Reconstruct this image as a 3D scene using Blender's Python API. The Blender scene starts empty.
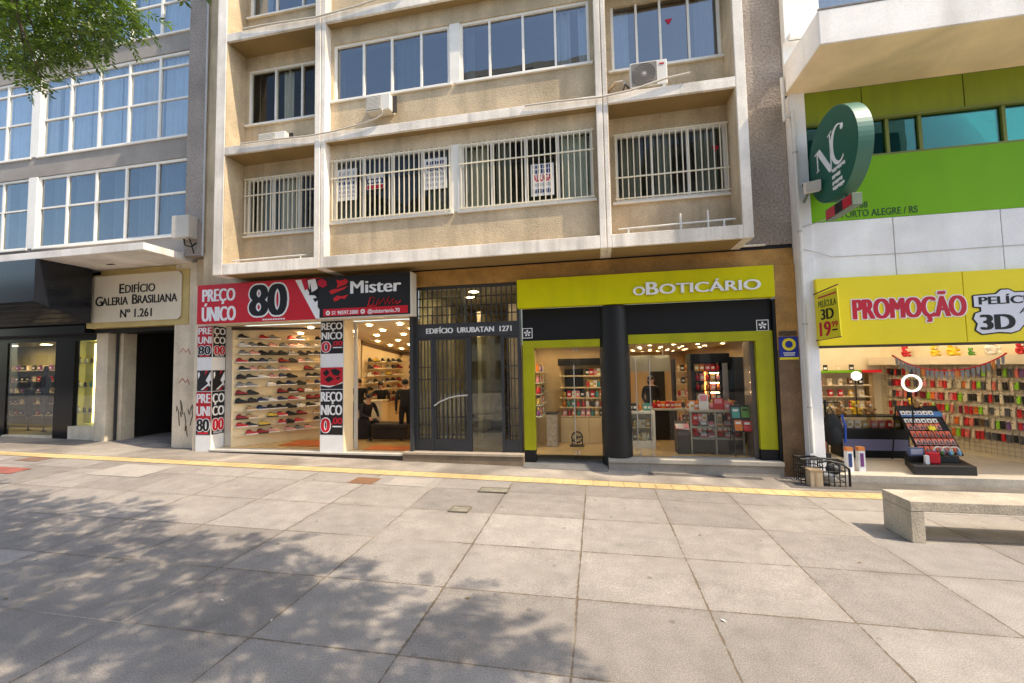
import bpy, bmesh, math, random
from math import radians as R, sin, cos, pi
from mathutils import Vector, Matrix
random.seed(7)
scene = bpy.context.scene
COL = scene.collection

# ------------------------------------------------------------------ camera, world, sun, exposure
cam_d = bpy.data.cameras.new('camera'); cam = bpy.data.objects.new('camera', cam_d); COL.objects.link(cam)
cam_d.sensor_width = 36; cam_d.lens = 425/1024*36; cam_d.clip_start = .05; cam_d.clip_end = 2000
yaw, pit, rol = R(-11.1485), R(3.2943), R(-1.0799)
fwd = Vector((sin(yaw)*cos(pit), cos(yaw)*cos(pit), sin(pit)))
rgt = Vector((cos(yaw), -sin(yaw), 0)); up = rgt.cross(fwd)
r2 = rgt*cos(rol)+up*sin(rol); u2 = up*cos(rol)-rgt*sin(rol)
mw = Matrix((r2, u2, -fwd)).transposed().to_4x4(); mw.translation = (0, 0, 2.0)
cam.matrix_world = mw
scene.camera = cam
SUNV = Vector((.70, -.21, 1.0)).normalized()
world = bpy.data.worlds.new('World'); scene.world = world; world.use_nodes = True
wn = world.node_tree; bg = wn.nodes['Background']
sky = wn.nodes.new('ShaderNodeTexSky'); sky.sky_type = 'NISHITA'; sky.sun_disc = False
sky.sun_elevation = math.asin(SUNV.z); sky.sun_rotation = math.atan2(SUNV.x, SUNV.y)
sky.air_density = 1.2; sky.dust_density = 1.5
wn.links.new(sky.outputs[0], bg.inputs[0]); bg.inputs[1].default_value = .15
sun_d = bpy.data.lights.new('sun', 'SUN'); sun_d.energy = 2.8; sun_d.angle = R(.5); sun_d.color = (1, .86, .67)
sun = bpy.data.objects.new('sun', sun_d); COL.objects.link(sun)
sun.rotation_euler = SUNV.to_track_quat('Z', 'Y').to_euler(); sun.location = (20, -6, 30)
vs = scene.view_settings; vs.view_transform = 'Standard'; vs.look = 'None'; vs.gamma = 1; vs.exposure = 1.15

# ------------------------------------------------------------------ materials
MATS = {}
def nn(nt, t, **kw):
    n = nt.nodes.new(t)
    for k, v in kw.items(): setattr(n, k, v)
    return n
def M(name, col, rough=.6, var=.12, scale=1.5, bump=0., bscale=70, fine=.0, metal=0., spec=.4, streak=0., scol=None, patch=0., emit=0., smear=6.):
    if name in MATS: return MATS[name]
    m = bpy.data.materials.new(name); m.use_nodes = True; MATS[name] = m
    nt = m.node_tree; L = nt.links.new; b = nt.nodes['Principled BSDF']
    b.inputs['Roughness'].default_value = rough; b.inputs['Metallic'].default_value = metal
    b.inputs['Specular IOR Level'].default_value = spec
    tc = nn(nt, 'ShaderNodeTexCoord')
    rgb = nn(nt, 'ShaderNodeRGB'); rgb.outputs[0].default_value = (*col, 1)
    cur = rgb.outputs[0]
    def mult(fac_socket, lo, hi, a=.3, bb=.7):
        nonlocal cur
        mr = nn(nt, 'ShaderNodeMapRange'); mr.inputs[1].default_value = a; mr.inputs[2].default_value = bb
        mr.inputs[3].default_value = lo; mr.inputs[4].default_value = hi; L(fac_socket, mr.inputs[0])
        mx = nn(nt, 'ShaderNodeMixRGB', blend_type='MULTIPLY'); mx.inputs[0].default_value = 1
        L(cur, mx.inputs[1]); L(mr.outputs[0], mx.inputs[2]); cur = mx.outputs[0]
    if var:
        n = nn(nt, 'ShaderNodeTexNoise'); n.inputs['Scale'].default_value = scale; n.inputs['Detail'].default_value = 7
        n.inputs['Roughness'].default_value = .65
        L(tc.outputs['Object'], n.inputs['Vector']); mult(n.outputs[0], 1-var, 1+var)
    if patch:
        n = nn(nt, 'ShaderNodeTexNoise'); n.inputs['Scale'].default_value = .55; n.inputs['Detail'].default_value = 3
        n.inputs['Distortion'].default_value = .8
        L(tc.outputs['Object'], n.inputs['Vector']); mult(n.outputs[0], 1-patch, 1+patch*.6, .42, .58)
    if streak:
        mp = nn(nt, 'ShaderNodeMapping'); mp.inputs['Scale'].default_value = (smear, smear, .35)
        L(tc.outputs['Object'], mp.inputs[0])
        n = nn(nt, 'ShaderNodeTexNoise'); n.inputs['Scale'].default_value = 1; n.inputs['Detail'].default_value = 5
        L(mp.outputs[0], n.inputs['Vector'])
        mr = nn(nt, 'ShaderNodeMapRange'); mr.inputs[1].default_value = .46; mr.inputs[2].default_value = .74
        mr.inputs[3].default_value = 0; mr.inputs[4].default_value = streak; L(n.outputs[0], mr.inputs[0])
        mx = nn(nt, 'ShaderNodeMixRGB'); L(mr.outputs[0], mx.inputs[0]); L(cur, mx.inputs[1])
        mx.inputs[2].default_value = (*(scol or (.08, .07, .055)), 1); cur = mx.outputs[0]
    if fine or bump:
        nf = nn(nt, 'ShaderNodeTexNoise'); nf.inputs['Scale'].default_value = bscale; nf.inputs['Detail'].default_value = 4
        L(tc.outputs['Object'], nf.inputs['Vector'])
        if fine: mult(nf.outputs[0], 1-fine, 1+fine)
        if bump:
            bp = nn(nt, 'ShaderNodeBump'); bp.inputs['Strength'].default_value = bump; bp.inputs['Distance'].default_value = .02
            L(nf.outputs[0], bp.inputs['Height']); L(bp.outputs[0], b.inputs['Normal'])
    L(cur, b.inputs['Base Color'])
    if emit:
        L(cur, b.inputs['Emission Color']); b.inputs['Emission Strength'].default_value = emit
    return m
def lamp_mat(name, col, strength):
    m = bpy.data.materials.new(name); m.use_nodes = True; nt = m.node_tree; nt.nodes.clear()
    e = nn(nt, 'ShaderNodeEmission'); e.inputs[0].default_value = (*col, 1); e.inputs[1].default_value = strength
    o = nn(nt, 'ShaderNodeOutputMaterial'); nt.links.new(e.outputs[0], o.inputs[0]); return m
def glass_mat(name, tint, mul=1.5, add=.04, wave=.0, wscale=1.2, gcol=(1, 1, 1)):
    m = bpy.data.materials.new(name); m.use_nodes = True; nt = m.node_tree; nt.nodes.clear(); L = nt.links.new
    t = nn(nt, 'ShaderNodeBsdfTransparent'); t.inputs[0].default_value = (*tint, 1)
    g = nn(nt, 'ShaderNodeBsdfGlossy'); g.inputs['Roughness'].default_value = .0; g.inputs[0].default_value = (*gcol, 1)
    fr = nn(nt, 'ShaderNodeFresnel'); fr.inputs[0].default_value = 1.5
    ma = nn(nt, 'ShaderNodeMath', operation='MULTIPLY_ADD', use_clamp=True); ma.inputs[1].default_value = mul; ma.inputs[2].default_value = add
    L(fr.outputs[0], ma.inputs[0])
    mx = nn(nt, 'ShaderNodeMixShader'); L(ma.outputs[0], mx.inputs[0]); L(t.outputs[0], mx.inputs[1]); L(g.outputs[0], mx.inputs[2])
    if wave:
        tc = nn(nt, 'ShaderNodeTexCoord'); n = nn(nt, 'ShaderNodeTexNoise'); n.inputs['Scale'].default_value = wscale
        L(tc.outputs['Object'], n.inputs['Vector']); bp = nn(nt, 'ShaderNodeBump'); bp.inputs['Strength'].default_value = wave
        bp.inputs['Distance'].default_value = .05; L(n.outputs[0], bp.inputs['Height']); L(bp.outputs[0], g.inputs['Normal'])
    o = nn(nt, 'ShaderNodeOutputMaterial'); L(mx.outputs[0], o.inputs[0]); return m

STUCCO = M('beige_stucco', (.61, .485, .32), .85, .20, 1.1, .45, 45, .13, spec=.2, streak=.42, scol=(.25, .195, .115), patch=.16, smear=4.)
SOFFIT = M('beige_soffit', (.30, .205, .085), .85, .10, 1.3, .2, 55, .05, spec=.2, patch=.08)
FRAME = M('pale_concrete', (.86, .79, .69), .8, .14, 1.7, .30, 60, .12, spec=.25, streak=.40, scol=(.26, .22, .17), patch=.14)
PEBBLE = M('grey_pebbledash', (.33, .285, .245), .9, .16, 1.2, 1.0, 28, .32, spec=.2, patch=.10)
GREYSTUC = M('grey_stucco', (.34, .31, .275), .9, .12, 1.4, .5, 60, .15, spec=.2, patch=.08)
MARBLE = M('brown_granite', (.16, .095, .045), .30, .30, 3.2, .05, 40, .25, spec=.5, patch=.25)
OCHRE = M('ochre_marble', (.40, .215, .05), .40, .30, 3.0, .05, 35, .2, spec=.5, patch=.25)
STEPSTONE = M('grey_step_stone', (.30, .27, .23), .7, .15, 2.5, .2, 60, .15, patch=.15)
WHITEWALL = M('dirty_white_wall', (.84, .84, .84), .7, .06, 1.0, .05, 40, .04, spec=.3, streak=.24, scol=(.45, .40, .32), patch=.08, smear=2.6)
CANOPYW = M('weathered_canopy_white', (.84, .80, .74), .75, .08, 1.2, .04, 40, .06, spec=.25, streak=.40, scol=(.38, .33, .26), patch=.10, smear=2.6)
CANSOF = M('canopy_underside', (.88, .70, .44), .8, .10, 1.0, .03, 40, .04, spec=.2, patch=.12)
WFRAME = M('white_window_frame', (.86, .82, .73), .5, .06, 3, spec=.4)
CREAMBAR = M('cream_bars', (.78, .70, .52), .5, .06, 4)
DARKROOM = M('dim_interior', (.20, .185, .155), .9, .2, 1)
CURTW = M('pale_curtain', (.78, .79, .78), .9, .06, 3)
CURTB = M('blue_curtain', (.74, .82, .88), .9, .10, 2)
CURTG = M('grey_curtain', (.30, .33, .34), .9, .08, 3)
BLACK = M('black_paint', (.008, .008, .009), .5, .15, 2)
CHAR = M('charcoal_metal', (.040, .042, .046), .5, .2, 2.5, .05, 80, .1)
CHARBAND = M('charcoal_panel', (.009, .0095, .011), .5, .12, 2, spec=.25)
BLKGLOSS = M('black_granite', (.010, .010, .011), .16, .2, 3, spec=.22)
LIME = M('lime_green_paint', (.60, .56, .002), .5, .07, 1.2, spec=.15, streak=.16, scol=(.25, .24, .01), smear=3.)
LIMED = M('lime_green_frame', (.36, .36, .010), .45, .12, 1.5, spec=.2, streak=.25, scol=(.14, .14, .02), smear=4.)
LEAFGREEN = M('bright_green_panel', (.175, .41, .008), .5, .05, .8, spec=.15, streak=.16, scol=(.09, .2, .02), smear=2.2)
SHADEGREEN = M('shaded_green_panel', (.21, .27, .008), .55, .10, 1, streak=.2, scol=(.08, .09, .02))  # green band under the canopy, its shade put into the darker colour
YELLOW = M('yellow_banner', (.80, .66, .02), .5, .05, .9, spec=.25)
RED = M('red_vinyl', (.56, .008, .02), .45, .05, 1.5)
SIGNBLK = M('black_vinyl', (.011, .010, .010), .5, .1, 1.5)
WHITE = M('white_lettering', (.82, .82, .82), .5, .03, 3)
CRIMSON = M('crimson_lettering', (.50, .006, .03), .5, .04, 3)
INK = M('ink_black', (.006, .006, .007), .6, .1, 3)
NAVY = M('navy_ink', (.02, .04, .16), .6, .1, 3)
BLUE = M('blue_plate', (.01, .03, .28), .4, .05, 3)
PYEL = M('plate_yellow', (.80, .66, .02), .4, .04, 3)
PAPER = M('white_paper', (.78, .78, .77), .7, .05, 4)
GREYINK = M('faint_grey_print', (.42, .42, .46), .7, .2, 30)
DGREEN = M('dark_green_sign', (.013, .105, .068), .4, .02, 1.5, spec=.25)
RIMGREEN = M('green_sign_rim', (.05, .16, .11), .4, .1, 2, spec=.5)
BRASS = M('brass_frame', (.55, .42, .16), .4, .14, 3, metal=.3)
CREAMPLATE = M('cream_sign_plate', (.70, .63, .49), .4, .05, 1.5)
TRAV = M('worn_marble', (.76, .66, .50), .45, .16, 2.2, .06, 30, .08, streak=.25, scol=(.3, .24, .17), patch=.14)
CONCB = M('bench_concrete', (.46, .40, .31), .8, .22, 2.5, .4, 70, .22, spec=.25, patch=.14, streak=.25, scol=(.22, .18, .13))
STEEL = M('steel', (.45, .45, .46), .3, .1, 3, metal=.9)
GREYPL = M('grey_plastic', (.52, .52, .50), .5, .06, 4)
ACW = M('ac_white', (.74, .71, .63), .5, .06, 3, streak=.12, scol=(.35, .3, .22))
FANGR = M('fan_grille_grey', (.20, .18, .155), .6, .1, 6)
PIPEW = M('white_pipe', (.72, .70, .65), .5, .08, 4, streak=.2, scol=(.4, .34, .26))
HOSE = M('dull_hose', (.60, .55, .46), .6, .1, 4)
BOTW = M('tan_shop_wall', (.52, .38, .20), .6, .06, 1.5)
CREAMW = M('cream_shop_wall', (.80, .66, .42), .7, .04, 1.5)
SHOPFL = M('amber_shop_floor', (.55, .38, .15), .22, .12, 1.4, spec=.5, patch=.06)
SHOPCE = M('cream_shop_ceiling', (.74, .62, .42), .8, .03, 1)
ORMAT = M('orange_floor_mat', (.52, .14, .03), .8, .2, 5)
BOTFL = M('tan_shop_floor', (.52, .38, .19), .18, .08, 1, spec=.5)
GREYFL = M('grey_shop_floor', (.45, .40, .33), .55, .12, 1.2, .1, 40, .06, patch=.1)
GLASSW = glass_mat('window_glass', (.72, .80, .86), 1.9, .10, .05, 1.0)
GLASSB = glass_mat('blue_window_glass', (.92, .97, 1), 1.6, .18, .20, 1.3, (.97, .99, 1))
GLASSD = glass_mat('dusty_window_glass', (.74, .80, .82), 1.4, .10, .20, 1.3, (.9, .95, 1))
GLASSF = glass_mat('dull_window_glass', (.80, .80, .68), .7, .0, .05, 1.0)
GLASSL = glass_mat('display_glass', (.97, .98, .97), .16, .0, .02)
GLASSS = glass_mat('shop_glass', (.97, .98, .97), .38, .0, .02)
TEALG = glass_mat('teal_glass', (.30, .66, .58), .6, .03, .06, 1.0, (.7, 1, .95))
WARML = lamp_mat('warm_downlight', (1, .72, .38), 40)
WARM2 = lamp_mat('warm_spotlight', (1, .74, .42), 66)
COOLL = lamp_mat('pale_tube_light', (1, .84, .58), 26)
RINGL = lamp_mat('ring_glow', (1, .97, .92), 1.2)
LEDST = lamp_mat('yellow_led_strip', (1, .85, .30), 4)
LEDRED = lamp_mat('red_shelf_light', (1, .25, .05), 3.0)

# ------------------------------------------------------------------ mesh building
ORG = {}
class MB:
    def __init__(s): s.V, s.F, s.I, s.S = [], [], [], []
    def add(s, v, f, mi=0, sm=False):
        n = len(s.V); s.V += [tuple(p) for p in v]
        for q in f: s.F.append([i+n for i in q]); s.I.append(mi); s.S.append(sm)
        return s
    def box(s, x0, x1, y0, y1, z0, z1, mi=0, rz=0, rx=0, ry=0):
        v = [Vector((x, y, z)) for z in (z0, z1) for y in (y0, y1) for x in (x0, x1)]
        if rz or rx or ry:
            c = Vector(((x0+x1)/2, (y0+y1)/2, (z0+z1)/2))
            m = Matrix.Rotation(rz, 3, 'Z') @ Matrix.Rotation(ry, 3, 'Y') @ Matrix.Rotation(rx, 3, 'X'); v = [m @ (p-c)+c for p in v]
        return s.add(v, [(0, 2, 3, 1), (4, 5, 7, 6), (0, 1, 5, 4), (2, 6, 7, 3), (0, 4, 6, 2), (1, 3, 7, 5)], mi)
    def hexa(s, b, t, mi=0):          # bottom quad, top quad
        return s.add(list(b)+list(t), [(3, 2, 1, 0), (4, 5, 6, 7), (0, 1, 5, 4), (1, 2, 6, 5), (2, 3, 7, 6), (3, 0, 4, 7)], mi)
    def prism(s, pts, O, U, V, N, d, mi=0):   # 2D outline in plane O+u*U+v*V, extruded d along N
        O, U, V, N = map(Vector, (O, U, V, N)); n = len(pts)
        a = [O+U*p[0]+V*p[1] for p in pts]; b = [p+N*d for p in a]
        return s.add(a+b, [list(range(n))[::-1], list(range(n, 2*n))]+[(i, (i+1) % n, n+(i+1) % n, n+i) for i in range(n)], mi)
    def ring(s, r0, r1, O, U, V, N, d, mi=0, n=32, a0=0, a1=2*pi):
        O, U, V, N = map(Vector, (O, U, V, N)); v = []; f = []; full = abs(a1-a0-2*pi) < 1e-6; k = n if full else n+1
        for i in range(k):
            a = a0+(a1-a0)*i/n; c = U*cos(a)+V*sin(a)
            v += [O+c*r0, O+c*r1, O+c*r1+N*d, O+c*r0+N*d]
        for i in range(n):
            p, q = 4*i, 4*((i+1) % k)
            for j in range(4): f.append((p+j, p+(j+1) % 4, q+(j+1) % 4, q+j))
        if not full: f += [(0, 1, 2, 3), (4*n+3, 4*n+2, 4*n+1, 4*n)]
        return s.add(v, f, mi, False)
    def tube(s, path, r, n=8, mi=0, sm=True, cap=True):
        path = [Vector(p) for p in path]; rs = r if isinstance(r, (list, tuple)) else [r]*len(path); v = []; f = []
        for i, p in enumerate(path):
            t = (path[min(i+1, len(path)-1)]-path[max(i-1, 0)]).normalized()
            a = t.cross(Vector((0, 0, 1))) if abs(t.z) < .95 else t.cross(Vector((0, 1, 0)))
            a.normalize(); b = t.cross(a)
            for k in range(n):
                g = 2*pi*k/n; v.append(p+(a*cos(g)+b*sin(g))*rs[i])
        for i in range(len(path)-1):
            for k in range(n): f.append((i*n+k, i*n+(k+1) % n, (i+1)*n+(k+1) % n, (i+1)*n+k))
        s.add(v, f, mi, sm)
        if cap: s.add(v[:n], [list(range(n))[::-1]], mi); s.add(v[-n:], [list(range(n))], mi)
        return s
    def lathe(s, prof, c, n=20, mi=0, sm=True, sx=1, sy=1):
        v = []; f = []; m = len(prof)
        for k in range(n):
            a = 2*pi*k/n; v += [(c[0]+r*cos(a)*sx, c[1]+r*sin(a)*sy, c[2]+z) for r, z in prof]
        for k in range(n):
            for j in range(m-1): f.append((k*m+j, ((k+1) % n)*m+j, ((k+1) % n)*m+j+1, k*m+j+1))
        s.add(v, f, mi, sm)
        for j, z in ((0, 0), (m-1, 1)):
            if prof[j][0] > 1e-4: s.add([v[k*m+j] for k in range(n)], [list(range(n))], mi)
        return s
    def ball(s, c, r, mi=0, nu=10, nv=6, m=None):
        rx, ry, rz = r if isinstance(r, (list, tuple)) else (r, r, r); v = []; f = []
        for j in range(nv+1):
            t = pi*j/nv
            for k in range(nu):
                a = 2*pi*k/nu; p = Vector((rx*sin(t)*cos(a), ry*sin(t)*sin(a), rz*cos(t)))
                if m: p = m @ p
                v.append(Vector(c)+p)
        for j in range(nv):
            for k in range(nu): f.append((j*nu+k, j*nu+(k+1) % nu, (j+1)*nu+(k+1) % nu, (j+1)*nu+k))
        return s.add(v, f, mi, True)
    def text(s, t, O, U, N, h, w=None, off=0., ref=None, depth=.004, mi=0, lift=0., sp=1.0, V=(0, 0, 1), shear=0., fat=0., halo=0.):
        vs_, fs_, x0, x1, cap = font_mesh(t, off, sp, shear)
        if ref is not None: _, _, x0, x1, _ = font_mesh(t, ref, sp, shear)
        O, U, N, V = map(Vector, (O, U, N, V)); ky = h/cap; kx = w/(x1-x0) if w else ky
        sh = [(0, 0)]
        if fat: sh += [(-fat*h, 0), (fat*h, 0)]
        if halo: sh = [(halo*h*cos(2*pi*k/10)+q, halo*h*sin(2*pi*k/10)) for k in range(10) for q in ((-fat*h, fat*h) if fat else (0,))]
        for i, (a, c) in enumerate(sh):
            l = lift+.0002*i
            s.add([O+U*((p[0]-x0)*kx+a)+V*(p[1]*ky+c)+N*(l+(depth if p[2] > 0 else 0)) for p in vs_], fs_, mi)
        return s
    def obj(s, name, mats, parent=None, loc=None, bevel=0, clean=True, **props):
        me = bpy.data.meshes.new(name)
        if parent is not None: o0 = ORG[parent.name]
        elif loc is not None: o0 = Vector(loc)
        else:
            xs, ys, zs = zip(*s.V); o0 = Vector(((min(xs)+max(xs))/2, (min(ys)+max(ys))/2, min(zs)))
        me.from_pydata([tuple(Vector(p)-o0) for p in s.V], [], s.F)
        if not isinstance(mats, (list, tuple)): mats = [mats]
        for m in mats: me.materials.append(m)
        me.polygons.foreach_set('material_index', s.I); me.polygons.foreach_set('use_smooth', s.S)
        if clean:
            b = bmesh.new(); b.from_mesh(me); bmesh.ops.recalc_face_normals(b, faces=b.faces[:]); b.to_mesh(me); b.free()
        me.update()
        o = bpy.data.objects.new(name, me); COL.objects.link(o)
        if parent is not None: o.parent = parent
        else: o.location = o0
        ORG[o.name] = o0
        if bevel:
            bv = o.modifiers.new('bevel', 'BEVEL'); bv.width = bevel; bv.segments = 2; bv.limit_method = 'ANGLE'
        for k, v in props.items(): o[k] = v
        return o
FONT = {}
def font_mesh(t, off, sp, shear):
    key = (t, round(off, 4), sp, shear)
    if key in FONT: return FONT[key]
    def grab(t):
        c = bpy.data.curves.new('lettering', 'FONT'); c.body = t; c.offset = off; c.extrude = .01; c.space_character = sp; c.shear = shear
        c.resolution_u = 4
        o = bpy.data.objects.new('lettering', c); COL.objects.link(o)
        dg = bpy.context.evaluated_depsgraph_get(); dg.update()
        me = bpy.data.meshes.new_from_object(o.evaluated_get(dg))
        vs_ = [tuple(v.co) for v in me.vertices]; fs_ = [list(p.vertices) for p in me.polygons]
        bpy.data.objects.remove(o); bpy.data.curves.remove(c); bpy.data.meshes.remove(me)
        return vs_, fs_
    v, f = grab(t); xs = [p[0] for p in v]
    if ('cap', 0) not in FONT:
        o2 = off; hv = None
        c = bpy.data.curves.new('lettering', 'FONT'); c.body = 'H'; o = bpy.data.objects.new('lettering', c); COL.objects.link(o)
        dg = bpy.context.evaluated_depsgraph_get(); dg.update(); me = bpy.data.meshes.new_from_object(o.evaluated_get(dg))
        FONT[('cap', 0)] = max(p.co.y for p in me.vertices)
        bpy.data.objects.remove(o); bpy.data.curves.remove(c); bpy.data.meshes.remove(me)
    FONT[key] = (v, f, min(xs), max(xs), FONT[('cap', 0)]); return FONT[key]
def thing(name, label, cat, loc=(0, 0, 0), group=None):
    o = bpy.data.objects.new(name, None); COL.objects.link(o); o.location = loc; o.empty_display_size = .1
    o['label'] = label; o['category'] = cat; ORG[o.name] = Vector(loc)
    if group: o['group'] = group
    return o
def dup(o, loc, label=None, rz=None, parent=None):
    c = o.copy(); COL.objects.link(c)
    if parent: c.parent = parent
    else:
        c.location = loc; ORG[c.name] = Vector(loc)
        if rz is not None: c.rotation_euler = (0, 0, rz)
        if label: c['label'] = label
    for ch in [k for k in bpy.data.objects if k.parent == o]: dup(ch, None, parent=c)
    return c
def inst(name, mesh, loc, label, cat, group=None, rz=0, rx=0, ry=0):
    o = bpy.data.objects.new(name, mesh); COL.objects.link(o); o.location = loc; o.rotation_euler = (rx, ry, rz)
    o['label'] = label; o['category'] = cat
    if group: o['group'] = group
    return o
_U = 'first second third fourth fifth sixth seventh eighth ninth tenth eleventh twelfth thirteenth fourteenth fifteenth sixteenth seventeenth eighteenth nineteenth'.split()
_T = {20: 'twent', 30: 'thirt', 40: 'fort', 50: 'fift'}
def ordn(n):
    if n < 20: return _U[n-1]
    t = n//10*10
    return _T[t]+'ieth' if n == t else _T[t]+'y-'+_U[n-t-1]
X_, Y_, Z_ = Vector((1, 0, 0)), Vector((0, 1, 0)), Vector((0, 0, 1)); F_ = Vector((0, -1, 0))
def gz(x, y=8.0):
    f = min(max((y-3.0)/4.2, 0), 1); f = f*f*(3-2*f)
    return .0165*min(max(3.1-x, 0), 23)*f

# ------------------------------------------------------------------ ground
def paving_mat():
    m = bpy.data.materials.new('stone_slab_paving'); m.use_nodes = True; nt = m.node_tree; L = nt.links.new; b = nt.nodes['Principled BSDF']
    b.inputs['Roughness'].default_value = .8; b.inputs['Specular IOR Level'].default_value = .25
    tc = nn(nt, 'ShaderNodeTexCoord'); sx = nn(nt, 'ShaderNodeSeparateXYZ'); L(tc.outputs['Object'], sx.inputs[0])
    def ma(op, a, bb, c=None, clamp=False):
        n = nn(nt, 'ShaderNodeMath', operation=op, use_clamp=clamp)
        for i, v in enumerate((a, bb, c)):
            if v is None: continue
            if isinstance(v, (int, float)): n.inputs[i].default_value = v
            else: L(v, n.inputs[i])
        return n.outputs[0]
    wob = nn(nt, 'ShaderNodeTexNoise'); wob.inputs['Scale'].default_value = .9; L(tc.outputs['Object'], wob.inputs['Vector'])
    dx = ma('ADD', sx.outputs[0], .22)
    neg = ma('LESS_THAN', dx, 0.0)
    per = ma('MULTIPLY_ADD', neg, -.1176, .952)          # slabs 1.05 wide on the right, 1.2 on the left
    u = ma('MULTIPLY', dx, per)
    u = ma('ADD', u, ma('MULTIPLY_ADD', wob.outputs[0], .02, -.01))
    v = ma('MULTIPLY', ma('ADD', sx.outputs[1], -3.78), 1.09)
    v = ma('ADD', v, ma('MULTIPLY_ADD', wob.outputs[0], -.02, .01))
    fu, fv = ma('FLOOR', u, 0), ma('FLOOR', v, 0)
    cu, cv = ma('FRACT', u, 0), ma('FRACT', v, 0)
    eu = ma('MINIMUM', cu, ma('SUBTRACT', 1, cu)); ev = ma('MINIMUM', cv, ma('SUBTRACT', 1, cv)); e = ma('MINIMUM', eu, ev)
    en = nn(nt, 'ShaderNodeTexNoise'); en.inputs['Scale'].default_value = 22; L(tc.outputs['Object'], en.inputs['Vector'])
    en2 = nn(nt, 'ShaderNodeTexNoise'); en2.inputs['Scale'].default_value = 3.1; L(tc.outputs['Object'], en2.inputs['Vector'])
    e2 = ma('ADD', e, ma('MULTIPLY_ADD', en.outputs[0], .022, -.011)); e2 = ma('ADD', e2, ma('MULTIPLY_ADD', en2.outputs[0], .016, -.008))
    joint = nn(nt, 'ShaderNodeMapRange'); joint.inputs[1].default_value = .003; joint.inputs[2].default_value = .010; L(e2, joint.inputs[0])
    # some joints are filled with pale mortar
    jn = nn(nt, 'ShaderNodeTexNoise'); jn.inputs['Scale'].default_value = .55; L(tc.outputs['Object'], jn.inputs['Vector'])
    jmix = nn(nt, 'ShaderNodeMapRange'); jmix.inputs[1].default_value = .56; jmix.inputs[2].default_value = .66; L(jn.outputs[0], jmix.inputs[0])
    cid = nn(nt, 'ShaderNodeCombineXYZ'); L(fu, cid.inputs[0]); L(fv, cid.inputs[1])
    wn_ = nn(nt, 'ShaderNodeTexWhiteNoise', noise_dimensions='3D'); L(cid.outputs[0], wn_.inputs['Vector'])
    ramp = nn(nt, 'ShaderNodeValToRGB'); L(wn_.outputs['Value'], ramp.inputs[0]); cr = ramp.color_ramp
    cr.interpolation = 'CONSTANT'
    cr.elements[0].position = 0; cr.elements[0].color = (.242, .217, .193, 1)
    cr.elements[1].position = .26; cr.elements[1].color = (.288, .260, .232, 1)
    for p, c in ((.5, (.296, .266, .236, 1)), (.72, (.322, .292, .262, 1)), (.86, (.262, .235, .209, 1))):
        el = cr.elements.new(p); el.color = c
    cur = ramp.outputs[0]
    def mult(sock, lo, hi, a=.3, bb=.7):
        nonlocal cur
        mr = nn(nt, 'ShaderNodeMapRange'); mr.inputs[1].default_value = a; mr.inputs[2].default_value = bb
        mr.inputs[3].default_value = lo; mr.inputs[4].default_value = hi; L(sock, mr.inputs[0])
        mx = nn(nt, 'ShaderNodeMixRGB', blend_type='MULTIPLY'); mx.inputs[0].default_value = 1; L(cur, mx.inputs[1]); L(mr.outputs[0], mx.inputs[2]); cur = mx.outputs[0]
    def noise(scale, det=6, dist=0.):
        n = nn(nt, 'ShaderNodeTexNoise'); n.inputs['Scale'].default_value = scale; n.inputs['Detail'].default_value = det
        n.inputs['Distortion'].default_value = dist; L(tc.outputs['Object'], n.inputs['Vector']); return n.outputs[0]
    mult(noise(.7, 5, .6), .92, 1.07, .35, .65); mult(noise(.23, 4, 1.2), .95, 1.04, .4, .6)
    mult(noise(5, 8), .90, 1.10, .3, .7)
    g = noise(95, 3); mult(g, .72, 1.28, .3, .7)
    dirt = nn(nt, 'ShaderNodeMapRange'); dirt.inputs[1].default_value = .0; dirt.inputs[2].default_value = .07; dirt.inputs[3].default_value = .93; dirt.inputs[4].default_value = 1.; L(e2, dirt.inputs[0])
    mxd = nn(nt, 'ShaderNodeMixRGB', blend_type='MULTIPLY'); mxd.inputs[0].default_value = 1; L(cur, mxd.inputs[1]); L(dirt.outputs[0], mxd.inputs[2]); cur = mxd.outputs[0]
    mult(noise(1.9, 9, 1.5), .91, 1.02, .30, .42)
    # granite flecks
    vo = nn(nt, 'ShaderNodeTexVoronoi'); vo.inputs['Scale'].default_value = 120; L(tc.outputs['Object'], vo.inputs['Vector'])
    mult(vo.outputs['Distance'], .80, 1.04, .1, .45)
    # chewing-gum spots and stains
    v2 = nn(nt, 'ShaderNodeTexVoronoi'); v2.inputs['Scale'].default_value = 2.6; L(tc.outputs['Object'], v2.inputs['Vector'])
    sp = nn(nt, 'ShaderNodeMapRange'); sp.inputs[1].default_value = .05; sp.inputs[2].default_value = .075; sp.inputs[3].default_value = .70; sp.inputs[4].default_value = 1.
    L(v2.outputs['Distance'], sp.inputs[0])
    mx = nn(nt, 'ShaderNodeMixRGB', blend_type='MULTIPLY'); mx.inputs[0].default_value = 1; L(cur, mx.inputs[1]); L(sp.outputs[0], mx.inputs[2]); cur = mx.outputs[0]
    jc = nn(nt, 'ShaderNodeMixRGB'); L(jmix.outputs[0], jc.inputs[0]); jc.inputs[1].default_value = (.15, .115, .08, 1); jc.inputs[2].default_value = (.38, .33, .27, 1)
    mj = nn(nt, 'ShaderNodeMixRGB'); L(joint.outputs[0], mj.inputs[0]); L(jc.outputs[0], mj.inputs[1]); L(cur, mj.inputs[2])
    L(mj.outputs[0], b.inputs['Base Color'])
    h = ma('ADD', ma('MULTIPLY', joint.outputs[0], 1.0), ma('MULTIPLY', g, .35))
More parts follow.
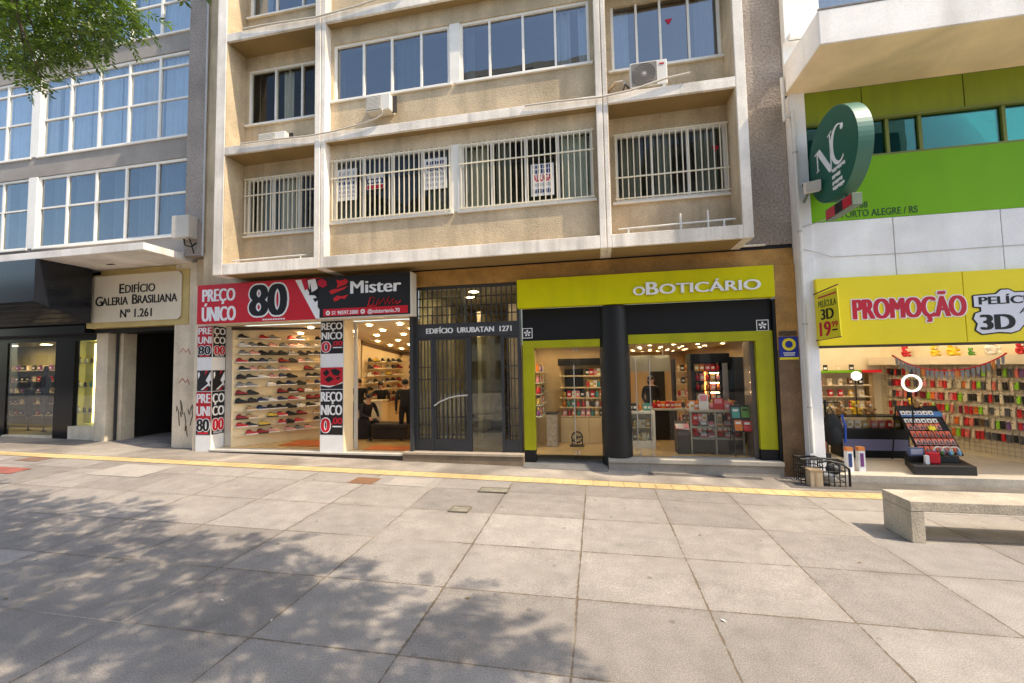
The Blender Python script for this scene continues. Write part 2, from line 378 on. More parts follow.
    bp = nn(nt, 'ShaderNodeBump'); bp.inputs['Strength'].default_value = .35; bp.inputs['Distance'].default_value = .012; L(h, bp.inputs['Height']); L(bp.outputs[0], b.inputs['Normal'])
    return m
PAVE = paving_mat()
STRIPC = M('grey_kerbside_concrete', (.30, .262, .222), .85, .20, 2.2, .25, 60, .2, patch=.30)
TACT = M('yellow_tactile_paving', (.55, .40, .19), .8, .16, 3, .1, 60, .16, patch=.14)
def ground_sheet(name, mat, x0, x1, y0, y1, dz, xs=(), kind='structure', **kw):
    cuts = sorted({x0, x1, *[c for c in (-19.9, 3.1) if x0 < c < x1], *xs}); ys = sorted({y0, y1, *[3+4.2*k/12 for k in range(13) if y0 < 3+4.2*k/12 < y1]}); b = MB(); v = []; f = []
    n = len(ys)
    for x in cuts: v += [(x, y, gz(x, y)+dz) for y in ys]
    for i in range(len(cuts)-1):
        for j in range(n-1): f.append((i*n+j, i*n+n+j, i*n+n+j+1, i*n+j+1))
    b.add(v, f); o = b.obj(name, mat, loc=(0, 0, 0), clean=False)
    if kind: o['kind'] = kind
    for k, q in kw.items(): o[k] = q
    return o
ground_sheet('pavement', PAVE, -600, 600, -600, 600, 0)
ground_sheet('kerbside_path', STRIPC, -60, 60, 7.40, 8.9, .004)
def tactile():
    b = MB(); x = -30.
    w = .245
    while x < 9:
        z = gz(x, 7.3)+.006; z2 = gz(x+w, 7.3)+.006
        b.add([(x+.004, 7.07, z), (x+w-.004, 7.07, z2), (x+w-.004, 7.37, z2), (x+.004, 7.37, z)], [(0, 1, 2, 3)])
        for k in range(4):
            y = 7.10+k*.066
            b.add([(x+.01, y, z+.002), (x+w-.01, y, z2+.002), (x+w-.01, y+.028, z2+.002), (x+.01, y+.028, z+.002),
                   (x+.01, y-.006, z), (x+w-.01, y-.006, z2), (x+w-.01, y+.034, z2), (x+.01, y+.034, z)], [(0, 1, 2, 3), (4, 5, 1, 0), (3, 2, 6, 7)])
        x += w
    o = b.obj('tactile_path', TACT, loc=(0, 0, 0), clean=False); o['kind'] = 'structure'
tactile()
for i, (x0, x1, y0, y1, c) in enumerate([(-4.12, -3.68, 6.50, 6.85, (.22, .115, .06)), (-11.9, -11.3, 6.75, 7.05, (.20, .12, .085)), (-11.6, -10.7, 6.02, 6.35, (.30, .10, .075))]):
    ground_sheet('ground_patch', M('rust_brown_patch_%s' % 'abc'[i], c, .8, .2, 4, .2, 60, .15), x0, x1, y0, y1, .004)
ground_sheet('ground_patch', M('dark_asphalt_and_shade', (.125, .112, .10), .85, .25, 2.5, .3, 60, .2, patch=.3), 2.95, 9.0, 7.52, 7.965, .008)
ground_sheet('ground_patch', M('dark_asphalt_and_shade', (.12, .11, .10)), .85, 2.7, 7.93, 8.08, .008)  # round sign's cast shadow below the step, painted as a dark strip
ground_sheet('ground_patch', M('pale_patch', (.37, .33, .29), .85, .12, 4, .2, 70, .15), -3.45, -2.75, 6.52, 6.95, .004)
ground_sheet('ground_patch', M('light_patch', (.37, .335, .295), .85, .12, 3, .2, 70, .15), -9.2, -8.0, 6.2, 6.9, .004)
def cover(x0, x1, y0, y1, label):
    t = thing('inspection_cover', label, 'manhole cover', ((x0+x1)/2, (y0+y1)/2, gz(x0, y0)+.004))
    z = gz(x0, (y0+y1)/2)+.005; b = MB(); r = .02
    for q in ((x0, x1, y0, y0+r), (x0, x1, y1-r, y1), (x0, x0+r, y0+r, y1-r), (x1-r, x1, y0+r, y1-r)): b.box(q[0], q[1], q[2], q[3], z, z+.006)
    b.obj('rim', M('rusty_cover_rim', (.17, .14, .10), .7, .3, 8), t)
    b = MB(); b.box(x0+r+.006, x1-r-.006, y0+r+.006, y1-r-.006, z, z+.004); b.obj('lid', M('cover_lid', (.24, .22, .17), .75, .25, 9, .3, 60, .2), t)
cover(-2.02, -1.74, 5.55, 5.78, 'small square metal inspection cover in the paving before the gate')
cover(-1.85, -1.38, 6.42, 6.66, 'wide pale inspection cover set near the yellow tactile strip')

# ------------------------------------------------------------------ main building
B = thing('apartment_building', 'beige concrete apartment block with recessed window bays above street shops', 'building', (-2.7, 8.25, 0))
P1, P2, P3, P4 = (-7.91, -7.68), (-5.51, -5.28), (.13, .33), (2.44, 2.60)
BEAMS = [(4.03, 4.26), (6.62, 6.80), (9.15, 9.33), (11.7, 11.9)]
YB = 8.02                                              # back wall of the bays
b = MB()
for (x0, x1), g in ((P1, 0), (P2, 1), (P3, 1), (P4, 0)):
    y1 = 8.25
    if g:
        m_ = x0+(x1-x0)*.58
        b.box(x0, m_-.008, 7.5, y1, 4.03, 12); b.box(m_+.008, x1, 7.506, y1, 4.03, 12); b.box(m_-.008, m_+.008, 7.53, y1, 4.03, 12)
    else: b.box(x0, x1, 7.5, y1, 4.03, 12)
for z0, z1 in BEAMS:
    for x0, x1 in ((P1[1], P2[0]), (P2[1], P3[0]), (P3[1], P4[0])): b.box(x0, x1, 7.503, 7.56, z0, z1)
b.obj('facade_frame', FRAME, B, bevel=.008)
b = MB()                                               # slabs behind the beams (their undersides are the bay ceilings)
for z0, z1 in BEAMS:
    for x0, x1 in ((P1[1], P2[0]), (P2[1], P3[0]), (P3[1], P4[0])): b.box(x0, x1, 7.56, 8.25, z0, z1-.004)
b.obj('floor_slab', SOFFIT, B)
WZ = [(5.0, 6.33), (7.575, 8.80), (10.12, 11.3)]
def wall_hole(b, x0, x1, z0, z1, y0, y1, hx0, hx1, hz0, hz1):
    b.box(x0, x1, y0, y1, z0, hz0); b.box(x0, x1, y0, y1, hz1, z1)
    if hx0 > x0: b.box(x0, hx0, y0, y1, hz0, hz1)
    if hx1 < x1: b.box(hx1, x1, y0, y1, hz0, hz1)
LBW, RBW = (-7.58, -5.6), (.46, 2.40)
bays = [(P1[1], P2[0], YB, *LBW), (P2[1], P3[0], 7.70, -5.22, .05), (P3[1], P4[0], YB, *RBW)]
for fl in range(3):
    z0, z1 = BEAMS[fl][1], BEAMS[fl+1][0]
    for bx0, bx1, y, wx0, wx1 in bays:
        b = MB(); wz = WZ[fl]
        if y == YB: wz = [(5.0, 6.30), (7.55, 8.83), (10.1, 11.3)][fl]
        wall_hole(b, bx0, bx1, z0, z1, y, y+.14, wx0, wx1, *wz)
        b.obj('facade_wall', STUCCO, B)
# inside cheeks of the bays (beige, over the frame sides)
for fl in range(3):
    z0, z1 = BEAMS[fl][1], BEAMS[fl+1][0]
    for x, d in ((P1[1], 1), (P2[0], -1), (P3[1], 1), (P4[0], -1)):
        b = MB(); b.box(min(x, x+d*.012), max(x, x+d*.012), 7.515, YB-.002, z0, z1); b.obj('bay_cheek', STUCCO, B)
# core: rear rooms, roof, gables
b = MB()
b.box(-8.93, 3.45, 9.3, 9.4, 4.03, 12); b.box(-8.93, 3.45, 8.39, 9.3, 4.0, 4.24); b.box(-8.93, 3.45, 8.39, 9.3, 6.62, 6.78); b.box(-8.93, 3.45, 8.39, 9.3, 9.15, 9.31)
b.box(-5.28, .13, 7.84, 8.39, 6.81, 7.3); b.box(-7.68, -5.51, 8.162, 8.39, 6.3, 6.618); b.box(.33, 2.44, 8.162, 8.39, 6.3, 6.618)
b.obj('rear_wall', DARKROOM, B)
b = MB(); b.box(-8.95, 3.46, 7.5, 14, 12.0, 12.2); b.box(-8.95, -8.75, 9.4, 14, 3.9, 12); b.box(3.3, 3.46, 9.4, 14, 3.9, 12); b.obj('roof', FRAME, B)
# set-back walls left and right of the frame
b = MB(); b.box(P4[1], 3.47, 8.25, 8.39, 4.075, 12); b.obj('side_wall', PEBBLE, B)
b = MB(); b.box(-8.95, P1[0], 8.25, 8.39, 3.7, 12); b.obj('side_wall', STUCCO, B)
b = MB(); b.box(P4[1]+.004, 3.02, 8.20, 8.26, 4.062, 4.09); b.obj('wall_trim', FRAME, B)
b = MB(); b.tube([(-8.93, 8.2, 4.7), (-8.93, 8.2, 12)], .022); b.obj('wall_conduit', GREYPL, B)

def pleated(b, x0, x1, y, z0, z1, mi=0, amp=.04, per=.13):
    n = max(4, int((x1-x0)/.02)); v = []; f = []; ph = random.random()*6
    for i in range(n+1):
        x = x0+(x1-x0)*i/n; yy = y+amp*sin(ph+2*pi*(x-x0)/per)+amp*.5*sin(ph*2+9*(x-x0))
        v += [(x, yy, z0), (x+.01*sin(ph+x*3), yy*1, z1)]
    for i in range(n): f.append((2*i, 2*i+2, 2*i+3, 2*i+1))
    b.add(v, f, mi, True)
def window(par, x0, x1, z0, z1, y, mull, rails=(), sill=True, glass=None, curt=(), guard=None, fw=.05, mw_=.04, label=None, curtm=None):
    b = MB(); d0, d1 = y-.035, y+.045
    b.box(x0, x1, d0, d1, z0, z0+fw); b.box(x0, x1, d0, d1, z1-fw, z1); b.box(x0, x0+fw, d0+.003, d1, z0+fw, z1-fw); b.box(x1-fw, x1, d0+.003, d1, z0+fw, z1-fw)
    for m in mull: b.box(m-mw_/2, m+mw_/2, d0+.006, d1, z0+fw, z1-fw)
    for r_ in rails: b.box(x0+fw, x1-fw, d0+.010, d1-.005, r_-.02, r_+.02)
    w = b.obj('window', WFRAME, par)
    if label: w['label'] = label
    g = MB(); xs = [x0+fw]+list(mull)+[x1-fw]
    for i in range(len(xs)-1):
        a, c = xs[i], xs[i+1]; t = random.uniform(-.004, .004); t2 = random.uniform(-.004, .004)
        zs = [z0+fw]+list(rails)+[z1-fw]
        for j in range(len(zs)-1):
            t = random.uniform(-.005, .005); t2 = random.uniform(-.005, .005)
            g.add([(a, y+.01+t, zs[j]), (c, y+.01-t, zs[j]), (c, y+.01-t+t2, zs[j+1]), (a, y+.01+t+t2, zs[j+1])], [(0, 1, 2, 3)])
    g.obj('pane', glass or GLASSW, w, clean=False)
    if sill:
        s_ = MB(); s_.box(x0-.07, x1+.05, y-.10, y+.04, z0-.045, z0); s_.obj('sill', WFRAME, w, bevel=.004)
    if curt:
        c = MB()
        for (a, e, mi) in curt: pleated(c, a, e, y+.14, z0+.02, z1-.02, mi)
        c.obj('curtain', curtm or [CURTW, CURTB, CURTG], w, clean=False)
    if guard:
        yg, zb, horiz, sp = guard; gb = MB(); n = int((x1-x0)/sp)
        for i in range(n+1):
            x = x0+.01+(x1-x0-.02)*i/n; gb.box(x-.0095, x+.0095, yg-.010, yg+.010, zb[0], zb[1])
        for h in horiz: gb.box(x0-.02, x1+.02, yg-.024, yg-.010, h-.013, h+.013)
        for h in (zb[0]+.06, zb[1]-.06):
            for x in (x0+.01, x1-.01): gb.box(x-.008, x+.008, yg+.010, y-.03, h-.008, h+.008)
        gb.obj('guard', CREAMBAR, w)
    return w
yc = 7.76
# centre windows, first floor (barred) and second floor
for fl, (z0, z1) in enumerate(WZ[:2]):
    gd = (7.665, (z0+.01, z1-.02), (z0+.03, z1-.06, z0+.90), .105) if fl == 0 else None
    cl = [(-5.15, -4.75, 2), (-3.2, -2.8, 2)] if fl == 0 else [(-3.85, -3.35, 2)]
    cr = [(-2.4, -1.95, 0), (-.55, .0, 1), (-1.8, -1.5, 2)] if fl == 0 else [(-.55, -.30, 0), (-.15, 0, 1), (-2.38, -2.2, 2)]
    window(B, -5.22, -2.67, z0, z1, yc, (-4.55, -3.92, -3.28), (), True, GLASSF if fl == 0 else None, cl, gd)
    window(B, -2.46, .05, z0, z1, yc, (-1.86, -1.20, -.58), (), True, GLASSF if fl == 0 else None, cr, gd)
    b = MB(); b.box(-2.667, -2.463, yc-.06, yc+.06, z0-.002, z1); b.obj('window_pier', WFRAME, B)
yb = YB+.05
gdl = (YB-.06, (5.02, 6.28), (5.04, 6.26, 5.88), .105)
window(B, *LBW, 5.0, 6.30, yb, (-6.93, -6.27), (), True, GLASSF, [(-7.5, -7.1, 2), (-6.85, -6.30, 0)], gdl)
window(B, *LBW, 7.55, 8.83, yb, (-6.9, -6.23), (), True, GLASSF, [(-7.5, -7.42, 0), (-6.85, -6.55, 0)])
window(B, *LBW, 10.1, 11.3, yb, (-6.9, -6.23), (), True, None, [(-7.5, -7.1, 0)])
gdr = (YB-.06, (5.02, 6.28), (5.04, 6.26, 5.44), .105)
window(B, *RBW, 5.0, 6.30, yb, (1.12, 1.75), (), True, GLASSF, [(.55, .95, 2), (1.2, 1.5, 2), (1.9, 2.3, 2)], gdr)
window(B, *RBW, 7.55, 8.95, yb, (.93, 1.36, 1.86), (), True, None, [(.5, .8, 1), (2.0, 2.35, 2)])
window(B, *RBW, 10.1, 11.3, yb, (1.12, 1.75), (), True, None, [(.55, 1.0, 0)])
# street level stone
b = MB()
b.box(-8.95, 3.47, 8.25, 8.45, 3.68, 4.0)
b.obj('shop_fascia', OCHRE, B)
b = MB(); b.box(-8.95, 3.47, 8.27, 8.40, 4.0, 4.075); b.obj('shadow_gap', BLACK, B)
b = MB(); b.box(3.13, 3.47, 8.22, 8.6, -.02, 2.2, 0); b.box(3.13, 3.47, 8.222, 8.6, 2.2, 3.70, 1); b.obj('stone_pilaster', [MARBLE, OCHRE], B, bevel=.005)
b = MB(); b.box(3.085, 3.127, 8.235, 8.6, .0, 3.1); b.obj('dark_jamb', CHARBAND, B)
for x0, x1 in ((-9.0, -8.60), (-5.83, -5.27)):
    b = MB(); b.box(x0, x1, 8.2, 8.55, .05, 3.70); b.obj('shop_pillar', CREAMW, B, bevel=.004)
b = MB(); b.box(-9.11, -9.01, 8.22, 8.5, .05, 4.0); b.obj('wall_trim', TRAV, B)
b = MB(); b.box(-8.60, -8.40, 8.56, 8.64, .25, 3.05); b.obj('shopfront_jamb', M('white_jamb', (.66, .62, .55), .5, .08, 3), B)
b = MB(); b.box(-8.39, -8.34, 8.57, 8.63, .25, 3.05); b.obj('door_track', CHAR, B)
b = MB(); b.box(-5.262, -5.20, 8.56, 8.62, .25, 3.05); b.obj('door_track', GREYPL, B)
b = MB(); b.box(-3.775, -3.705, 8.2, 8.36, .25, 3.62); b.obj('door_track', CHAR, B)
b = MB(); b.box(-8.6, -3.9, 8.18, 8.42, .0, .215, 0); b.box(-8.6, -3.9, 8.15, 8.42, .215, .25, 1); b.obj('doorstep', [M('dark_kick_board', (.07, .05, .035), .7, .2, 3), M('pale_threshold', (.50, .47, .42), .6, .1, 3, .1, 60, .08)], B)
b = MB(); b.box(-3.9, -1.42, 8.12, 8.36, .0, .26, 0); b.box(-3.9, -1.42, 8.10, 8.36, .26, .30, 1); b.obj('doorstep', [M('brown_step_stone', (.22, .165, .11), .7, .25, 3, .1, 60, .15, patch=.15), M('pale_step_tread', (.40, .33, .25), .7, .15, 3, .1, 60, .1)], B)
b = MB(); b.box(.17, 3.1, 8.14, 8.40, -.02, .20, 0); b.box(.17, 3.1, 8.11, 8.40, .20, .265, 1); b.obj('doorstep', [STEPSTONE, M('pale_step_edge', (.37, .34, .29), .7, .12, 3, .1, 60, .12)], B)
b = MB(); b.hexa([(-1.42, 8.0, .0), (.15, 8.0, .0), (.15, 8.5, .0), (-1.42, 8.5, .0)], [(-1.42, 8.0, .09), (.15, 8.0, .06), (.15, 8.5, .16), (-1.42, 8.5, .16)]); b.obj('door_ramp', M('grey_tile_ramp', (.17, .165, .16), .4, .2, 3), B)

# ---------------- shoe shop room
FZ, CZ = .25, 3.04
A0, A1 = Vector((-8.34, 8.48, 0)), Vector((-6.72, 10.55, 0))
def room_panel(b, a, c, z0, z1, mi=0, th=.06):
    a, c = Vector(a), Vector(c); d = (c-a).normalized(); n = Vector((-d.y, d.x, 0))
    pts = [a, c, c+n*th, a+n*th]
    b.hexa([(p.x, p.y, z0) for p in pts], [(p.x, p.y, z1) for p in pts], mi)
b = MB(); b.add([(-8.6, 8.42, FZ), (-3.76, 8.42, FZ), (-3.76, 13.2, FZ), (-8.6, 13.2, FZ)], [(0, 1, 2, 3)]); b.obj('shop_floor', SHOPFL, B)
b = MB(); b.add([(-8.6, 8.46, CZ), (-3.76, 8.46, CZ), (-3.76, 13.1, 2.55), (-8.6, 13.1, 2.55)], [(0, 3, 2, 1)]); b.obj('shop_ceiling', SHOPCE, B)
b = MB(); room_panel(b, (A1.x, A1.y), (A0.x, A0.y), FZ, CZ) if 0 else room_panel(b, A0, A1, FZ, CZ); b.obj('display_wall', CREAMW, B)
b = MB(); room_panel(b, (-6.30, 10.58, 0), (-6.30, 13.0, 0), FZ, 2.8); room_panel(b, (A1.x, A1.y+.02, 0), (-6.30, 10.57, 0), FZ, CZ); b.box(-6.36, -3.7, 13.0, 13.1, FZ, 2.6); b.box(-3.76, -3.70, 8.42, 13.1, FZ, 3.04); b.obj('shop_wall', CREAMW, B)
b = MB(); b.box(-6.29, -3.76, 12.97, 13.0, 2.42, 2.53); b.hexa([(-6.295, 10.6, 2.66), (-6.27, 10.6, 2.66), (-6.27, 12.97, 2.42), (-6.295, 12.97, 2.42)], [(-6.295, 10.6, 2.77), (-6.27, 10.6, 2.77), (-6.27, 12.97, 2.53), (-6.295, 12.97, 2.53)]); b.obj('cornice', M('brown_cornice', (.10, .06, .03), .6, .1, 3), B)
# street-side soffit box over the shop opening
b = MB(); b.box(-8.6, -3.75, 8.25, 8.44, 3.05, 3.68); b.obj('shopfront_header', CREAMW, B)
dA = (A1-A0).normalized(); nA = Vector((dA.y, -dA.x, 0)); LA = (A1-A0).length
ROWS = [2.76-.188*i for i in range(13)]
b = MB()
for z in ROWS:
    q = MB(); p = A0+dA*.05+nA*.004; e = A0+dA*(LA-.02)+nA*.004
    q.hexa([(p.x, p.y, z-.012), (e.x, e.y, z-.012), (e.x+nA.x*.055, e.y+nA.y*.055, z-.022), (p.x+nA.x*.055, p.y+nA.y*.055, z-.022)],
           [(p.x, p.y, z), (e.x, e.y, z), (e.x+nA.x*.055, e.y+nA.y*.055, z-.015), (p.x+nA.x*.055, p.y+nA.y*.055, z-.015)])
    q.obj('shelf', M('ivory_shelf', (.78, .63, .40), .5, .03, 3), B)
b = MB(); b.box(-8.4, -5.9, 8.75, 8.9, 2.96, 3.03, 0, rz=.25); b.obj('ceiling_beam', M('dark_beam', (.05, .035, .02), .5, .1, 3), B)
# shelves of the inner room
INROWS = [2.20-.20*i for i in range(7)]
for z in INROWS:
    b = MB(); b.box(-6.29, -6.15, 10.75, 12.9, z-.02, z-.008); b.obj('shelf', M('ivory_shelf', (.82, .76, .62)), B)
    b = MB(); b.box(-6.0, -4.05, 12.86, 12.995, z-.02, z-.008); b.obj('shelf', M('ivory_shelf', (.82, .76, .62)), B)
ground_sheet('doormat', ORMAT, 0, 1, 0, 1, 0, kind=None).location = (0, 0, -50)
bpy.data.objects.remove(bpy.data.objects['doormat'])
b = MB(); b.box(-7.3, -5.95, 8.75, 9.45, FZ, FZ+.012); b.obj('doormat', ORMAT, label='orange floor mat lying inside the shoe shop window', category='doormat')
b = MB(); b.box(-5.0, -3.85, 8.50, 8.95, FZ, FZ+.012); b.obj('doormat', ORMAT, label='orange floor mat lying in the shoe shop doorway', category='doormat')

# ---------------- cosmetics shop room
BF, BC = .265, 2.415
b = MB(); b.add([(-1.4, 8.36, BF), (3.1, 8.36, BF), (3.1, 16.3, BF), (-1.4, 16.3, BF)], [(0, 1, 2, 3)]); b.obj('shop_floor', BOTFL, B)
b = MB(); b.add([(-1.4, 8.42, BC), (3.1, 8.42, BC), (3.1, 16.3, BC), (-1.4, 16.3, BC)], [(0, 3, 2, 1)]); b.obj('shop_ceiling', SHOPCE, B)
b = MB(); b.box(-1.46, -1.40, 8.43, 16.3, BF, BC); b.box(3.08, 3.12, 8.6, 16.3, BF, BC); b.box(-1.4, 3.1, 16.2, 16.3, BF, BC); b.box(-1.4, .30, 9.86, 9.94, BF, BC)
b.obj('shop_wall', BOTW, B)
b = MB(); b.box(-1.42, 3.085, 8.30, 8.42, 2.49, 3.12); b.obj('sign_band', CHARBAND, B, bevel=.004)
def rr(x0, x1, z0, z1): return [(x0, z0), (x1, z0), (x1, z1), (x0, z1)]
b = MB(); b.box(-1.42, .08, 8.275, 8.42, 2.34, 2.487); b.box(-1.42, -1.20, 8.275, 8.42, .36, 2.34); b.obj('door_surround', LIMED, B, bevel=.004)
b = MB(); b.box(-1.42, -1.20, 8.27, 8.42, .10, .358); b.obj('surround_base', CHARBAND, B)
b = MB(); b.box(.60, 3.082, 8.275, 8.42, 2.37, 2.545); b.box(2.80, 3.082, 8.275, 8.42, .45, 2.37); b.obj('door_surround', LIMED, B, bevel=.004)
b = MB(); b.box(2.795, 3.083, 8.27, 8.42, .265, .448); b.obj('surround_base', CHARBAND, B)
b = MB(); b.box(2.72, 2.798, 8.36, 8.72, BF, 2.37); b.obj('door_post', M('brown_grey_post', (.10, .085, .075), .4, .1, 3), B)
# rounded black column
b = MB(); pts = [(.35+.28*cos(2*pi*k/40), 8.42+.28*sin(2*pi*k/40)) for k in range(40)]
b.lathe([(.28, .05), (.28, 1.2), (.28, 3.11)], (.35, 8.42, 0), 40, 0)
b.obj('column', M('black_column', (.007, .007, .008), .5, .12, 2), B)
# glass fronts
g = MB()
for x0, x1 in ((-1.19, -.42), (-.40, .07)): g.box(x0, x1, 8.335, 8.345, .16, 2.33)
g.obj('glass_door', GLASSS, B)
g = MB()
for x0, x1 in ((.64, .98), (1.30, 1.32), (1.0, 1.02), (1.33, 2.70)): g.box(x0, x1, 8.345, 8.355, .29, 2.36)
g.obj('glass_door', GLASSS, B)
b = MB()
for x in (-.43, -.37, .76, .99): b.box(x-.012, x+.012, 8.32, 8.36, .28, .36); b.box(x-.012, x+.012, 8.32, 8.36, 2.26, 2.33)
for x in (.72, .97): b.tube([(x, 8.30, .5), (x, 8.30, 2.1)], .010)
b.tube([(-.43, 8.30, .5), (-.43, 8.30, 2.0)], .010)
b.obj('door_hardware', STEEL, B)
b = MB(); b.box(1.30, 2.72, 8.33, 8.37, .265, .29); b.obj('glazing_track', STEEL, B)

# ---------------- entrance hall and gate
HZ = .30
b = MB(); b.add([(-3.74, 8.36, HZ), (-1.44, 8.36, HZ), (-1.44, 13, HZ), (-3.74, 13, HZ)], [(0, 1, 2, 3)]); b.obj('hall_floor', M('hall_marble_floor', (.25, .21, .16), .2, .2, 3), B)
b = MB(); b.box(-3.695, -3.66, 8.5, 13, HZ, 3.68); b.box(-1.52, -1.47, 8.5, 13, HZ, 3.68); b.box(-3.7, -1.5, 13, 13.1, HZ, 3.68); b.box(-2.75, -2.65, 9.7, 13, HZ, 3.3); b.obj('hall_wall', M('hall_marble', (.66, .60, .44), .35, .35, 2.2, .02, 30, .05, patch=.2), B)
b = MB(); b.box(-3.69, -3.30, 9.3, 9.34, HZ, 3.4); b.obj('hall_side_panel', M('pale_side_marble', (.62, .56, .44), .4, .25, 3, patch=.15), B)
b = MB(); b.box(-1.90, -1.53, 9.3, 9.34, HZ, 3.4); b.obj('hall_side_panel', M('pale_side_marble', (.62, .56, .44)), B)
b = MB(); b.add([(-3.7, 8.45, 3.66), (-1.46, 8.45, 3.66), (-1.46, 13, 3.66), (-3.7, 13, 3.66)], [(0, 3, 2, 1)]); b.obj('hall_ceiling', M('hall_ceiling_paint', (.42, .40, .33), .8, .1, 2), B)
for k in range(9):
    b = MB(); b.box(-2.64, -1.53, 10.2+k*.27, 13, HZ+k*.17, HZ+k*.17+.165); b.obj('stair_step', M('dark_stair', (.10, .085, .07), .5, .2, 3), B)
gt = MB()
GX0, GX1 = -3.70, -1.47; gy0, gy1 = 8.30, 8.36
gt.box(GX0, GX0+.06, gy0, gy1, HZ, 3.62); gt.box(GX1-.06, GX1, gy0, gy1, HZ, 3.62); gt.box(GX0, GX1, gy0, gy1, 3.62, 3.675)
gt.box(GX0+.06, GX1-.06, gy0-.01, gy1, 2.62, 2.90); gt.box(-3.36, -3.30, gy0, gy1, HZ, 2.62); gt.box(-1.87, -1.81, gy0, gy1, HZ, 2.62)
gate = gt.obj('entrance_gate', CHAR, B)
b = MB(); n = 20
for i in range(1, n): x = GX0+.06+(GX1-GX0-.12)*i/n; b.box(x-.011, x+.011, 8.325, 8.34, 2.90, 3.62)
for z in (3.08, 3.26, 3.44): b.box(GX0+.06, GX1-.06, 8.342, 8.352, z-.011, z+.011)
b.obj('transom_grille', CHAR, gate)
def leaf(x0, x1, name, nb, hs):
    b = MB(); b.box(x0, x1, 8.315, 8.35, HZ+.01, HZ+.24); b.box(x0, x1, 8.315, 8.35, 2.56, 2.62)
    if name == 'door_leaf': b.box(x0, x0+.05, 8.315, 8.35, HZ+.24, 2.56); b.box(x1-.05, x1, 8.315, 8.35, HZ+.24, 2.56)
    for i in range(1, nb): x = x0+(x1-x0)*i/nb; b.box(x-.010, x+.010, 8.322, 8.338, HZ+.24, 2.56)
    for z in hs: b.box(x0, x1, 8.339, 8.349, z-.009, z+.009)
    return b.obj(name, CHAR, gate)
leaf(GX0+.06, -3.36, 'side_grille', 4, (.62, .82, 1.16, 1.75, 2.0))
leaf(-1.81, GX1-.06, 'side_grille', 4, (.62, .82, 1.16, 1.75, 2.0))
leaf(-3.30, -2.55, 'door_leaf', 8, (.62, .98, 1.75))
b = MB(); b.box(-2.55, -2.49, 8.31, 8.36, HZ, 2.62); b.box(-2.49, -1.87, 8.335, 8.343, HZ+.01, 2.6, 1); b.obj('glass_leaf', [CHAR, glass_mat('gate_glass', (.75, .78, .7), 1.4, .03, .03)], gate)
b = MB(); b.tube([(-3.27, 8.27, 1.22), (-3.15, 8.255, 1.30), (-2.95, 8.25, 1.38), (-2.75, 8.25, 1.42), (-2.56, 8.27, 1.43)], .016); b.obj('handle', M('pale_handle', (.66, .64, .58), .3, .05, 3, metal=.4), gate)
b = MB(); b.box(GX0+.08, -2.56, 8.36, 8.366, HZ+.2, 3.6); b.obj('gate_pane', glass_mat('rear_gate_glass', (.8, .82, .74), 1.2, .03, .03), gate, clean=False)
b = MB(); b.text('EDIFÍCIO  URUBATAN  1271', (-3.44, gy0-.012, 2.70), X_, F_, .105, 1.80, off=.006, depth=.012, fat=.04); b.obj('lettering', WHITE, gate)
b = MB(); b.text('Nº', (-2.6, 8.352, 3.20), X_, F_, .06, .0001) if 0 else None

# ------------------------------------------------------------------ signs on the main building
# shoe shop sign
t = thing('shop_sign', 'wide red and black price sign over the shoe shop', 'shop sign', (-6.1, 7.85, 3.04))
SX0, SX1, SZ0, SZ1, SY = -8.67, -3.58, 3.045, 3.925, 7.86
b = MB(); b.box(SX0, SX1, SY, 8.12, SZ0, SZ1); b.obj('sign_box', M('ivory_sign_case', (.66, .61, .52), .5, .05, 3), t, bevel=.004)
b = MB(); b.box(SX0+.004, -5.64, SY-.006, SY-.001, SZ0+.004, SZ1-.004, 0); b.box(-5.64, SX1-.02, SY-.006, SY-.001, SZ0+.03, SZ1-.004, 1); b.box(-5.53, SX1-.07, SY-.010, SY-.006, SZ0+.055, SZ0+.205, 0)
b.obj('sign_face', [RED, SIGNBLK], t)
sy = SY-.007
b = MB()
b.text('PREÇO', (-8.52, sy, 3.545), X_, F_, .27, .83, off=0, fat=.055)
b.text('ÚNICO', (-8.52, sy, 3.11), X_, F_, .31, .85, off=0, fat=.055)
for k in range(9): b.box(-6.98+k*.062, -6.98+k*.062+.045, sy-.003, sy, 3.075, 3.105)
b.obj('price_lettering', WHITE, t)
b = MB(); b.text('80', (-7.28, sy, 3.18), X_, F_, .66, .86, off=0, depth=.003, mi=0, fat=.065, halo=.055); b.text('80', (-7.28, sy, 3.18), X_, F_, .66, .86, off=0, depth=.003, lift=.008, mi=1, fat=.065)
b.obj('price_number', [WHITE, INK], t)
# sneaker picture between the two halves
b = MB()
b.prism([(-6.20, 3.90), (-6.05, 3.90), (-5.62, 3.25), (-5.62, 3.06), (-5.70, 3.06)], (0, sy, 0), X_, Z_, F_, .003, 0)
b.prism([(-6.02, 3.90), (-5.64, 3.90), (-5.64, 3.26)], (0, sy, 0), X_, Z_, F_, .003, 2)
b.prism([(-6.05, 3.90), (-5.92, 3.90), (-5.88, 3.72), (-5.96, 3.66)], (0, sy-.004, 0), X_, Z_, F_, .003, 1)
b.prism([(-5.90, 3.88), (-5.72, 3.90), (-5.66, 3.70), (-5.78, 3.60), (-5.68, 3.50), (-5.92, 3.46), (-5.85, 3.64)], (0, sy-.004, 0), X_, Z_, F_, .003, 0)
b.prism([(-5.84, 3.82), (-5.80, 3.62), (-5.66, 3.68), (-5.72, 3.55), (-5.86, 3.56)], (0, sy-.008, 0), X_, Z_, F_, .003, 2)
b.prism([(-5.80, 3.36), (-5.66, 3.44), (-5.66, 3.16)], (0, sy-.004, 0), X_, Z_, F_, .003, 0)
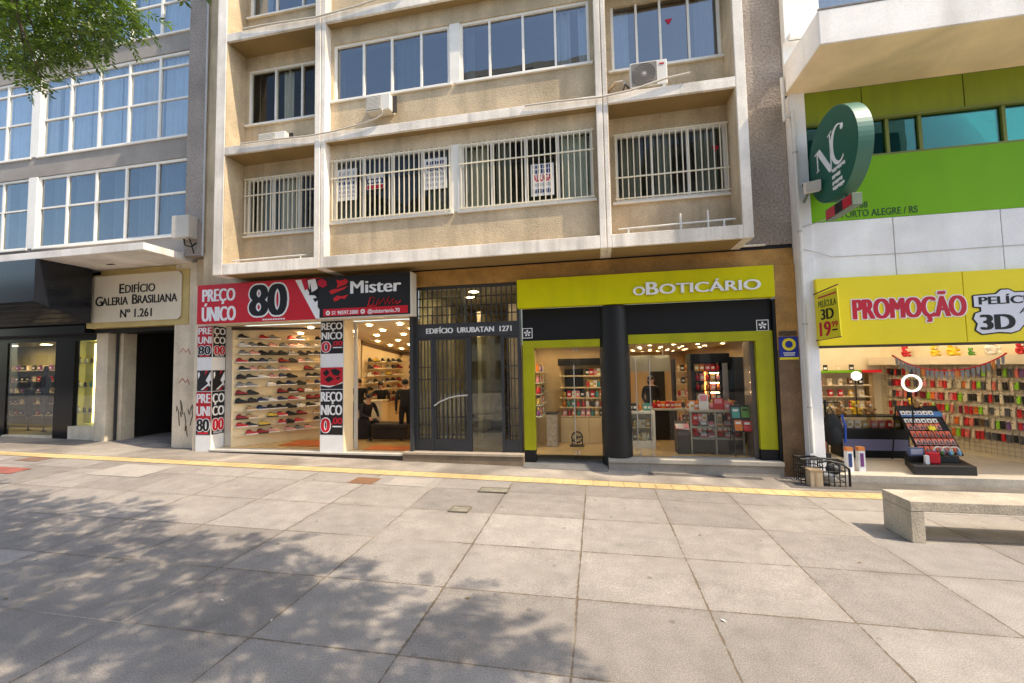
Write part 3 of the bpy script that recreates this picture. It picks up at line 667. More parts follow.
b.prism([(-5.66, 3.86), (-5.56, 3.90), (-5.46, 3.84), (-5.44, 3.74), (-5.54, 3.70), (-5.66, 3.76)], (0, sy-.008, 0), X_, Z_, F_, .003, 1)
b.obj('sneaker_picture', [WHITE, CRIMSON, INK], t)
b = MB()                                               # red three-stroke emblem
for pts in ([(-5.24, 3.85), (-5.12, 3.83), (-5.02, 3.86), (-4.96, 3.80), (-5.02, 3.74), (-5.10, 3.72), (-5.22, 3.68), (-5.20, 3.76)],
            [(-5.40, 3.62), (-5.28, 3.66), (-5.16, 3.66), (-4.97, 3.71), (-5.06, 3.64), (-5.20, 3.60), (-5.34, 3.55)],
            [(-5.30, 3.46), (-5.22, 3.52), (-5.10, 3.50), (-4.96, 3.53), (-5.04, 3.44), (-5.12, 3.46), (-5.20, 3.42), (-5.28, 3.40)]):
    b.prism(pts, (0, sy, 0), X_, Z_, F_, .004)
sc = [(-4.52, 3.26), (-4.46, 3.44), (-4.36, 3.44), (-4.40, 3.30), (-4.52, 3.26), (-4.34, 3.27), (-4.26, 3.42), (-4.28, 3.28), (-4.16, 3.42), (-4.14, 3.28), (-4.05, 3.44), (-4.06, 3.29), (-3.95, 3.40), (-3.98, 3.28), (-3.88, 3.36), (-3.90, 3.29), (-3.82, 3.32), (-3.80, 3.36)]
b.tube([(x, sy-.006, z) for x, z in sc], .011, 6)
b.obj('sign_emblem', M('emblem_red', (.62, .012, .02), .5, .04, 3), t)
b = MB(); b.text('Mister', (-4.90, sy, 3.545), X_, F_, .255, 1.10, off=0, fat=.05)
b.text('51 98597.3880', (-5.33, sy-.004, 3.125), X_, F_, .075, .60, off=.012); b.text('@mistertenis.70', (-4.52, sy-.004, 3.125), X_, F_, .075, .70, off=.012)
for x in (-5.42, -4.63): b.ring(.02, .048, (x, sy-.004, 3.165), X_, Z_, F_, .004, n=20)
b.obj('name_lettering', WHITE, t)
# cosmetics sign
t = thing('shop_sign', 'long lime green sign with white oBoticário letters', 'shop sign', (.8, 8.1, 3.11))
b = MB(); b.box(-1.48, 3.09, 8.10, 8.3, 3.12, 3.68); b.obj('sign_box', LIME, t, bevel=.004)
b = MB()
U = 2.16
b.text('O', (.71, 8.098, 3.258), X_, F_, .155, .20, off=0, depth=.035, fat=.045)
b.text('B', (.945, 8.098, 3.256), X_, F_, .23, .20, off=0, depth=.035, fat=.05)
b.text('OTICÁRIO', (1.175, 8.098, 3.262), X_, F_, .175, 1.68, off=0, depth=.035, fat=.045)
b.obj('lettering', WHITE, t)
# price posters on the pillars
def price_poster(name, label, O, U, N, w, h, left, right, red_left):
    t = thing(name, label, 'poster', O); O, U, N = Vector(O), Vector(U), Vector(N)
    def P(mb, u0, u1, v0, v1, mi, l=0.002): mb.prism([(u0*w, v0*h), (u1*w, v0*h), (u1*w, v1*h), (u0*w, v1*h)], O+N*l, U, Z_, N, .003, mi)
    b = MB(); P(b, 0, 1, 0, 1, 2, 0)
    segs = [(.13, .47), (.745, .995)]
    for i, (v0, v1) in enumerate(segs):
        P(b, 0.02, .98, v0, v1, 1, .003)
        if red_left: P(b, .0, 1., v0+(v1-v0)*.30, v0+(v1-v0)*.99, 0, .005)
    P(b, .02, .98, .475, .64, 0 if red_left == 2 else 1, .003)
    b.obj('backing', [M('poster_red', (.50, .01, .02), .5, .05, 3), SIGNBLK, PAPER], t)
    return t, P, O, U, N
def big(b, s, O, U, N, w, h, u0, u1, v0, v1, mi, off=.05, ref=None, l=.009):
    fat = .0 if ref is not None else .055
    if ref is not None: b.text(s, O+U*(u0*w)+Z_*(v0*h), U, N, (v1-v0)*h, (u1-u0)*w, off=0, lift=l, depth=.002, mi=mi, fat=.05, halo=.07)
    else: b.text(s, O+U*(u0*w)+Z_*(v0*h), U, N, (v1-v0)*h, (u1-u0)*w, off=0, lift=l, depth=.003, mi=mi, fat=fat)
PH = 2.86
for k, (O, U, N, w, l1, l2, num, lab) in enumerate([
        ((-9.0, 8.196, .20), X_, F_, .40, 'PRE', 'UNI', '80', 'red and black price poster on front face of the left shop pillar'),
        ((-8.596, 8.2, .20), Y_, X_, .34, 'ÇO', 'CO', '00', 'black price poster wrapped onto the right side of the left shop pillar'),
        ((-5.83, 8.196, .25), X_, F_, .55, 'REÇO', 'NICO', '0', 'black price poster with red zero on the second shop pillar')]):
    h = PH if k < 2 else 2.80
    t, P, O, U, N = price_poster('price_poster', lab, O, U, N, w, h, None, None, 1 if k == 0 else 0)
    b = MB()
    for (v0, v1) in [(.13, .47), (.745, .995)]:
        H = v1-v0
        big(b, l1, O, U, N, w, h, .06, .94, v0+H*.74, v0+H*.95, 0, .05); big(b, l2, O, U, N, w, h, .06, .94, v0+H*.44, v0+H*.66, 0, .05)
        if k < 2:
            big(b, num, O, U, N, w, h, .10, .90, v0+H*.09, v0+H*.36, 0, .09, .02); big(b, num, O, U, N, w, h, .10, .90, v0+H*.09, v0+H*.36, 1 if k == 0 else 2, .02, None, .014)
            b.prism([(.15*w, (v0+H*.02)*h), (.85*w, (v0+H*.02)*h), (.85*w, (v0+H*.06)*h), (.15*w, (v0+H*.06)*h)], O+N*.009, U, Z_, N, .003, 2 if k == 0 else 3)
        else:
            big(b, '0', O, U, N, w, h, .08, .42, v0+H*.06, v0+H*.36, 0, .10, .03); big(b, '0', O, U, N, w, h, .08, .42, v0+H*.06, v0+H*.36, 2, .05, None, .014)
            big(b, ',00', O, U, N, w, h, .50, .95, v0+H*.24, v0+H*.38, 2, .04); b.prism([(.55*w, (v0+H*.17)*h), (.95*w, (v0+H*.17)*h), (.95*w, (v0+H*.20)*h), (.55*w, (v0+H*.20)*h)], O+N*.009, U, Z_, N, .003, 0)
    b.obj('lettering', [WHITE, INK, M('poster_number_red', (.60, .01, .03), .5, .04, 3), GREYINK], t)
    b = MB()
    if k < 2:                                          # running-shoe artwork: slanted white and red blades
        for (q, mi) in (([(.28, .485), (.80, .535), (.62, .56), (.95, .63), (.98, .56), (.86, .55), (.95, .515), (.55, .485)], 0),
                        ([(.10, .57), (.22, .60), (.18, .63), (.08, .62)], 0), ([(.40, .48), (.70, .48), (.90, .515), (.80, .52)], 1), ([(.55, .60), (.78, .64), (.60, .64)], 1)):
            b.prism([(u*w, v*h) for u, v in q], O+N*.009, U, Z_, N, .003, mi)
    else:
        for (q, mi) in (([(.02, .64), (.98, .64), (.98, .53), (.70, .505), (.4, .50), (.02, .51)], 1), ([(.02, .515), (.40, .503), (.98, .535), (.98, .52), (.40, .488), (.02, .500)], 0),
                        ([(.12, .60), (.30, .625), (.42, .60), (.26, .57)], 2), ([(.45, .62), (.66, .63), (.90, .61), (.80, .575), (.60, .58)], 2), ([(.20, .55), (.42, .575), (.60, .55), (.36, .525)], 2), ([(.68, .56), (.88, .57), (.80, .54)], 2)):
            b.prism([(u*w, v*h) for u, v in q], O+N*(.009+.003*mi), U, Z_, N, .003, mi)
    b.obj('shoe_artwork', [WHITE, M('poster_red', (.50, .01, .02)), INK], t)
# small emblem plates on the dark band
for x, lab in ((-1.42, 'small square white-edged emblem plate beside the entrance gate'), (2.83, 'small square white-edged emblem plate near the right granite pilaster')):
    t = thing('emblem_plate', lab, 'emblem', (x+.1, 8.29, 2.53)); w = .20
    b = MB(); b.box(x, x+w, 8.288, 8.298, 2.54, 2.74); b.obj('plate', SIGNBLK, t)
    b = MB()
    for q in ((x, x+w, 2.54, 2.552), (x, x+w, 2.728, 2.74), (x, x+.012, 2.552, 2.728), (x+w-.012, x+w, 2.552, 2.728)): b.box(q[0], q[1], 8.283, 8.288, q[2], q[3])
    c = x+w/2
    for a in range(5):
        g = pi/2+a*2*pi/5; b.prism([(c+.008*cos(g+1.2), 2.64+.008*sin(g+1.2)), (c+.055*cos(g-.35), 2.64+.055*sin(g-.35)), (c+.07*cos(g), 2.64+.07*sin(g)), (c+.055*cos(g+.35), 2.64+.055*sin(g+.35))], (0, 8.288, 0), X_, Z_, F_, .004)
    b.obj('emblem', WHITE, t)
# blue plate on the pilaster
t = thing('wall_sign', 'blue plate with yellow ring on the granite pilaster', 'sign', (3.3, 8.21, 2.04))
b = MB(); b.box(3.15, 3.45, 8.205, 8.218, 2.06, 2.42, 0); b.box(3.15, 3.45, 8.203, 8.216, 2.02, 2.06, 1); b.obj('plate', [BLUE, PYEL], t)
b = MB(); b.ring(.062, .108, (3.305, 8.204, 2.285), X_, Z_, F_, .004, n=36); b.prism([(-.075, .095), (-.02, .082), (-.055, .05)], (3.305, 8.203, 2.285), X_, Z_, F_, .003); b.obj('ring_mark', PYEL, t)
b = MB()
for z, n_ in ((2.125, 9), (2.09, 8)):
    for k in range(n_): b.box(3.305-n_*.0105+k*.021, 3.305-n_*.0105+k*.021+.015, 8.199, 8.204, z, z+.02)
b.obj('small_print', WHITE, t)
b = MB(); b.box(3.16, 3.44, 8.209, 8.218, 2.44, 2.52); b.obj('old_sticker', M('rusty_sticker', (.09, .055, .03), .8, .6, 30), label='torn dark sticker above the blue plate on the pilaster', category='sticker')

# rental posters behind the barred windows
def rental(x0, x1, z0, z1, label, kind):
    y = 7.705; t = thing('rental_poster', label, 'poster', ((x0+x1)/2, y, z0), 'rental posters in the barred windows')
    b = MB(); b.box(x0, x1, y, y+.006, z0, z1); b.obj('sheet', PAPER, t); w, h = x1-x0, z1-z0
    b = MB()
    def bars(v0, v1, n, mi, sk=.0):
        for k in range(n):
            a = x0+w*(.08+.84*k/n); b.box(a, a+w*.84/n*.66, y-.004, y, z0+h*v0, z0+h*(v1-(.02 if k % 3 == 1 else 0)), mi)
    if kind == 'aluga':
        bars(.86, .97, 7, 0); bars(.70, .83, 7, 0); b.text('ALUGA', (x0+w*.07, y, z0+h*.46), X_, F_, h*.20, w*.86, off=.02, mi=1); bars(.30, .41, 8, 2); bars(.09, .22, 8, 0)
    elif kind == 'vendo':
        bars(.80, .91, 7, 0); b.text('VENDO', (x0+w*.07, y, z0+h*.60), X_, F_, h*.13, w*.86, off=.02, mi=0); bars(.42, .52, 7, 2); bars(.27, .36, 7, 2); bars(.10, .18, 6, 2)
    elif kind == 'plain':
        bars(.80, .92, 6, 2); bars(.66, .75, 6, 0); bars(.50, .60, 7, 0); bars(.36, .44, 6, 2); bars(.22, .30, 6, 2); bars(.12, .17, 4, 2)
    else:
        b.box(x0+.01, x1-.01, y-.003, y, z0+h*.36, z0+h*.72, 0); b.box(x0+.01, x1-.01, y-.003, y, z0+h*.02, z0+h*.28, 1)
        for k in range(7): b.box(x0+w*(.1+.115*k), x0+w*(.1+.115*k+.07), y-.006, y-.003, z0+h*.46, z0+h*.62, 3)
    b.obj('lettering', [NAVY, CRIMSON, GREYINK, WHITE], t)
rental(-5.12, -4.68, 5.44, 6.10, 'tall faded white poster in the first window pane from the left', 'plain')
rental(-4.46, -4.09, 5.62, 5.92, 'small blue and red poster in the second window pane from the left', 'blue')
rental(-3.21, -2.75, 5.49, 6.11, 'white poster reading VENDO in the fourth window pane', 'vendo')
rental(-1.10, -.67, 5.15, 5.76, 'white poster reading ALUGA in red behind the window bars', 'aluga')
for x, z, lab in ((1.52, 8.40, 'small red triangle sticker on the second-floor window of the right bay'), (2.23, 5.86, 'small red triangle sticker behind the barred window of the right bay')):
    b = MB(); b.prism([(x-.07, z+.05), (x+.07, z+.055), (x, z-.06)], (0, yb+.005, 0), X_, Z_, F_, .004); b.obj('window_sticker', CRIMSON, label=lab, category='sticker')

# air conditioners, hoses, rails
t = thing('split_condenser', 'white split condenser with round fan on the right bay ledge', 'air conditioner', (1.03, 7.72, 6.80))
x0, x1, z0, z1 = .74, 1.37, 6.88, 7.33
b = MB(); b.box(x0, x1, 7.56, 7.82, z0, z1); b.obj('casing', ACW, t, bevel=.012)
b = MB(); fx0, fx1 = x0+.04, x0+.44
b.box(fx0-.015, fx1+.015, 7.552, 7.56, z0+.02, z1-.02, 0)
c = ((fx0+fx1)/2, 7.551, (z0+z1)/2)
for r_ in (.195, .165, .135, .105, .075): b.ring(r_-.006, r_, c, X_, Z_, F_, .010, mi=1, n=36)
for k in range(16):
    a = 2*pi*k/16; b.tube([(c[0]+.05*cos(a), 7.546, c[2]+.05*sin(a)), (c[0]+.195*cos(a+.35), 7.546, c[2]+.195*sin(a+.35))], .0035, 5, 1)
b.ring(.0, .05, c, X_, Z_, F_, .010, mi=1, n=20); b.prism([(-.018, -.012), (0, .018), (.018, -.012), (0, -.004)], (c[0], 7.54, c[2]), X_, Z_, F_, .004, 2)
b.obj('fan_grille', [FANGR, M('grille_wire', (.30, .27, .23), .5, .1, 5), WHITE], t)
b = MB(); b.box(x0+.5, x0+.58, 7.553, 7.56, z1-.09, z1-.065); b.obj('badge', CRIMSON, t)
b = MB()
for x in (x0+.07, x1-.09): b.box(x, x+.05, 7.55, 7.84, 6.80, z0)
b.obj('feet', GREYPL, t)
b = MB(); b.tube([(x0-.0, 7.75, 7.0), (x0-.06, 7.74, 7.06), (x0-.10, 7.74, 7.14), (x0-.24, 7.80, 7.17), (x0-.36, 8.0, 7.18)], .03, 8); b.tube([(x0, 7.7, 6.96), (x0-.08, 7.7, 7.06), (x0-.12, 7.68, 6.92), (x0-.16, 7.66, 6.82)], .012, 6, 1); b.obj('refrigerant_pipe', [HOSE, BLACK], t)
def window_ac(x0, x1, y0, y1, z0, z1, label):
    t = thing('window_air_conditioner', label, 'air conditioner', ((x0+x1)/2, y1, z0))
    b = MB(); b.box(x0, x1, y0, y1, z0, z1); b.obj('casing', ACW, t, bevel=.01)
    b = MB(); w = x1-x0; n = int((z1-z0-.05)/.026)
    b.box(x0+.02, x0+w*.62, y0-.004, y0, z0+.02, z1-.02, 1)
    for k in range(n): b.box(x0+.025, x0+w*.61, y0-.018, y0-.004, z0+.03+k*.026, z0+.042+k*.026, 0)
    b.obj('louvre', [ACW, FANGR], t)
    b = MB(); b.box(x1-.012, x1+.09, y0+.12, y0+.14, z0-.01, z1+.01); b.box(x0-.06, x0+.01, y0+.12, y0+.14, z1-.10, z1+.02); b.obj('mounting_board', M('dark_board', (.05, .04, .035), .7, .1, 4), t)
window_ac(-4.34, -3.84, 7.48, 7.70, 7.10, 7.42, 'white window air conditioner below the second-floor centre windows')
window_ac(-6.95, -6.30, 7.62, 8.0, 6.81, 7.05, 'low white air conditioner sitting on the left bay ledge')
def hose(path, r, label, mat=HOSE):
    b = MB(); b.tube(path, r, 7); return b.obj('drain_hose', mat, label=label, category='hose')
hose([(-3.98, 7.47, 7.10), (-3.99, 7.46, 7.0), (-4.1, 7.46, 6.93), (-4.4, 7.46, 6.86), (-5.0, 7.46, 6.79), (-5.6, 7.46, 6.76), (-6.3, 7.47, 6.79), (-7.25, 7.47, 6.80)], .016, 'cream drain hose running down from the centre air conditioner to left ledge')
hose([(-1.15, 7.47, 6.77), (-.6, 7.46, 6.76), (.2, 7.46, 6.73), (.75, 7.46, 6.78), (1.3, 7.46, 6.90), (1.72, 7.47, 6.95)], .017, 'pale drain pipe crossing the post below the split condenser')
hose([(-7.25, 7.47, 9.34), (-6.6, 7.46, 9.32), (-5.5, 7.46, 9.27), (-4.6, 7.46, 9.33), (-3.6, 7.46, 9.44), (-3.45, 7.47, 9.52)], .018, 'cream drain pipe along the top left ledge')
def rail(pts, posts, label):
    t = thing('ledge_rail', label, 'railing', (pts[0][0], pts[0][1], BEAMS[0][1])); b = MB()
    b.tube(pts, .017, 8); b.obj('bar', PIPEW, t)
    for x, zt in posts: b = MB(); b.tube([(x, pts[0][1], 4.255), (x, pts[0][1], zt)], .017, 8); b.obj('post', PIPEW, t)
rail([(-7.52, 7.6, 4.335), (-5.75, 7.6, 4.35)], [(-7.42, 4.335), (-5.88, 4.35)], 'low white pipe rail on the left bay ledge')
rail([(.45, 7.6, 4.365), (2.36, 7.6, 4.395)], [(.62, 4.365), (1.49, 4.56), (1.93, 4.58), (2.18, 4.40)], 'low white pipe rail with two tall posts on right ledge')

# ------------------------------------------------------------------ shoe shop contents
def shoe_mesh(upper, sole):
    b = MB(); L = .235
    st = [(-.5, .026, .062), (-.42, .034, .082), (-.22, .034, .080), (-.02, .035, .066), (.2, .040, .050), (.36, .040, .042), (.47, .028, .034), (.5, .012, .026)]
    v = []; f = []
    for t, w, z in st: v += [(t*L, -w, .018), (t*L, -w*.98, .018+(z-.018)*.55), (t*L, -w*.45, z), (t*L, w*.45, z), (t*L, w*.98, .018+(z-.018)*.55), (t*L, w, .018)]
    for i in range(len(st)-1):
        for k in range(5): f.append((i*6+k, i*6+k+1, i*6+7+k, i*6+6+k))
    n = len(st); f += [tuple(range(6)), tuple((n-1)*6+k for k in range(6))[::-1]]
    b.add(v, f, 0, True)
    v = []; f = []
    for t, w, z in st: v += [(t*L*1.04, -w*1.1, 0), (t*L*1.04, w*1.1, 0), (t*L*1.04, w*1.1, .020), (t*L*1.04, -w*1.1, .020)]
    for i in range(n-1):
        for k in range(4): f.append((i*4+k, i*4+(k+1) % 4, i*4+4+(k+1) % 4, i*4+4+k))
    f += [(0, 1, 2, 3), tuple((n-1)*4+k for k in range(4))[::-1]]; b.add(v, f, 1)
    b.ball((-.25*L, 0, .082), (.045, .022, .010), 2, 8, 4)
    for k in range(3): b.box((.0+.07*k)*L, (.02+.07*k)*L, -.022, .022, .066-.006*k, .072-.006*k, 1)
    b.V = [(x*1.06, y*1.05, z*1.28) for x, y, z in b.V]
    o = b.obj('sneaker', [upper, sole, INK], loc=(0, 0, 0)); me = o.data; bpy.data.objects.remove(o); return me
def C3(name, c): return M(name, c, .6, .08, 6)
SOLEW, SOLEB = C3('white_sole', (.75, .74, .70)), C3('black_sole', (.02, .02, .02))
SHOES = [(n, shoe_mesh(C3('shoe_'+n.replace(' ', '_').replace('-', '_'), c), s)) for n, c, s in [
    ('black', (.018, .018, .02), SOLEW), ('all black', (.016, .016, .016), SOLEB), ('white', (.74, .72, .68), SOLEW), ('red and black', (.28, .02, .02), SOLEB), ('navy', (.02, .03, .09), SOLEW),
    ('grey', (.22, .22, .22), SOLEW), ('tan', (.40, .25, .11), SOLEW), ('pink', (.62, .30, .27), SOLEW), ('red', (.50, .03, .03), SOLEW), ('yellow', (.66, .47, .06), SOLEB)]]
WGT = [0, 0, 0, 1, 1, 1, 2, 3, 3, 4, 5, 5, 6, 7, 8, 9]
angA = math.atan2(dA.y, dA.x); nc = 12
for i, z in enumerate(ROWS):
    for j in range(nc):
        if random.random() < .09 or (i == 0 and j % 3 == 1): continue
        k = random.choice(WGT) if i > 1 else random.choice([2, 5, 0, 7, 8]); n, me = SHOES[k]
        p = A0+dA*(.22+j*(LA-.32)/(nc-1)+random.uniform(-.035, .035))+nA*.07
        inst('sneaker', me, (p.x, p.y, z-.004), '%s sneaker, %s row down, %s column from the street, on display wall' % (n, ordn(i+1), ordn(j+1)), 'shoe', 'sneakers on the angled display wall', rz=angA+random.uniform(-.35, .35))
for i, z in enumerate(INROWS):
    for j in range(6):
        n, me = SHOES[random.choice(WGT)]
        inst('sneaker', me, (-6.22, 10.95+j*.36, z-.006), '%s sneaker, %s shelf down, %s from front, inner left wall' % (n, ordn(i+1), ordn(j+1)), 'shoe', 'sneakers on the inner left wall', rz=pi/2+random.uniform(-.3, .3))
    for j in range(6):
        n, me = SHOES[random.choice([0, 1, 1, 3, 4, 5])]
        inst('sneaker', me, (-5.85+j*.32, 12.93, z-.006), '%s sneaker, %s shelf down, %s from left, back wall' % (n, ordn(i+1), ordn(j+1)), 'shoe', 'sneakers on the back wall', rz=random.choice([0, .5]))
DKB = M('dark_brown_bench', (.014, .010, .008), .5, .1, 3)
t = thing('fitting_bench', 'long dark upholstered fitting bench in the shoe shop doorway', 'bench', (-4.75, 9.75, FZ))
b = MB(); b.box(-5.35, -4.45, 9.50, 9.95, FZ+.05, FZ+.30); b.obj('base', DKB, t, bevel=.01)
b = MB(); b.box(-5.38, -4.42, 9.47, 9.98, FZ+.30, FZ+.42); b.obj('seat', DKB, t, bevel=.03)
t = thing('fitting_bench', 'second dark bench further left, half hidden by the pillar', 'bench', (-5.9, 9.8, FZ))
b = MB(); b.box(-6.2, -5.62, 9.7, 10.2, FZ+.02, FZ+.36); b.obj('base', DKB, t, bevel=.01)
b = MB(); b.box(-6.22, -5.60, 9.68, 10.22, FZ+.36, FZ+.47); b.obj('seat', DKB, t, bevel=.03)
t = thing('shop_counter', 'pale narrow cream sales counter inside the shoe shop', 'counter', (-5.45, 10.75, FZ))
b = MB(); b.box(-5.88, -5.60, 10.4, 10.75, FZ, 1.12); b.obj('front_panel', CREAMW, t, bevel=.005)
b = MB(); b.box(-6.12, -5.57, 10.38, 10.77, 1.12, 1.16); b.obj('counter_top', M('pale_counter_top', (.7, .6, .42), .4, .05, 3), t, bevel=.005)
t = thing('low_display_table', 'low table with pale shoe boxes near the back of the shop', 'table', (-4.75, 11.2, FZ))
b = MB(); b.box(-5.15, -4.35, 11.0, 11.4, FZ+.32, FZ+.38); b.obj('tabletop', DKB, t)
for x in (-5.1, -4.44):
    for y in (11.04, 11.32): b = MB(); b.box(x, x+.05, y, y+.05, FZ, FZ+.32); b.obj('leg', DKB, t)
for k in range(4):
    b = MB(); b.box(-5.08+k*.19, -4.92+k*.19, 11.05, 11.3, FZ+.38, FZ+.46+.02*(k % 2)); b.obj('shoe_box', CREAMW, label='pale shoe box on the low table, %s from the left' % ordn(k+1), category='box', group='shoe boxes on the low table')

# ------------------------------------------------------------------ people
SKIN = M('skin', (.52, .31, .20), .55, .05, 5)
HAIR = M('dark_hair', (.012, .009, .008), .5, .2, 20)
CLOTH = {n: M('cloth_'+n, c, .85, .12, 6, .1, 150) for n, c in (('black', (.008, .008, .009)), ('charcoal', (.016, .016, .019)), ('navy', (.012, .016, .035)), ('brown', (.05, .035, .025)))}
def person(label, loc, rz, H, J, top, bottom, hair='short', shoes=None):
    """J: joint name -> position in head-height units scaled so standing height = 1; body grown with a skin modifier"""
    t = thing('person', label, 'person', loc)
    t.rotation_euler = (0, 0, rz)
    names = list(J); co = [Vector(J[n])*H for n in names]; ix = {n: i for i, n in enumerate(names)}
    E_ = [('pelvis', 'waist'), ('waist', 'chest'), ('chest', 'neck'), ('neck', 'head0'), ('head0', 'head1')]
    for s in 'LR':
        E_ += [('chest', 'sh'+s), ('sh'+s, 'el'+s), ('el'+s, 'wr'+s), ('wr'+s, 'pa'+s), ('pelvis', 'hip'+s), ('hip'+s, 'kn'+s), ('kn'+s, 'an'+s), ('an'+s, 'to'+s)]
    rad = dict(pelvis=(.088, .066), waist=(.086, .066), chest=(.100, .070), neck=(.032, .034), head0=(.040, .046), head1=(.044, .052))
    for s in 'LR': rad.update({'sh'+s: (.040, .040), 'el'+s: (.026, .026), 'wr'+s: (.017, .019), 'pa'+s: (.022, .013), 'hip'+s: (.056, .056), 'kn'+s: (.037, .037), 'an'+s: (.024, .026), 'to'+s: (.026, .018)})
    me = bpy.data.meshes.new('body_cage'); me.from_pydata(co, [(ix[a], ix[c]) for a, c in E_], [])
    o = bpy.data.objects.new('body_cage', me); COL.objects.link(o)
    sk = o.modifiers.new('skin', 'SKIN'); ss = o.modifiers.new('sub', 'SUBSURF'); ss.levels = 2; ss.render_levels = 2
    for i, n in enumerate(names):
        me.skin_vertices[0].data[i].radius = (rad[n][0]*H, rad[n][1]*H); me.skin_vertices[0].data[i].use_root = (n == 'pelvis')
    dg = bpy.context.evaluated_depsgraph_get(); dg.update()
    m2 = bpy.data.meshes.new_from_object(o.evaluated_get(dg)); bpy.data.objects.remove(o)
    b = MB(); V = [v.co.copy() for v in m2.vertices]; b.V = [tuple(v) for v in V]
    def near(c):
        best = None
        for a, e in E_:
            A, D = co[ix[a]], co[ix[e]]-co[ix[a]]; s = max(0, min(1, (c-A).dot(D)/max(D.length_squared, 1e-9))); d = (c-A-D*s).length-rad[a][0]*H*.5
            if best is None or d < best[0]: best = (d, a, e, s)
        return best
    for p in m2.polygons:
        c = p.center; _, a, e, s = near(c); k = 0
        if a in ('chest',) and e == 'neck' and s > .8 or a in ('neck', 'head0'): k = 2
        elif e[:2] == 'pa': k = 2
        elif e[:2] in ('hi', 'kn', 'an') or (a == 'pelvis' and s < .25): k = 1
        elif e[:2] == 'to': k = 3
        b.F.append(list(p.vertices)); b.I.append(k); b.S.append(True)
    # fingers and thumb, rooted in each palm
    for s in 'LR':
        pa, wr = co[ix['pa'+s]], co[ix['wr'+s]]; d = (pa-wr).normalized(); side = d.cross(Vector((0, 1, 0)));
        if side.length < .2: side = d.cross(Vector((1, 0, 0)))
        side.normalize(); nrm = d.cross(side)
        for k, l in enumerate((.036, .042, .040, .031)):
            r0 = pa+side*((k-1.5)*.010*H); b.tube([r0, r0+d*l*.55*H+nrm*.002*H, r0+d*l*H+nrm*.012*H], [.0055*H, .005*H, .004*H], 6, 2)
        r0 = pa-d*.012*H-side*.016*H; b.tube([r0, r0-side*.014*H+d*.012*H, r0-side*.016*H+d*.030*H], [.006*H, .0055*H, .0045*H], 6, 2)
    # face: nose, eyes, mouth, ears
    h0, h1 = co[ix['head0']], co[ix['head1']]; hc = (h0+h1)/2; fwd_ = Vector((0, -1, 0))
    b.ball(hc+Vector((0, -.05*H, -.008*H)), (.009*H, .012*H, .014*H), 2, 8, 5)
    for sx in (-1, 1):
        b.ball(hc+Vector((sx*.018*H, -.047*H, .006*H)), (.007*H, .004*H, .004*H), 4, 8, 5); b.ball(hc+Vector((sx*.047*H, .0, -.002*H)), (.006*H, .012*H, .018*H), 2, 8, 5)
    b.ball(hc+Vector((0, -.046*H, -.030*H)), (.014*H, .004*H, .004*H), 5, 8, 5)
    o = b.obj('body', [CLOTH[top], CLOTH[bottom], SKIN, SOLEB, INK, M('lips', (.30, .12, .10), .5, .05, 5)], None, loc=(0, 0, 0), clean=False); o.parent = t; o.location = (0, 0, 0)
    hb = MB(); hb.ball(hc+Vector((0, .012*H, .020*H)), (.056*H, .060*H, .052*H), 0, 14, 9)
    if hair == 'long': hb.ball(hc+Vector((0, .030*H, -.03*H)), (.054*H, .034*H, .085*H), 0, 14, 9)
    h = hb.obj('hair', HAIR, None, loc=(0, 0, 0)); h.parent = t; h.location = (0, 0, 0)
    return t
STAND = dict(pelvis=(0, 0, .53), waist=(0, .005, .62), chest=(0, 0, .75), neck=(0, .005, .845), head0=(0, -.008, .895), head1=(0, -.008, .955),
    shL=(.115, 0, .805), elL=(.145, .02, .64), wrL=(.135, -.05, .50), paL=(.13, -.065, .455), shR=(-.115, 0, .805), elR=(-.145, .02, .64), wrR=(-.12, -.07, .52), paR=(-.11, -.095, .48),
    hipL=(.055, 0, .50), knL=(.06, -.01, .28), anL=(.06, .01, .045), toL=(.065, -.09, .02), hipR=(-.055, 0, .50), knR=(-.06, -.012, .28), anR=(-.06, .01, .045), toR=(-.065, -.09, .02))
CLERK = dict(STAND, shR=(-.115, -.02, .80), elR=(-.20, -.12, .70), wrR=(-.34, -.15, .66), paR=(-.385, -.16, .655), elL=(.15, -.02, .64), wrL=(.06, -.14, .62), paL=(.02, -.165, .615), chest=(0, -.02, .75), neck=(0, -.025, .845), head0=(-.01, -.05, .893), head1=(-.01, -.055, .953))
SIT = dict(pelvis=(0, 0, .30), waist=(0, -.01, .39), chest=(0, -.05, .52), neck=(0, -.07, .61), head0=(0, -.095, .655), head1=(0, -.11, .715),
    shL=(.115, -.05, .575), elL=(.15, -.11, .42), wrL=(.10, -.22, .36), paL=(.08, -.26, .345), shR=(-.115, -.05, .575), elR=(-.15, -.11, .42), wrR=(-.08, -.23, .37), paR=(-.06, -.27, .355),
    hipL=(.06, -.02, .29), knL=(.085, -.25, .28), anL=(.085, -.22, .045), toL=(.09, -.31, .02), hipR=(-.06, -.02, .29), knR=(-.085, -.25, .28), anR=(-.085, -.24, .045), toR=(-.09, -.33, .02))
WALK = dict(STAND, elR=(-.15, .06, .65), wrR=(-.13, .03, .52), paR=(-.125, .0, .475), anL=(.06, -.05, .045), toL=(.065, -.15, .02), knL=(.06, -.06, .28))
person('person in dark jacket and black trousers standing in the shoe shop doorway', (-4.55, 9.62, FZ), R(215), 1.50, STAND, 'charcoal', 'black')
person('clerk in black reaching across the cream counter', (-5.90, 10.98, FZ), R(20), 1.40, CLERK, 'black', 'black', 'long')
person('seated customer in dark clothes on the left fitting bench', (-5.72, 9.85, FZ), R(60), 1.50, SIT, 'charcoal', 'black')
person('person in black standing at the far left edge behind the pillar', (-6.22, 10.35, FZ), R(20), 1.50, WALK, 'black', 'charcoal')
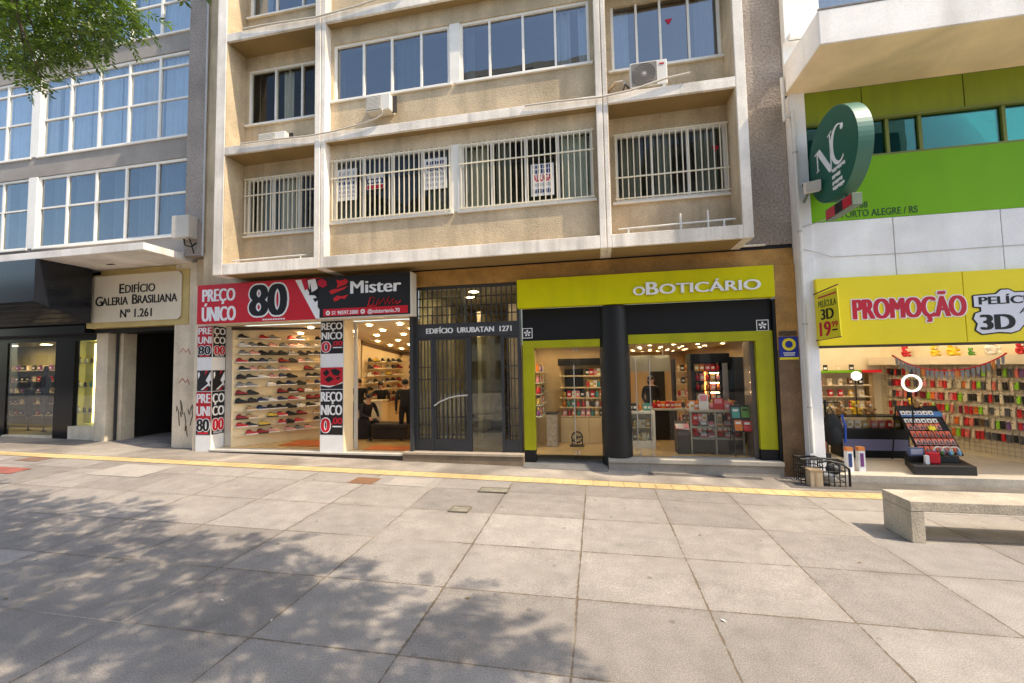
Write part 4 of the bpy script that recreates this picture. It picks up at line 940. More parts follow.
person('shop assistant in black behind the dark counter of the cosmetics shop', (1.28, 10.75, BF), R(20), 1.45, STAND, 'black', 'black', 'long')

# ------------------------------------------------------------------ lamps in the shops
def downlight(x, y, z, r, mat, label, group):
    t = thing('ceiling_light', label, 'ceiling light', (x, y, z), group)
    b = MB(); b.ring(r, r+.022, (x, y, z-.001), X_, Y_, -Z_, .016, n=16); b.obj('trim', WFRAME, t)
    b = MB(); b.prism([(r*cos(2*pi*k/14), r*sin(2*pi*k/14)) for k in range(14)], (x, y, z-.002), X_, Y_, -Z_, .008); b.obj('diffuser', mat, t)
for i in range(3):
    for j in range(5): downlight(-7.3+j*.75+(.25 if i == 2 else 0), 8.85+i*.62, CZ-.008-(8.85+i*.62-8.46)*.1056, .06, WARML, 'round shoe shop ceiling light, %s row from street, %s from the left' % (ordn(i+1), ordn(j+1)), 'shoe shop ceiling lights')
for i in range(3):
    for j in range(4): downlight(-6.0+j*.62, 10.95+i*.75, CZ-.012-(10.95+i*.75-8.46)*.1056, .05, WARML, 'round light in the low rear shoe shop ceiling, %s row, %s from left' % (ordn(i+1), ordn(j+1)), 'rear shoe shop ceiling lights')
for i in range(7):
    for j in range(5): downlight(.55+j*.5+(i % 2)*.12, 8.75+i*1.05, BC, .045, WARM2, 'small cosmetics shop spotlight, %s row from street, %s from the left' % (ordn(i+1), ordn(j+1)), 'cosmetics shop ceiling lights')
for i in range(2):
    for j in range(2): downlight(-1.0+j*.7, 8.8+i*.6, BC, .05, WARM2, 'spotlight above the narrow cosmetics doorway, %s row, %s from left' % (ordn(i+1), ordn(j+1)), 'narrow doorway ceiling lights')
downlight(-2.6, 8.95, 3.66, .10, WARM2, 'added round lamp brightening the entrance hall from its ceiling', 'hall light')  # both hall lamps are added to brighten the hall behind the gate
downlight(-2.9, 9.6, 3.66, .11, WARM2, 'added lamp above the stairs brightening the entrance hall', 'hall light')

# ------------------------------------------------------------------ cosmetics shop contents
PCOL = [('red', (.55, .02, .03)), ('white', (.75, .73, .70)), ('black', (.02, .02, .02)), ('orange', (.65, .18, .02)), ('pink', (.70, .25, .30)), ('gold', (.55, .36, .08)), ('teal', (.06, .30, .28)), ('purple', (.18, .04, .20)), ('brown', (.18, .08, .04)), ('cream', (.75, .62, .42))]
PM = {n: M('pack_'+n, c, .4, .05, 8) for n, c in PCOL}
def bottle_mesh(w, h, m, capm):
    b = MB(); b.lathe([(0, 0), (w*.5, .0), (w*.5, h*.62), (w*.22, h*.72), (w*.22, h*.76)], (0, 0, 0), 10, 0); b.lathe([(w*.26, h*.76), (w*.26, h), (0, h)], (0, 0, 0), 10, 1)
    o = b.obj('perfume_bottle', [m, capm], loc=(0, 0, 0)); me = o.data; bpy.data.objects.remove(o); return me
def carton_mesh(w, d, h, m, m2):
    b = MB(); b.box(-w/2, w/2, -d/2, d/2, 0, h, 0); b.box(-w*.36, w*.36, -d/2-.002, -d/2, h*.30, h*.62, 1)
    o = b.obj('perfume_carton', [m, m2], loc=(0, 0, 0)); me = o.data; bpy.data.objects.remove(o); return me
BOT = {n: bottle_mesh(.07, .17, PM[n], PM['gold' if n != 'gold' else 'black']) for n, _ in PCOL}
CAR = {n: carton_mesh(.085, .06, .15, PM[n], PM['white' if n != 'white' else 'gold']) for n, _ in PCOL}
def goods(x0, x1, n, y, z, where, group, rz=0, axis='x', cols=None):
    for k in range(n):
        c = random.choice(cols or [q for q, _ in PCOL]); kind = random.random() < .45
        p = x0+(x1-x0)*(k+.5)/n+random.uniform(-.01, .01); loc = (p, y, z) if axis == 'x' else (y, p, z)
        inst('perfume_bottle' if kind else 'perfume_carton', (BOT if kind else CAR)[c], loc, '%s %s, %s from the %s, %s' % (c, 'bottle with cap' if kind else 'carton', ordn(k+1), 'left' if axis == 'x' else 'front', where), 'bottle' if kind else 'box', group, rz=rz+random.uniform(-.15, .15))
WOODP = M('cream_cabinet', (.66, .52, .30), .45, .06, 2)
t = thing('wall_shelving', 'cream wall shelving with coloured boxes behind the narrow doorway', 'shelves', (-.5, 9.7, BF))
b = MB(); b.box(-.82, .28, 9.62, 9.85, BF, .82); b.obj('cabinet', WOODP, t, bevel=.004)
for x in (-.50, -.2, .08): b = MB(); b.box(x-.002, x+.002, 9.612, 9.62, BF+.02, .80); b.obj('cabinet_joint', DKB, t)
zs = [.86, 1.06, 1.27, 1.50, 1.76]
for z in zs: b = MB(); b.box(-.82, .28, 9.62, 9.85, z-.025, z); b.obj('shelf', WOODP, t)
b = MB(); b.box(-.85, .30, 9.60, 9.84, 1.98, 2.14); b.obj('dark_header', CHARBAND, t)
b = MB(); b.box(-.72, -.30, 9.80, 9.83, 1.28, 1.90); b.obj('poster_panel', BLACK, t)
for i, z in enumerate(zs):
    x0 = -.25 if z > 1.3 else -.78
    goods(x0, .25, 6 if z > 1.3 else 10, 9.70, z, '%s shelf up behind narrow doorway' % ordn(i+1), 'goods on the cream wall shelving', cols=['red', 'red', 'white', 'pink', 'orange', 'teal', 'black', 'gold'])
t = thing('side_shelving', 'tall glass side shelves along the left wall of narrow doorway', 'shelves', (-1.25, 9.2, BF))
b = MB(); b.box(-1.38, -1.36, 8.75, 9.8, BF, 2.35); b.obj('back_panel', WOODP, t)
for z in (.95, 1.18, 1.41, 1.64, 1.87): b = MB(); b.box(-1.36, -1.12, 8.8, 9.75, z-.015, z); b.obj('shelf', M('glass_green_shelf', (.5, .55, .5), .1, .02, 3), t)
b = MB(); b.box(-1.36, -1.34, 8.74, 8.755, BF, 2.3); b.obj('light_strip', lamp_mat('cream_strip', (1, .85, .6), 9), t)
for i, z in enumerate((.95, 1.18, 1.41, 1.64, 1.87)): goods(8.85, 9.7, 6, -1.22, z, '%s side shelf up in narrow doorway' % ordn(i+1), 'goods on the side shelves', rz=pi/2, axis='y')
t = thing('floor_display', 'dark upright floor display with pale front beside side shelves', 'display stand', (-.98, 9.25, BF))
b = MB(); b.box(-1.08, -.86, 9.15, 9.45, BF, .95); b.obj('cabinet', M('grey_mottled_front', (.30, .26, .24), .5, .4, 12), t, bevel=.004); b = MB(); b.box(-1.10, -.84, 9.13, 9.47, .95, .98); b.obj('top_tray', BLACK, t)
t = thing('pedestal_fan', 'dark wire fan standing on the cosmetics shop floor', 'fan', (-.45, 9.3, BF))
b = MB(); b.ring(.10, .125, (-.45, 9.3, BF+.19), X_, Z_, F_, .05, n=24); b.obj('guard_ring', BLACK, t)
b = MB()
for k in range(12): a = 2*pi*k/12; b.tube([(-.45, 9.25, BF+.19), (-.45+.12*cos(a), 9.26, BF+.19+.12*sin(a))], .004, 5)
b.obj('guard_wire', BLACK, t)
for k in range(3):
    b = MB(); a = 2*pi*k/3; b.prism([(.01*cos(a), .01*sin(a)), (.09*cos(a-.3), .09*sin(a-.3)), (.095*cos(a+.3), .095*sin(a+.3))], (-.45, 9.29, BF+.19), X_, Z_, F_, .01); b.obj('blade', CHAR, t)
b = MB(); b.tube([(-.56, 9.3, BF+.01), (-.56, 9.3, BF+.19)], .012); b.tube([(-.34, 9.3, BF+.01), (-.34, 9.3, BF+.19)], .012); b.box(-.60, -.30, 9.2, 9.4, BF, BF+.018); b.obj('stand', BLACK, t)

t = thing('display_case', 'white glass-fronted display case left of the wide cosmetics doorway', 'display case', (.85, 9.3, BF))
b = MB(); b.box(.42, 1.14, 9.12, 9.5, BF, .42); b.box(.42, .47, 9.12, 9.5, .42, .97); b.box(1.09, 1.14, 9.12, 9.5, .42, .97); b.box(.47, 1.09, 9.46, 9.5, .42, .97); b.obj('carcass', M('white_case', (.72, .68, .58), .4, .04, 3), t)
b = MB(); b.box(.42, 1.14, 9.12, 9.5, .97, 1.02); b.obj('counter_top', M('white_case', (.72, .68, .58)), t, bevel=.004)
b = MB(); b.box(.47, 1.09, 9.13, 9.14, .42, .97); b.obj('front_pane', GLASSS, t)
b = MB(); b.box(.47, 1.09, 9.16, 9.45, .68, .69); b.obj('shelf', WOODP, t)
goods(.5, 1.06, 6, 9.25, .425, 'bottom of the white display case', 'goods in the display case', cols=['gold', 'cream', 'brown', 'white'])
goods(.5, 1.06, 6, 9.25, .69, 'upper shelf of white display case', 'goods in the display case', cols=['gold', 'cream', 'white'])
goods(.45, 1.1, 7, 9.3, 1.02, 'on top of white display case', 'goods on the display case', cols=['teal', 'white', 'pink', 'orange', 'black'])
t = thing('till_counter', 'dark till counter with grey top at the back of cosmetics shop', 'counter', (1.55, 10.3, BF))
b = MB(); b.box(1.22, 1.68, 10.2, 10.55, BF, .93); b.obj('front_panel', DKB, t); b = MB(); b.box(1.18, 2.1, 10.16, 10.6, .93, .98); b.obj('counter_top', GREYPL, t, bevel=.004)
goods(1.25, 1.95, 9, 10.32, .98, 'on the dark till counter', 'goods on the till counter', cols=['orange', 'red', 'brown', 'gold', 'black'])
goods(1.22, 1.7, 5, 10.22, .70 if 0 else .98, 'front edge of the till counter', 'goods on the till counter', cols=['red', 'orange'])
t = thing('hanging_sign', 'grey sign panel hanging over the back counter', 'panel', (1.05, 10.9, 2.3)); b = MB(); b.box(.55, 1.75, 10.9, 10.98, 1.80, 2.20); b.obj('board', M('grey_panel', (.33, .34, .30), .4, .06, 2), t)
for x in (.7, 1.6): b = MB(); b.tube([(x, 10.94, 2.2), (x, 10.94, BC)], .01); b.obj('rod', STEEL, t)
b = MB(); b.box(1.9, 2.4, 16.13, 16.19, BF, 1.85); b.obj('door', M('dark_rear_door', (.02, .022, .025), .4, .1, 3), B)
t = thing('cosmetics_shelving', 'tall dark shelving along the rear right wall of the cosmetics shop', 'shelves', (2.2, 11.2, BF))
t2 = thing('side_wall_shelving', 'long dark shelving with lit goods along right wall of cosmetics shop', 'shelves', (2.95, 11.5, BF))
for z in (.7, .98, 1.26, 1.54, 1.82): b = MB(); b.box(2.78, 3.07, 9.9, 13.9, z-.02, z); b.obj('shelf', WOODP, t2)
for y in (9.9, 10.9, 11.9, 12.9, 13.9): b = MB(); b.box(2.76, 3.07, y-.03, y+.03, BF, 2.1); b.obj('upright', DKB, t2)
for i, z in enumerate((.7, .98, 1.26, 1.54, 1.82)): goods(10.0, 13.8, 16, 2.86, z, '%s shelf up on right side wall' % ordn(i+1), 'goods on the right side wall', rz=-pi/2, axis='y', cols=['red', 'red', 'orange', 'black', 'gold', 'brown', 'purple'])
for x in (1.85, 2.25, 2.62): b = MB(); b.box(x-.03, x+.03, 10.9, 11.2, BF, 2.1); b.obj('upright', DKB, t)
for z in (.6, .9, 1.2, 1.5, 1.8): b = MB(); b.box(1.88, 2.6, 10.9, 11.2, z-.02, z); b.obj('shelf', WOODP, t)
for i, z in enumerate((.6, .9, 1.2, 1.5, 1.8)): goods(1.9, 2.58, 7, 10.96, z, '%s shelf up of tall rear shelving' % ordn(i+1), 'goods on the rear shelving')
t = thing('tall_mirror_unit', 'tall black make-up unit with red-lit shelves behind the gondola', 'display unit', (2.35, 9.6, BF))
b = MB(); b.box(1.90, 2.72, 9.62, 9.70, BF, 2.18); b.box(1.90, 1.96, 9.3, 9.62, BF, 2.18); b.box(2.66, 2.72, 9.3, 9.62, BF, 2.10); b.box(1.96, 2.66, 9.34, 9.62, 2.0, 2.18); b.obj('carcass', BLKGLOSS, t)
for i, z in enumerate((1.22, 1.42, 1.62, 1.82)): b = MB(); b.box(1.97, 2.5, 9.38, 9.61, z-.015, z); b.obj('shelf', DKB, t)
b = MB()
for z in (1.40, 1.60, 1.80): b.box(2.30, 2.46, 9.42, 9.44, z-.03, z-.018)
b.obj('shelf_lamp', lamp_mat('shelf_lamp_glow', (1, .7, .35), 18), t)
b = MB(); b.box(2.22, 2.26, 9.58, 9.60, 1.1, 1.80); b.obj('red_strip', LEDRED, t)
b = MB(); b.box(2.52, 2.62, 9.36, 9.38, 1.05, 1.98); b.obj('mirror', STEEL, t)
for i, z in enumerate((1.22, 1.42, 1.62, 1.82)): goods(2.0, 2.5, 5, 9.46, z, '%s lit shelf up of black unit' % ordn(i+1), 'goods on the black make-up unit', cols=['red', 'orange', 'pink', 'black', 'gold'])
# gondola at the window
t = thing('gondola_display', 'grey-framed gondola display with product trays behind shop glass', 'display unit', (2.05, 8.95, BF))
GF = M('gondola_frame', (.30, .28, .23), .4, .08, 3); GD = M('gondola_dark', (.045, .038, .035), .5, .1, 3)
b = MB()
for x in (1.74, 2.18, 2.66): b.box(x-.015, x+.015, 8.70, 8.73, BF, 1.05); b.box(x-.015, x+.015, 9.17, 9.2, BF, 1.05)
b.obj('frame', GF, t)
b = MB(); b.box(1.70, 2.70, 8.68, 9.22, 1.05, 1.09); b.obj('top_shelf', GF, t, bevel=.004)
b = MB(); b.box(1.76, 2.64, 8.72, 9.18, BF+.02, .53); b.box(1.76, 2.64, 8.95, 9.0, .53, 1.05); b.obj('body', GD, t)
for z in (.56, .77): b = MB(); b.hexa([(1.76, 8.70, z-.02), (2.64, 8.70, z-.02), (2.64, 8.95, z+.08), (1.76, 8.95, z+.08)], [(1.76, 8.70, z), (2.64, 8.70, z), (2.64, 8.95, z+.10), (1.76, 8.95, z+.10)]); b.obj('tray_shelf', GF, t)
b = MB(); b.box(1.48, 1.70, 8.68, 9.0, BF, .62); b.hexa([(1.48, 8.64, .62), (1.70, 8.64, .62), (1.70, 9.0, .62), (1.48, 9.0, .62)], [(1.48, 8.66, .66), (1.70, 8.66, .66), (1.70, 9.0, .86), (1.48, 9.0, .86)]); b.obj('end_cabinet', GD, t)
def tray_mesh(m1, m2):
    b = MB(); b.box(-.06, .06, -.08, .08, 0, .012, 0)
    for k in range(4): b.box(-.052+.027*k, -.032+.027*k, -.07, .07, .012, .03, 1)
    o = b.obj('make_up_tray', [m1, m2], loc=(0, 0, 0)); me = o.data; bpy.data.objects.remove(o); return me
TR = [(a+' and '+c, tray_mesh(PM[a], PM[c])) for a, c in (('white', 'pink'), ('black', 'red'), ('pink', 'white'), ('cream', 'black'), ('black', 'white'), ('orange', 'cream'), ('red', 'white'))]
for i, z in enumerate((.56, .77)):
    goods(1.80, 2.62, 9, 8.90, z+.085, 'behind the trays, %s gondola shelf' % ('lower', 'upper')[i], 'goods on the gondola shelves', cols=['red', 'pink', 'black', 'white', 'red'])
    for k in range(6):
        n, me = random.choice(TR); inst('make_up_tray', me, (1.84+k*.145, 8.82, z+.053), '%s make-up tray, %s from left, %s gondola shelf' % (n, ordn(k+1), ('lower', 'upper')[i]), 'tray', 'make-up trays on the gondola', rx=.38)
for k in range(3): inst('make_up_tray', TR[(6, 2, 0)[k]][1], (1.53+k*.065, 8.8, .755), '%s make-up tray, %s from left, on gondola end cabinet' % (TR[(6, 2, 0)[k]][0], ordn(k+1)), 'tray', 'make-up trays on the end cabinet', rx=.5)
goods(1.75, 2.65, 12, 9.1, 1.09, 'rear of the gondola top', 'goods on the gondola top', cols=['red', 'orange', 'black', 'gold', 'red'])
goods(1.75, 2.65, 10, 8.86, 1.09, 'on top of the gondola', 'goods on the gondola top', cols=['red', 'white', 'pink', 'black', 'orange', 'white'])
for x, h, c, lab in ((1.92, .30, 'white', 'white card with pink panel standing on the gondola'), (2.18, .22, 'red', 'red promotional card standing on the gondola')):
    b = MB(); b.box(x, x+.17, 8.80, 8.81, 1.09, 1.09+h, 0); b.box(x+.02, x+.15, 8.796, 8.80, 1.09+h*.55, 1.09+h*.92, 1); b.obj('show_card', [PM[c], PM['pink']], label=lab, category='card')
t = thing('leaflet_stand', 'black tilted leaflet stand with green and red magazines in doorway', 'display stand', (2.6, 8.5, BF))
b = MB(); b.hexa([(2.40, 8.44, .72), (2.76, 8.44, .72), (2.76, 8.47, .72), (2.40, 8.47, .72)], [(2.40, 8.56, 1.20), (2.76, 8.56, 1.20), (2.76, 8.59, 1.20), (2.40, 8.59, 1.20)]); b.obj('board', BLACK, t)
for x in (2.42, 2.74): b = MB(); b.tube([(x, 8.46, .72), (x, 8.40, BF)], .012); b.tube([(x, 8.57, 1.1), (x, 8.72, BF)], .010); b.obj('leg', BLACK, t)
n_ = Vector((0, -.97, .24)); v_ = Vector((0, .24, .97))
for i, (u, v, c, lab) in enumerate(((.02, .26, 'teal', 'green magazine on upper left of leaflet stand'), (.18, .27, 'green', 'bright green magazine on upper right of the leaflet stand'), (.04, .03, 'orange', 'orange magazine on lower left of leaflet stand'), (.19, .02, 'red', 'red and white magazine on lower right of the leaflet stand'))):
    m = PM.get(c) or M('pack_green', (.10, .28, .04), .4, .1, 8); b = MB(); O = Vector((2.40, 8.436, .72))
    b.prism([(u, v), (u+.13, v), (u+.13, v+.19), (u, v+.19)], O, X_, v_, n_, .006, 0); b.prism([(u+.02, v+.12), (u+.11, v+.12), (u+.11, v+.16), (u+.02, v+.16)], O+n_*.006, X_, v_, n_, .002, 1)
    b.obj('magazine', [m, PM['white' if c != 'green' else 'black']], label=lab, category='magazine', group='magazines on the leaflet stand')

# ------------------------------------------------------------------ left building
Lb = thing('office_building', 'grey office block with white gridded windows on the left', 'building', (-14, 8.7, 0))
LX0, LX1, LY = -24.0, -9.42, 8.7
b = MB()
for z0, z1 in ((4.75, 5.44), (7.43, 8.0), (10.27, 10.80), (12.9, 13.5)): b.box(LX0, LX1, LY-.03, LY+.15, z0, z1)
b.obj('spandrel_wall', GREYSTUC, Lb, bevel=.006)
b = MB(); b.box(-9.45, -8.955, 8.2, 9.0, 4.72, 13.5); b.obj('end_pilaster', PEBBLE, Lb)
b = MB(); b.box(LX0, LX1, 9.9, 10.0, 4.6, 13.5)
for z0, z1 in ((5.1, 5.44), (7.43, 7.98), (10.27, 10.78), (12.9, 13.5)): b.box(LX0, LX1, LY+.15, 9.9, z0, z1)
b.obj('rear_wall', DARKROOM, Lb)
b = MB(); b.box(LX0, -8.96, 8.6, 14, 13.5, 13.7); b.box(LX0, LX0+.2, 8.7, 14, 0, 13.5); b.obj('roof', GREYSTUC, Lb)
def lwin(x0, x1, n, z0, z1, rails, fl):
    mull = [x0+(x1-x0)*k/n for k in range(1, n)]
    cc = []
    for k in range(n):
        a, c = x0+(x1-x0)*k/n+.03, x0+(x1-x0)*(k+1)/n-.03
        if fl == 0:
            if random.random() < .8: cc.append((a+random.uniform(0, .35), c-random.uniform(0, .3), random.choice([2, 2, 2, 0])))
        else:
            m_ = random.choice([1, 1, 0]); sp_ = random.uniform(.3, .6); cc.append((a, a+sp_*(c-a)-.02, m_)); cc.append((a+sp_*(c-a)+random.uniform(0, .10), c, random.choice([1, 1, 0])))
    window(Lb, x0, x1, z0, z1, LY+.03, mull, rails, True, GLASSD if fl == 0 else GLASSB, cc, None, fw=.055, mw_=.06)
for fl, (z0, z1, rails) in enumerate(((5.44, 7.42, (6.55,)), (8.0, 10.26, (9.04, 9.92)), (10.80, 12.88, (11.7, 12.5)))):
    lwin(-14.88, -9.94, 5, z0, z1, rails, fl); lwin(-20.2, -15.20, 5, z0, z1, rails, fl)
    for px_ in (-15.19, -20.5): b = MB(); b.box(px_, px_+.30, LY-.05, LY+.1, z0, z1); b.obj('window_pier', WFRAME, Lb)
    b = MB(); b.box(-24, -20.5, LY-.02, LY+.1, z0, z1); b.obj('blind_panel', GREYSTUC, Lb)
# entrance canopy
b = MB(); b.hexa([(-14.2, 7.28, 4.64), (-9.44, 7.28, 4.64), (-9.50, 8.68, 4.64), (-14.2, 8.68, 4.64)], [(-14.2, 7.28, 4.80), (-9.44, 7.28, 4.80), (-9.50, 8.68, 4.80), (-14.2, 8.68, 4.80)]); b.obj('entrance_canopy', CANOPYW, Lb, bevel=.01)
b = MB(); b.box(-11.55, -11.35, 8.05, 8.12, 4.632, 4.64); b.obj('canopy_fitting', INK, Lb)
# dark canopy box
b = MB(); x1 = -12.37
b.hexa([(LX0, 7.22, 3.66), (x1, 7.22, 3.66), (x1, 8.34, 3.27), (LX0, 8.34, 3.27)], [(LX0, 7.22, 4.62), (x1, 7.22, 4.62), (x1, 8.34, 4.62), (LX0, 8.34, 4.62)]); b.obj('dark_canopy', M('black_canopy_panel', (.012, .014, .020), .14, .2, 2, spec=.45), Lb)
b = MB()
for k in range(5): b.box(LX0, x1-.03, 7.35+k*.22, 7.42+k*.22, 3.60-k*.076, 3.64-k*.076)
b.obj('canopy_slat', BLKGLOSS, Lb)
b = MB(); b.box(LX0, -12.8, 8.5, 8.9, 3.05, 4.63); b.obj('canopy_backing', BLKGLOSS, Lb)
b = MB(); b.box(-12.36, -9.5, 8.52, 8.9, 4.5, 4.63); b.obj('canopy_beam', BRASS, Lb)
# street wall of the left building
gzl = .21
b = MB(); b.box(-9.98, -9.36, 8.46, 8.9, .12, 4.64); b.obj('marble_pier', TRAV, Lb, bevel=.008)
b = MB(); b.box(-9.34, -9.12, 8.44, 8.9, .12, 4.7); b.obj('end_trim', STUCCO, Lb)
b = MB(); b.box(-12.84, -12.46, 8.80, 9.2, .15, 3.2); b.obj('marble_pier', TRAV, Lb, bevel=.008)
b = MB(); b.box(-12.40, -12.36, 8.95, 9.0, .15, 3.12); b.obj('door_frame', CHAR, Lb)
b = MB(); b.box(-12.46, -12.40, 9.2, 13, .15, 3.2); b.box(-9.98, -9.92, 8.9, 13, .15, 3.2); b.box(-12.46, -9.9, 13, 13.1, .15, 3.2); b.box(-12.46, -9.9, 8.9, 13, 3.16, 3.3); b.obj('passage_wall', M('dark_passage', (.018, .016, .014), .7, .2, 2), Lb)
b = MB(); b.box(-12.40, -12.25, 9.02, 9.35, .15, 3.16); b.obj('passage_marble', TRAV, Lb)
b = MB(); b.add([(-12.46, 8.85, .235), (-9.98, 8.85, .225), (-9.98, 13, .225), (-12.46, 13, .235)], [(0, 1, 2, 3)]); b.obj('passage_floor', M('passage_tiles', (.10, .09, .075), .4, .2, 2), Lb)
b = MB(); b.box(-12.7, -9.5, 8.66, 9.3, 3.05, 4.64); b.obj('sign_backing', CHARBAND, Lb)
# granite shopfront
b = MB(); b.box(LX0, -16.2, 8.95, 9.05, .2, 3.3); b.box(-14.42, -13.76, 8.95, 9.05, .2, 3.3); b.box(-12.88, -12.8, 8.9, 9.05, .2, 3.3); b.box(-16.2, -14.42, 8.95, 9.05, 2.9, 3.3); b.box(-13.76, -12.88, 8.95, 9.05, 2.9, 3.3); b.box(-14.42, -13.76, 8.93, 8.949, .22, 2.9)
b.obj('granite_shopfront', BLKGLOSS, Lb)
b = MB(); b.box(-13.85, -12.86, 8.90, 9.05, .18, .62); b.obj('marble_plinth', TRAV, Lb)
b = MB(); b.box(-16.2, -14.42, 8.90, 9.0, .2, .36); b.obj('marble_plinth', TRAV, Lb)
g = MB(); g.box(-16.2, -14.43, 8.97, 8.98, .36, 2.9); g.obj('display_glass', GLASSL, Lb)
g = MB(); g.box(-13.74, -12.9, 8.97, 8.98, .62, 2.9); g.obj('display_glass', GLASSL, Lb)
YGW = M('yellow_green_niche', (.58, .56, .20), .6, .08, 2)
b = MB(); b.box(-21.4, -14.3, 10.6, 10.7, .2, 3.0); b.box(-21.45, -21.4, 9.0, 10.7, .2, 3); b.box(-14.33, -14.28, 9.06, 10.7, .2, 3); b.box(-21.4, -14.3, 9.06, 10.7, 2.92, 3.0); b.box(-21.4, -14.3, 9.06, 10.7, .30, .36); b.obj('shop_wall', M('olive_cream_wall', (.30, .27, .13), .6, .08, 2), Lb)
b = MB(); b.box(-14.24, -12.84, 9.5, 9.58, .55, 3.0); b.box(-14.26, -14.22, 9.06, 9.55, .55, 3.0); b.box(-12.88, -12.84, 9.06, 9.55, .55, 3.0); b.box(-14.22, -12.86, 9.06, 9.55, .56, .62); b.box(-14.22, -12.86, 9.06, 9.55, 2.92, 3.0); b.obj('shop_wall', YGW, Lb)
b = MB(); b.box(-13.86, -13.80, 9.46, 9.49, .65, 2.85); b.obj('light_strip', LEDST, Lb)
for i in range(2): downlight(-17.6+i*1.4, 9.8, 2.92, .13, WARM2, 'round light above the left display window, %s from the left' % ordn(i+1), 'left display window lights')
for z in (.75, 1.1, 1.45, 1.8, 2.15):
    b = MB(); b.box(-19.0, -15.9, 10.2, 10.58, z-.02, z); b.obj('shelf', M('olive_shelf', (.45, .42, .25), .5, .05, 3), Lb)
    for k in range(13):
        c = random.choice(['brown', 'red', 'black', 'purple', 'gold', 'cream', 'black'])
        inst('perfume_carton', CAR[c], (-18.85+k*.23, 10.3, z), '%s box on left display shelves, %s shelf up, %s from left' % (c, ordn(int((z-.75)/.35+1.5)), ordn(k+1)), 'box', 'boxes in the left display window', rz=random.uniform(-.3, .3))
def mannequin(x, y, z, h, label):
    b = MB(); b.lathe([(.02, 0), (.10, .01), (.02, .03), (.018, h*.25), (.09, h*.30), (.12, h*.45), (.10, h*.58), (.15, h*.74), (.13, h*.82), (.04, h*.86), (.04, h*.88), (.075, h*.93), (.06, h*.99), (0, h)], (x, y, z), 14, 0, sy=.7)
    b.obj('mannequin', BLACK, label=label, category='mannequin')
mannequin(-15.75, 9.55, .36, 1.9, 'dark draped mannequin bust in the left display window'); mannequin(-16.6, 9.7, .36, 1.5, 'shorter dark mannequin bust in the left display window')
for z in (.95, 1.65, 2.3):
    b = MB(); b.box(-14.2, -12.95, 9.2, 9.48, z-.012, z); b.obj('shelf', M('glass_green_shelf', (.5, .55, .5)), Lb)
    for k in range(4):
        c = random.choice(['teal', 'black', 'white', 'brown']); inst('perfume_bottle', BOT[c], (-14.1+k*.2, 9.3, z), '%s jar in narrow lit niche, %s shelf up, %s from left' % (c, ordn({.95: 1, 1.65: 2, 2.3: 3}[z]), ordn(k+1)), 'jar', 'jars in the narrow lit niche')
# gallery sign
t = thing('building_sign', 'cream gallery name sign in a brass frame under the white canopy', 'sign', (-11.1, 8.5, 3.15))
b = MB()
for q in ((-12.66, -9.56, 3.15, 3.29), (-12.66, -9.56, 4.44, 4.50), (-12.66, -12.51, 3.29, 4.44), (-9.76, -9.56, 3.29, 4.44)): b.box(q[0], q[1], 8.44, 8.66, q[2], q[3])
b.obj('frame', BRASS, t, bevel=.006)
x0, x1, z0, z1, c = -12.52, -9.75, 3.28, 4.45, .09
b = MB(); b.prism([(x0+c, z0), (x1-c, z0), (x1, z0+c), (x1, z1-c), (x1-c, z1), (x0+c, z1), (x0, z1-c), (x0, z0+c)], (0, 8.432, 0), X_, Z_, F_, .02); b.obj('plate', CREAMPLATE, t)
b = MB(); y = 8.411
b.text('E', (-11.60, y, 3.985), X_, F_, .235, None, off=.004, depth=.012); b.text('DIFÍCIO', (-11.42, y, 3.99), X_, F_, .195, .90, off=.002, depth=.012)
b.text('G', (-12.34, y, 3.695), X_, F_, .235, None, off=.004, depth=.012); b.text('ALERIA', (-12.13, y, 3.70), X_, F_, .195, .80, off=.002, depth=.012)
b.text('B', (-11.20, y, 3.705), X_, F_, .235, None, off=.004, depth=.012); b.text('RASILIANA', (-11.02, y, 3.71), X_, F_, .195, 1.16, off=.002, depth=.012)
b.text('Nº 1.261', (-11.55, y, 3.38), X_, F_, .20, .95, off=.002, depth=.012)
b.obj('lettering', INK, t)
t = thing('electrical_box', 'grey beige metal box with cables on the end pilaster', 'electrical box', (-9.3, 8.1, 5.05))
b = MB(); b.box(-9.55, -9.08, 7.96, 8.2, 5.1, 5.62); b.obj('casing', M('beige_metal_box', (.52, .48, .41), .5, .1, 3), t, bevel=.012); b = MB(); b.tube([(-9.35, 8.1, 5.1), (-9.3, 8.08, 4.95), (-9.15, 8.1, 4.9), (-9.05, 8.15, 5.0)], .018, 6); b.tube([(-9.2, 8.1, 5.1), (-9.1, 8.1, 4.85), (-9.12, 8.15, 4.75)], .015, 6); b.obj('cable', BLACK, t)
# graffiti strokes on the marble pier
b = MB(); rr_ = random.Random(3)
for k in range(5):
    x, z = -9.85+.11*k, 1.15+rr_.uniform(-.15, .15); p = [(x, 8.455, z)]
    for j in range(5): x += rr_.uniform(-.05, .06); z += rr_.choice([-.22, .2, .12, -.12]); p.append((x, 8.455, z))
    b.tube(p, .008, 5)
b.obj('graffiti', M('graffiti_ink', (.06, .055, .05), .7, .2, 5), Lb)
b = MB()
for k in range(2):
    z = 1.75+.72*k; p = [(-9.8, 8.456, z), (-9.7, 8.456, z+.10), (-9.62, 8.456, z), (-9.55, 8.456, z+.08), (-9.5, 8.456, z-.05)]; b.tube(p, .008, 5)
b.obj('graffiti', M('graffiti_red', (.45, .12, .08), .7, .2, 5), Lb)

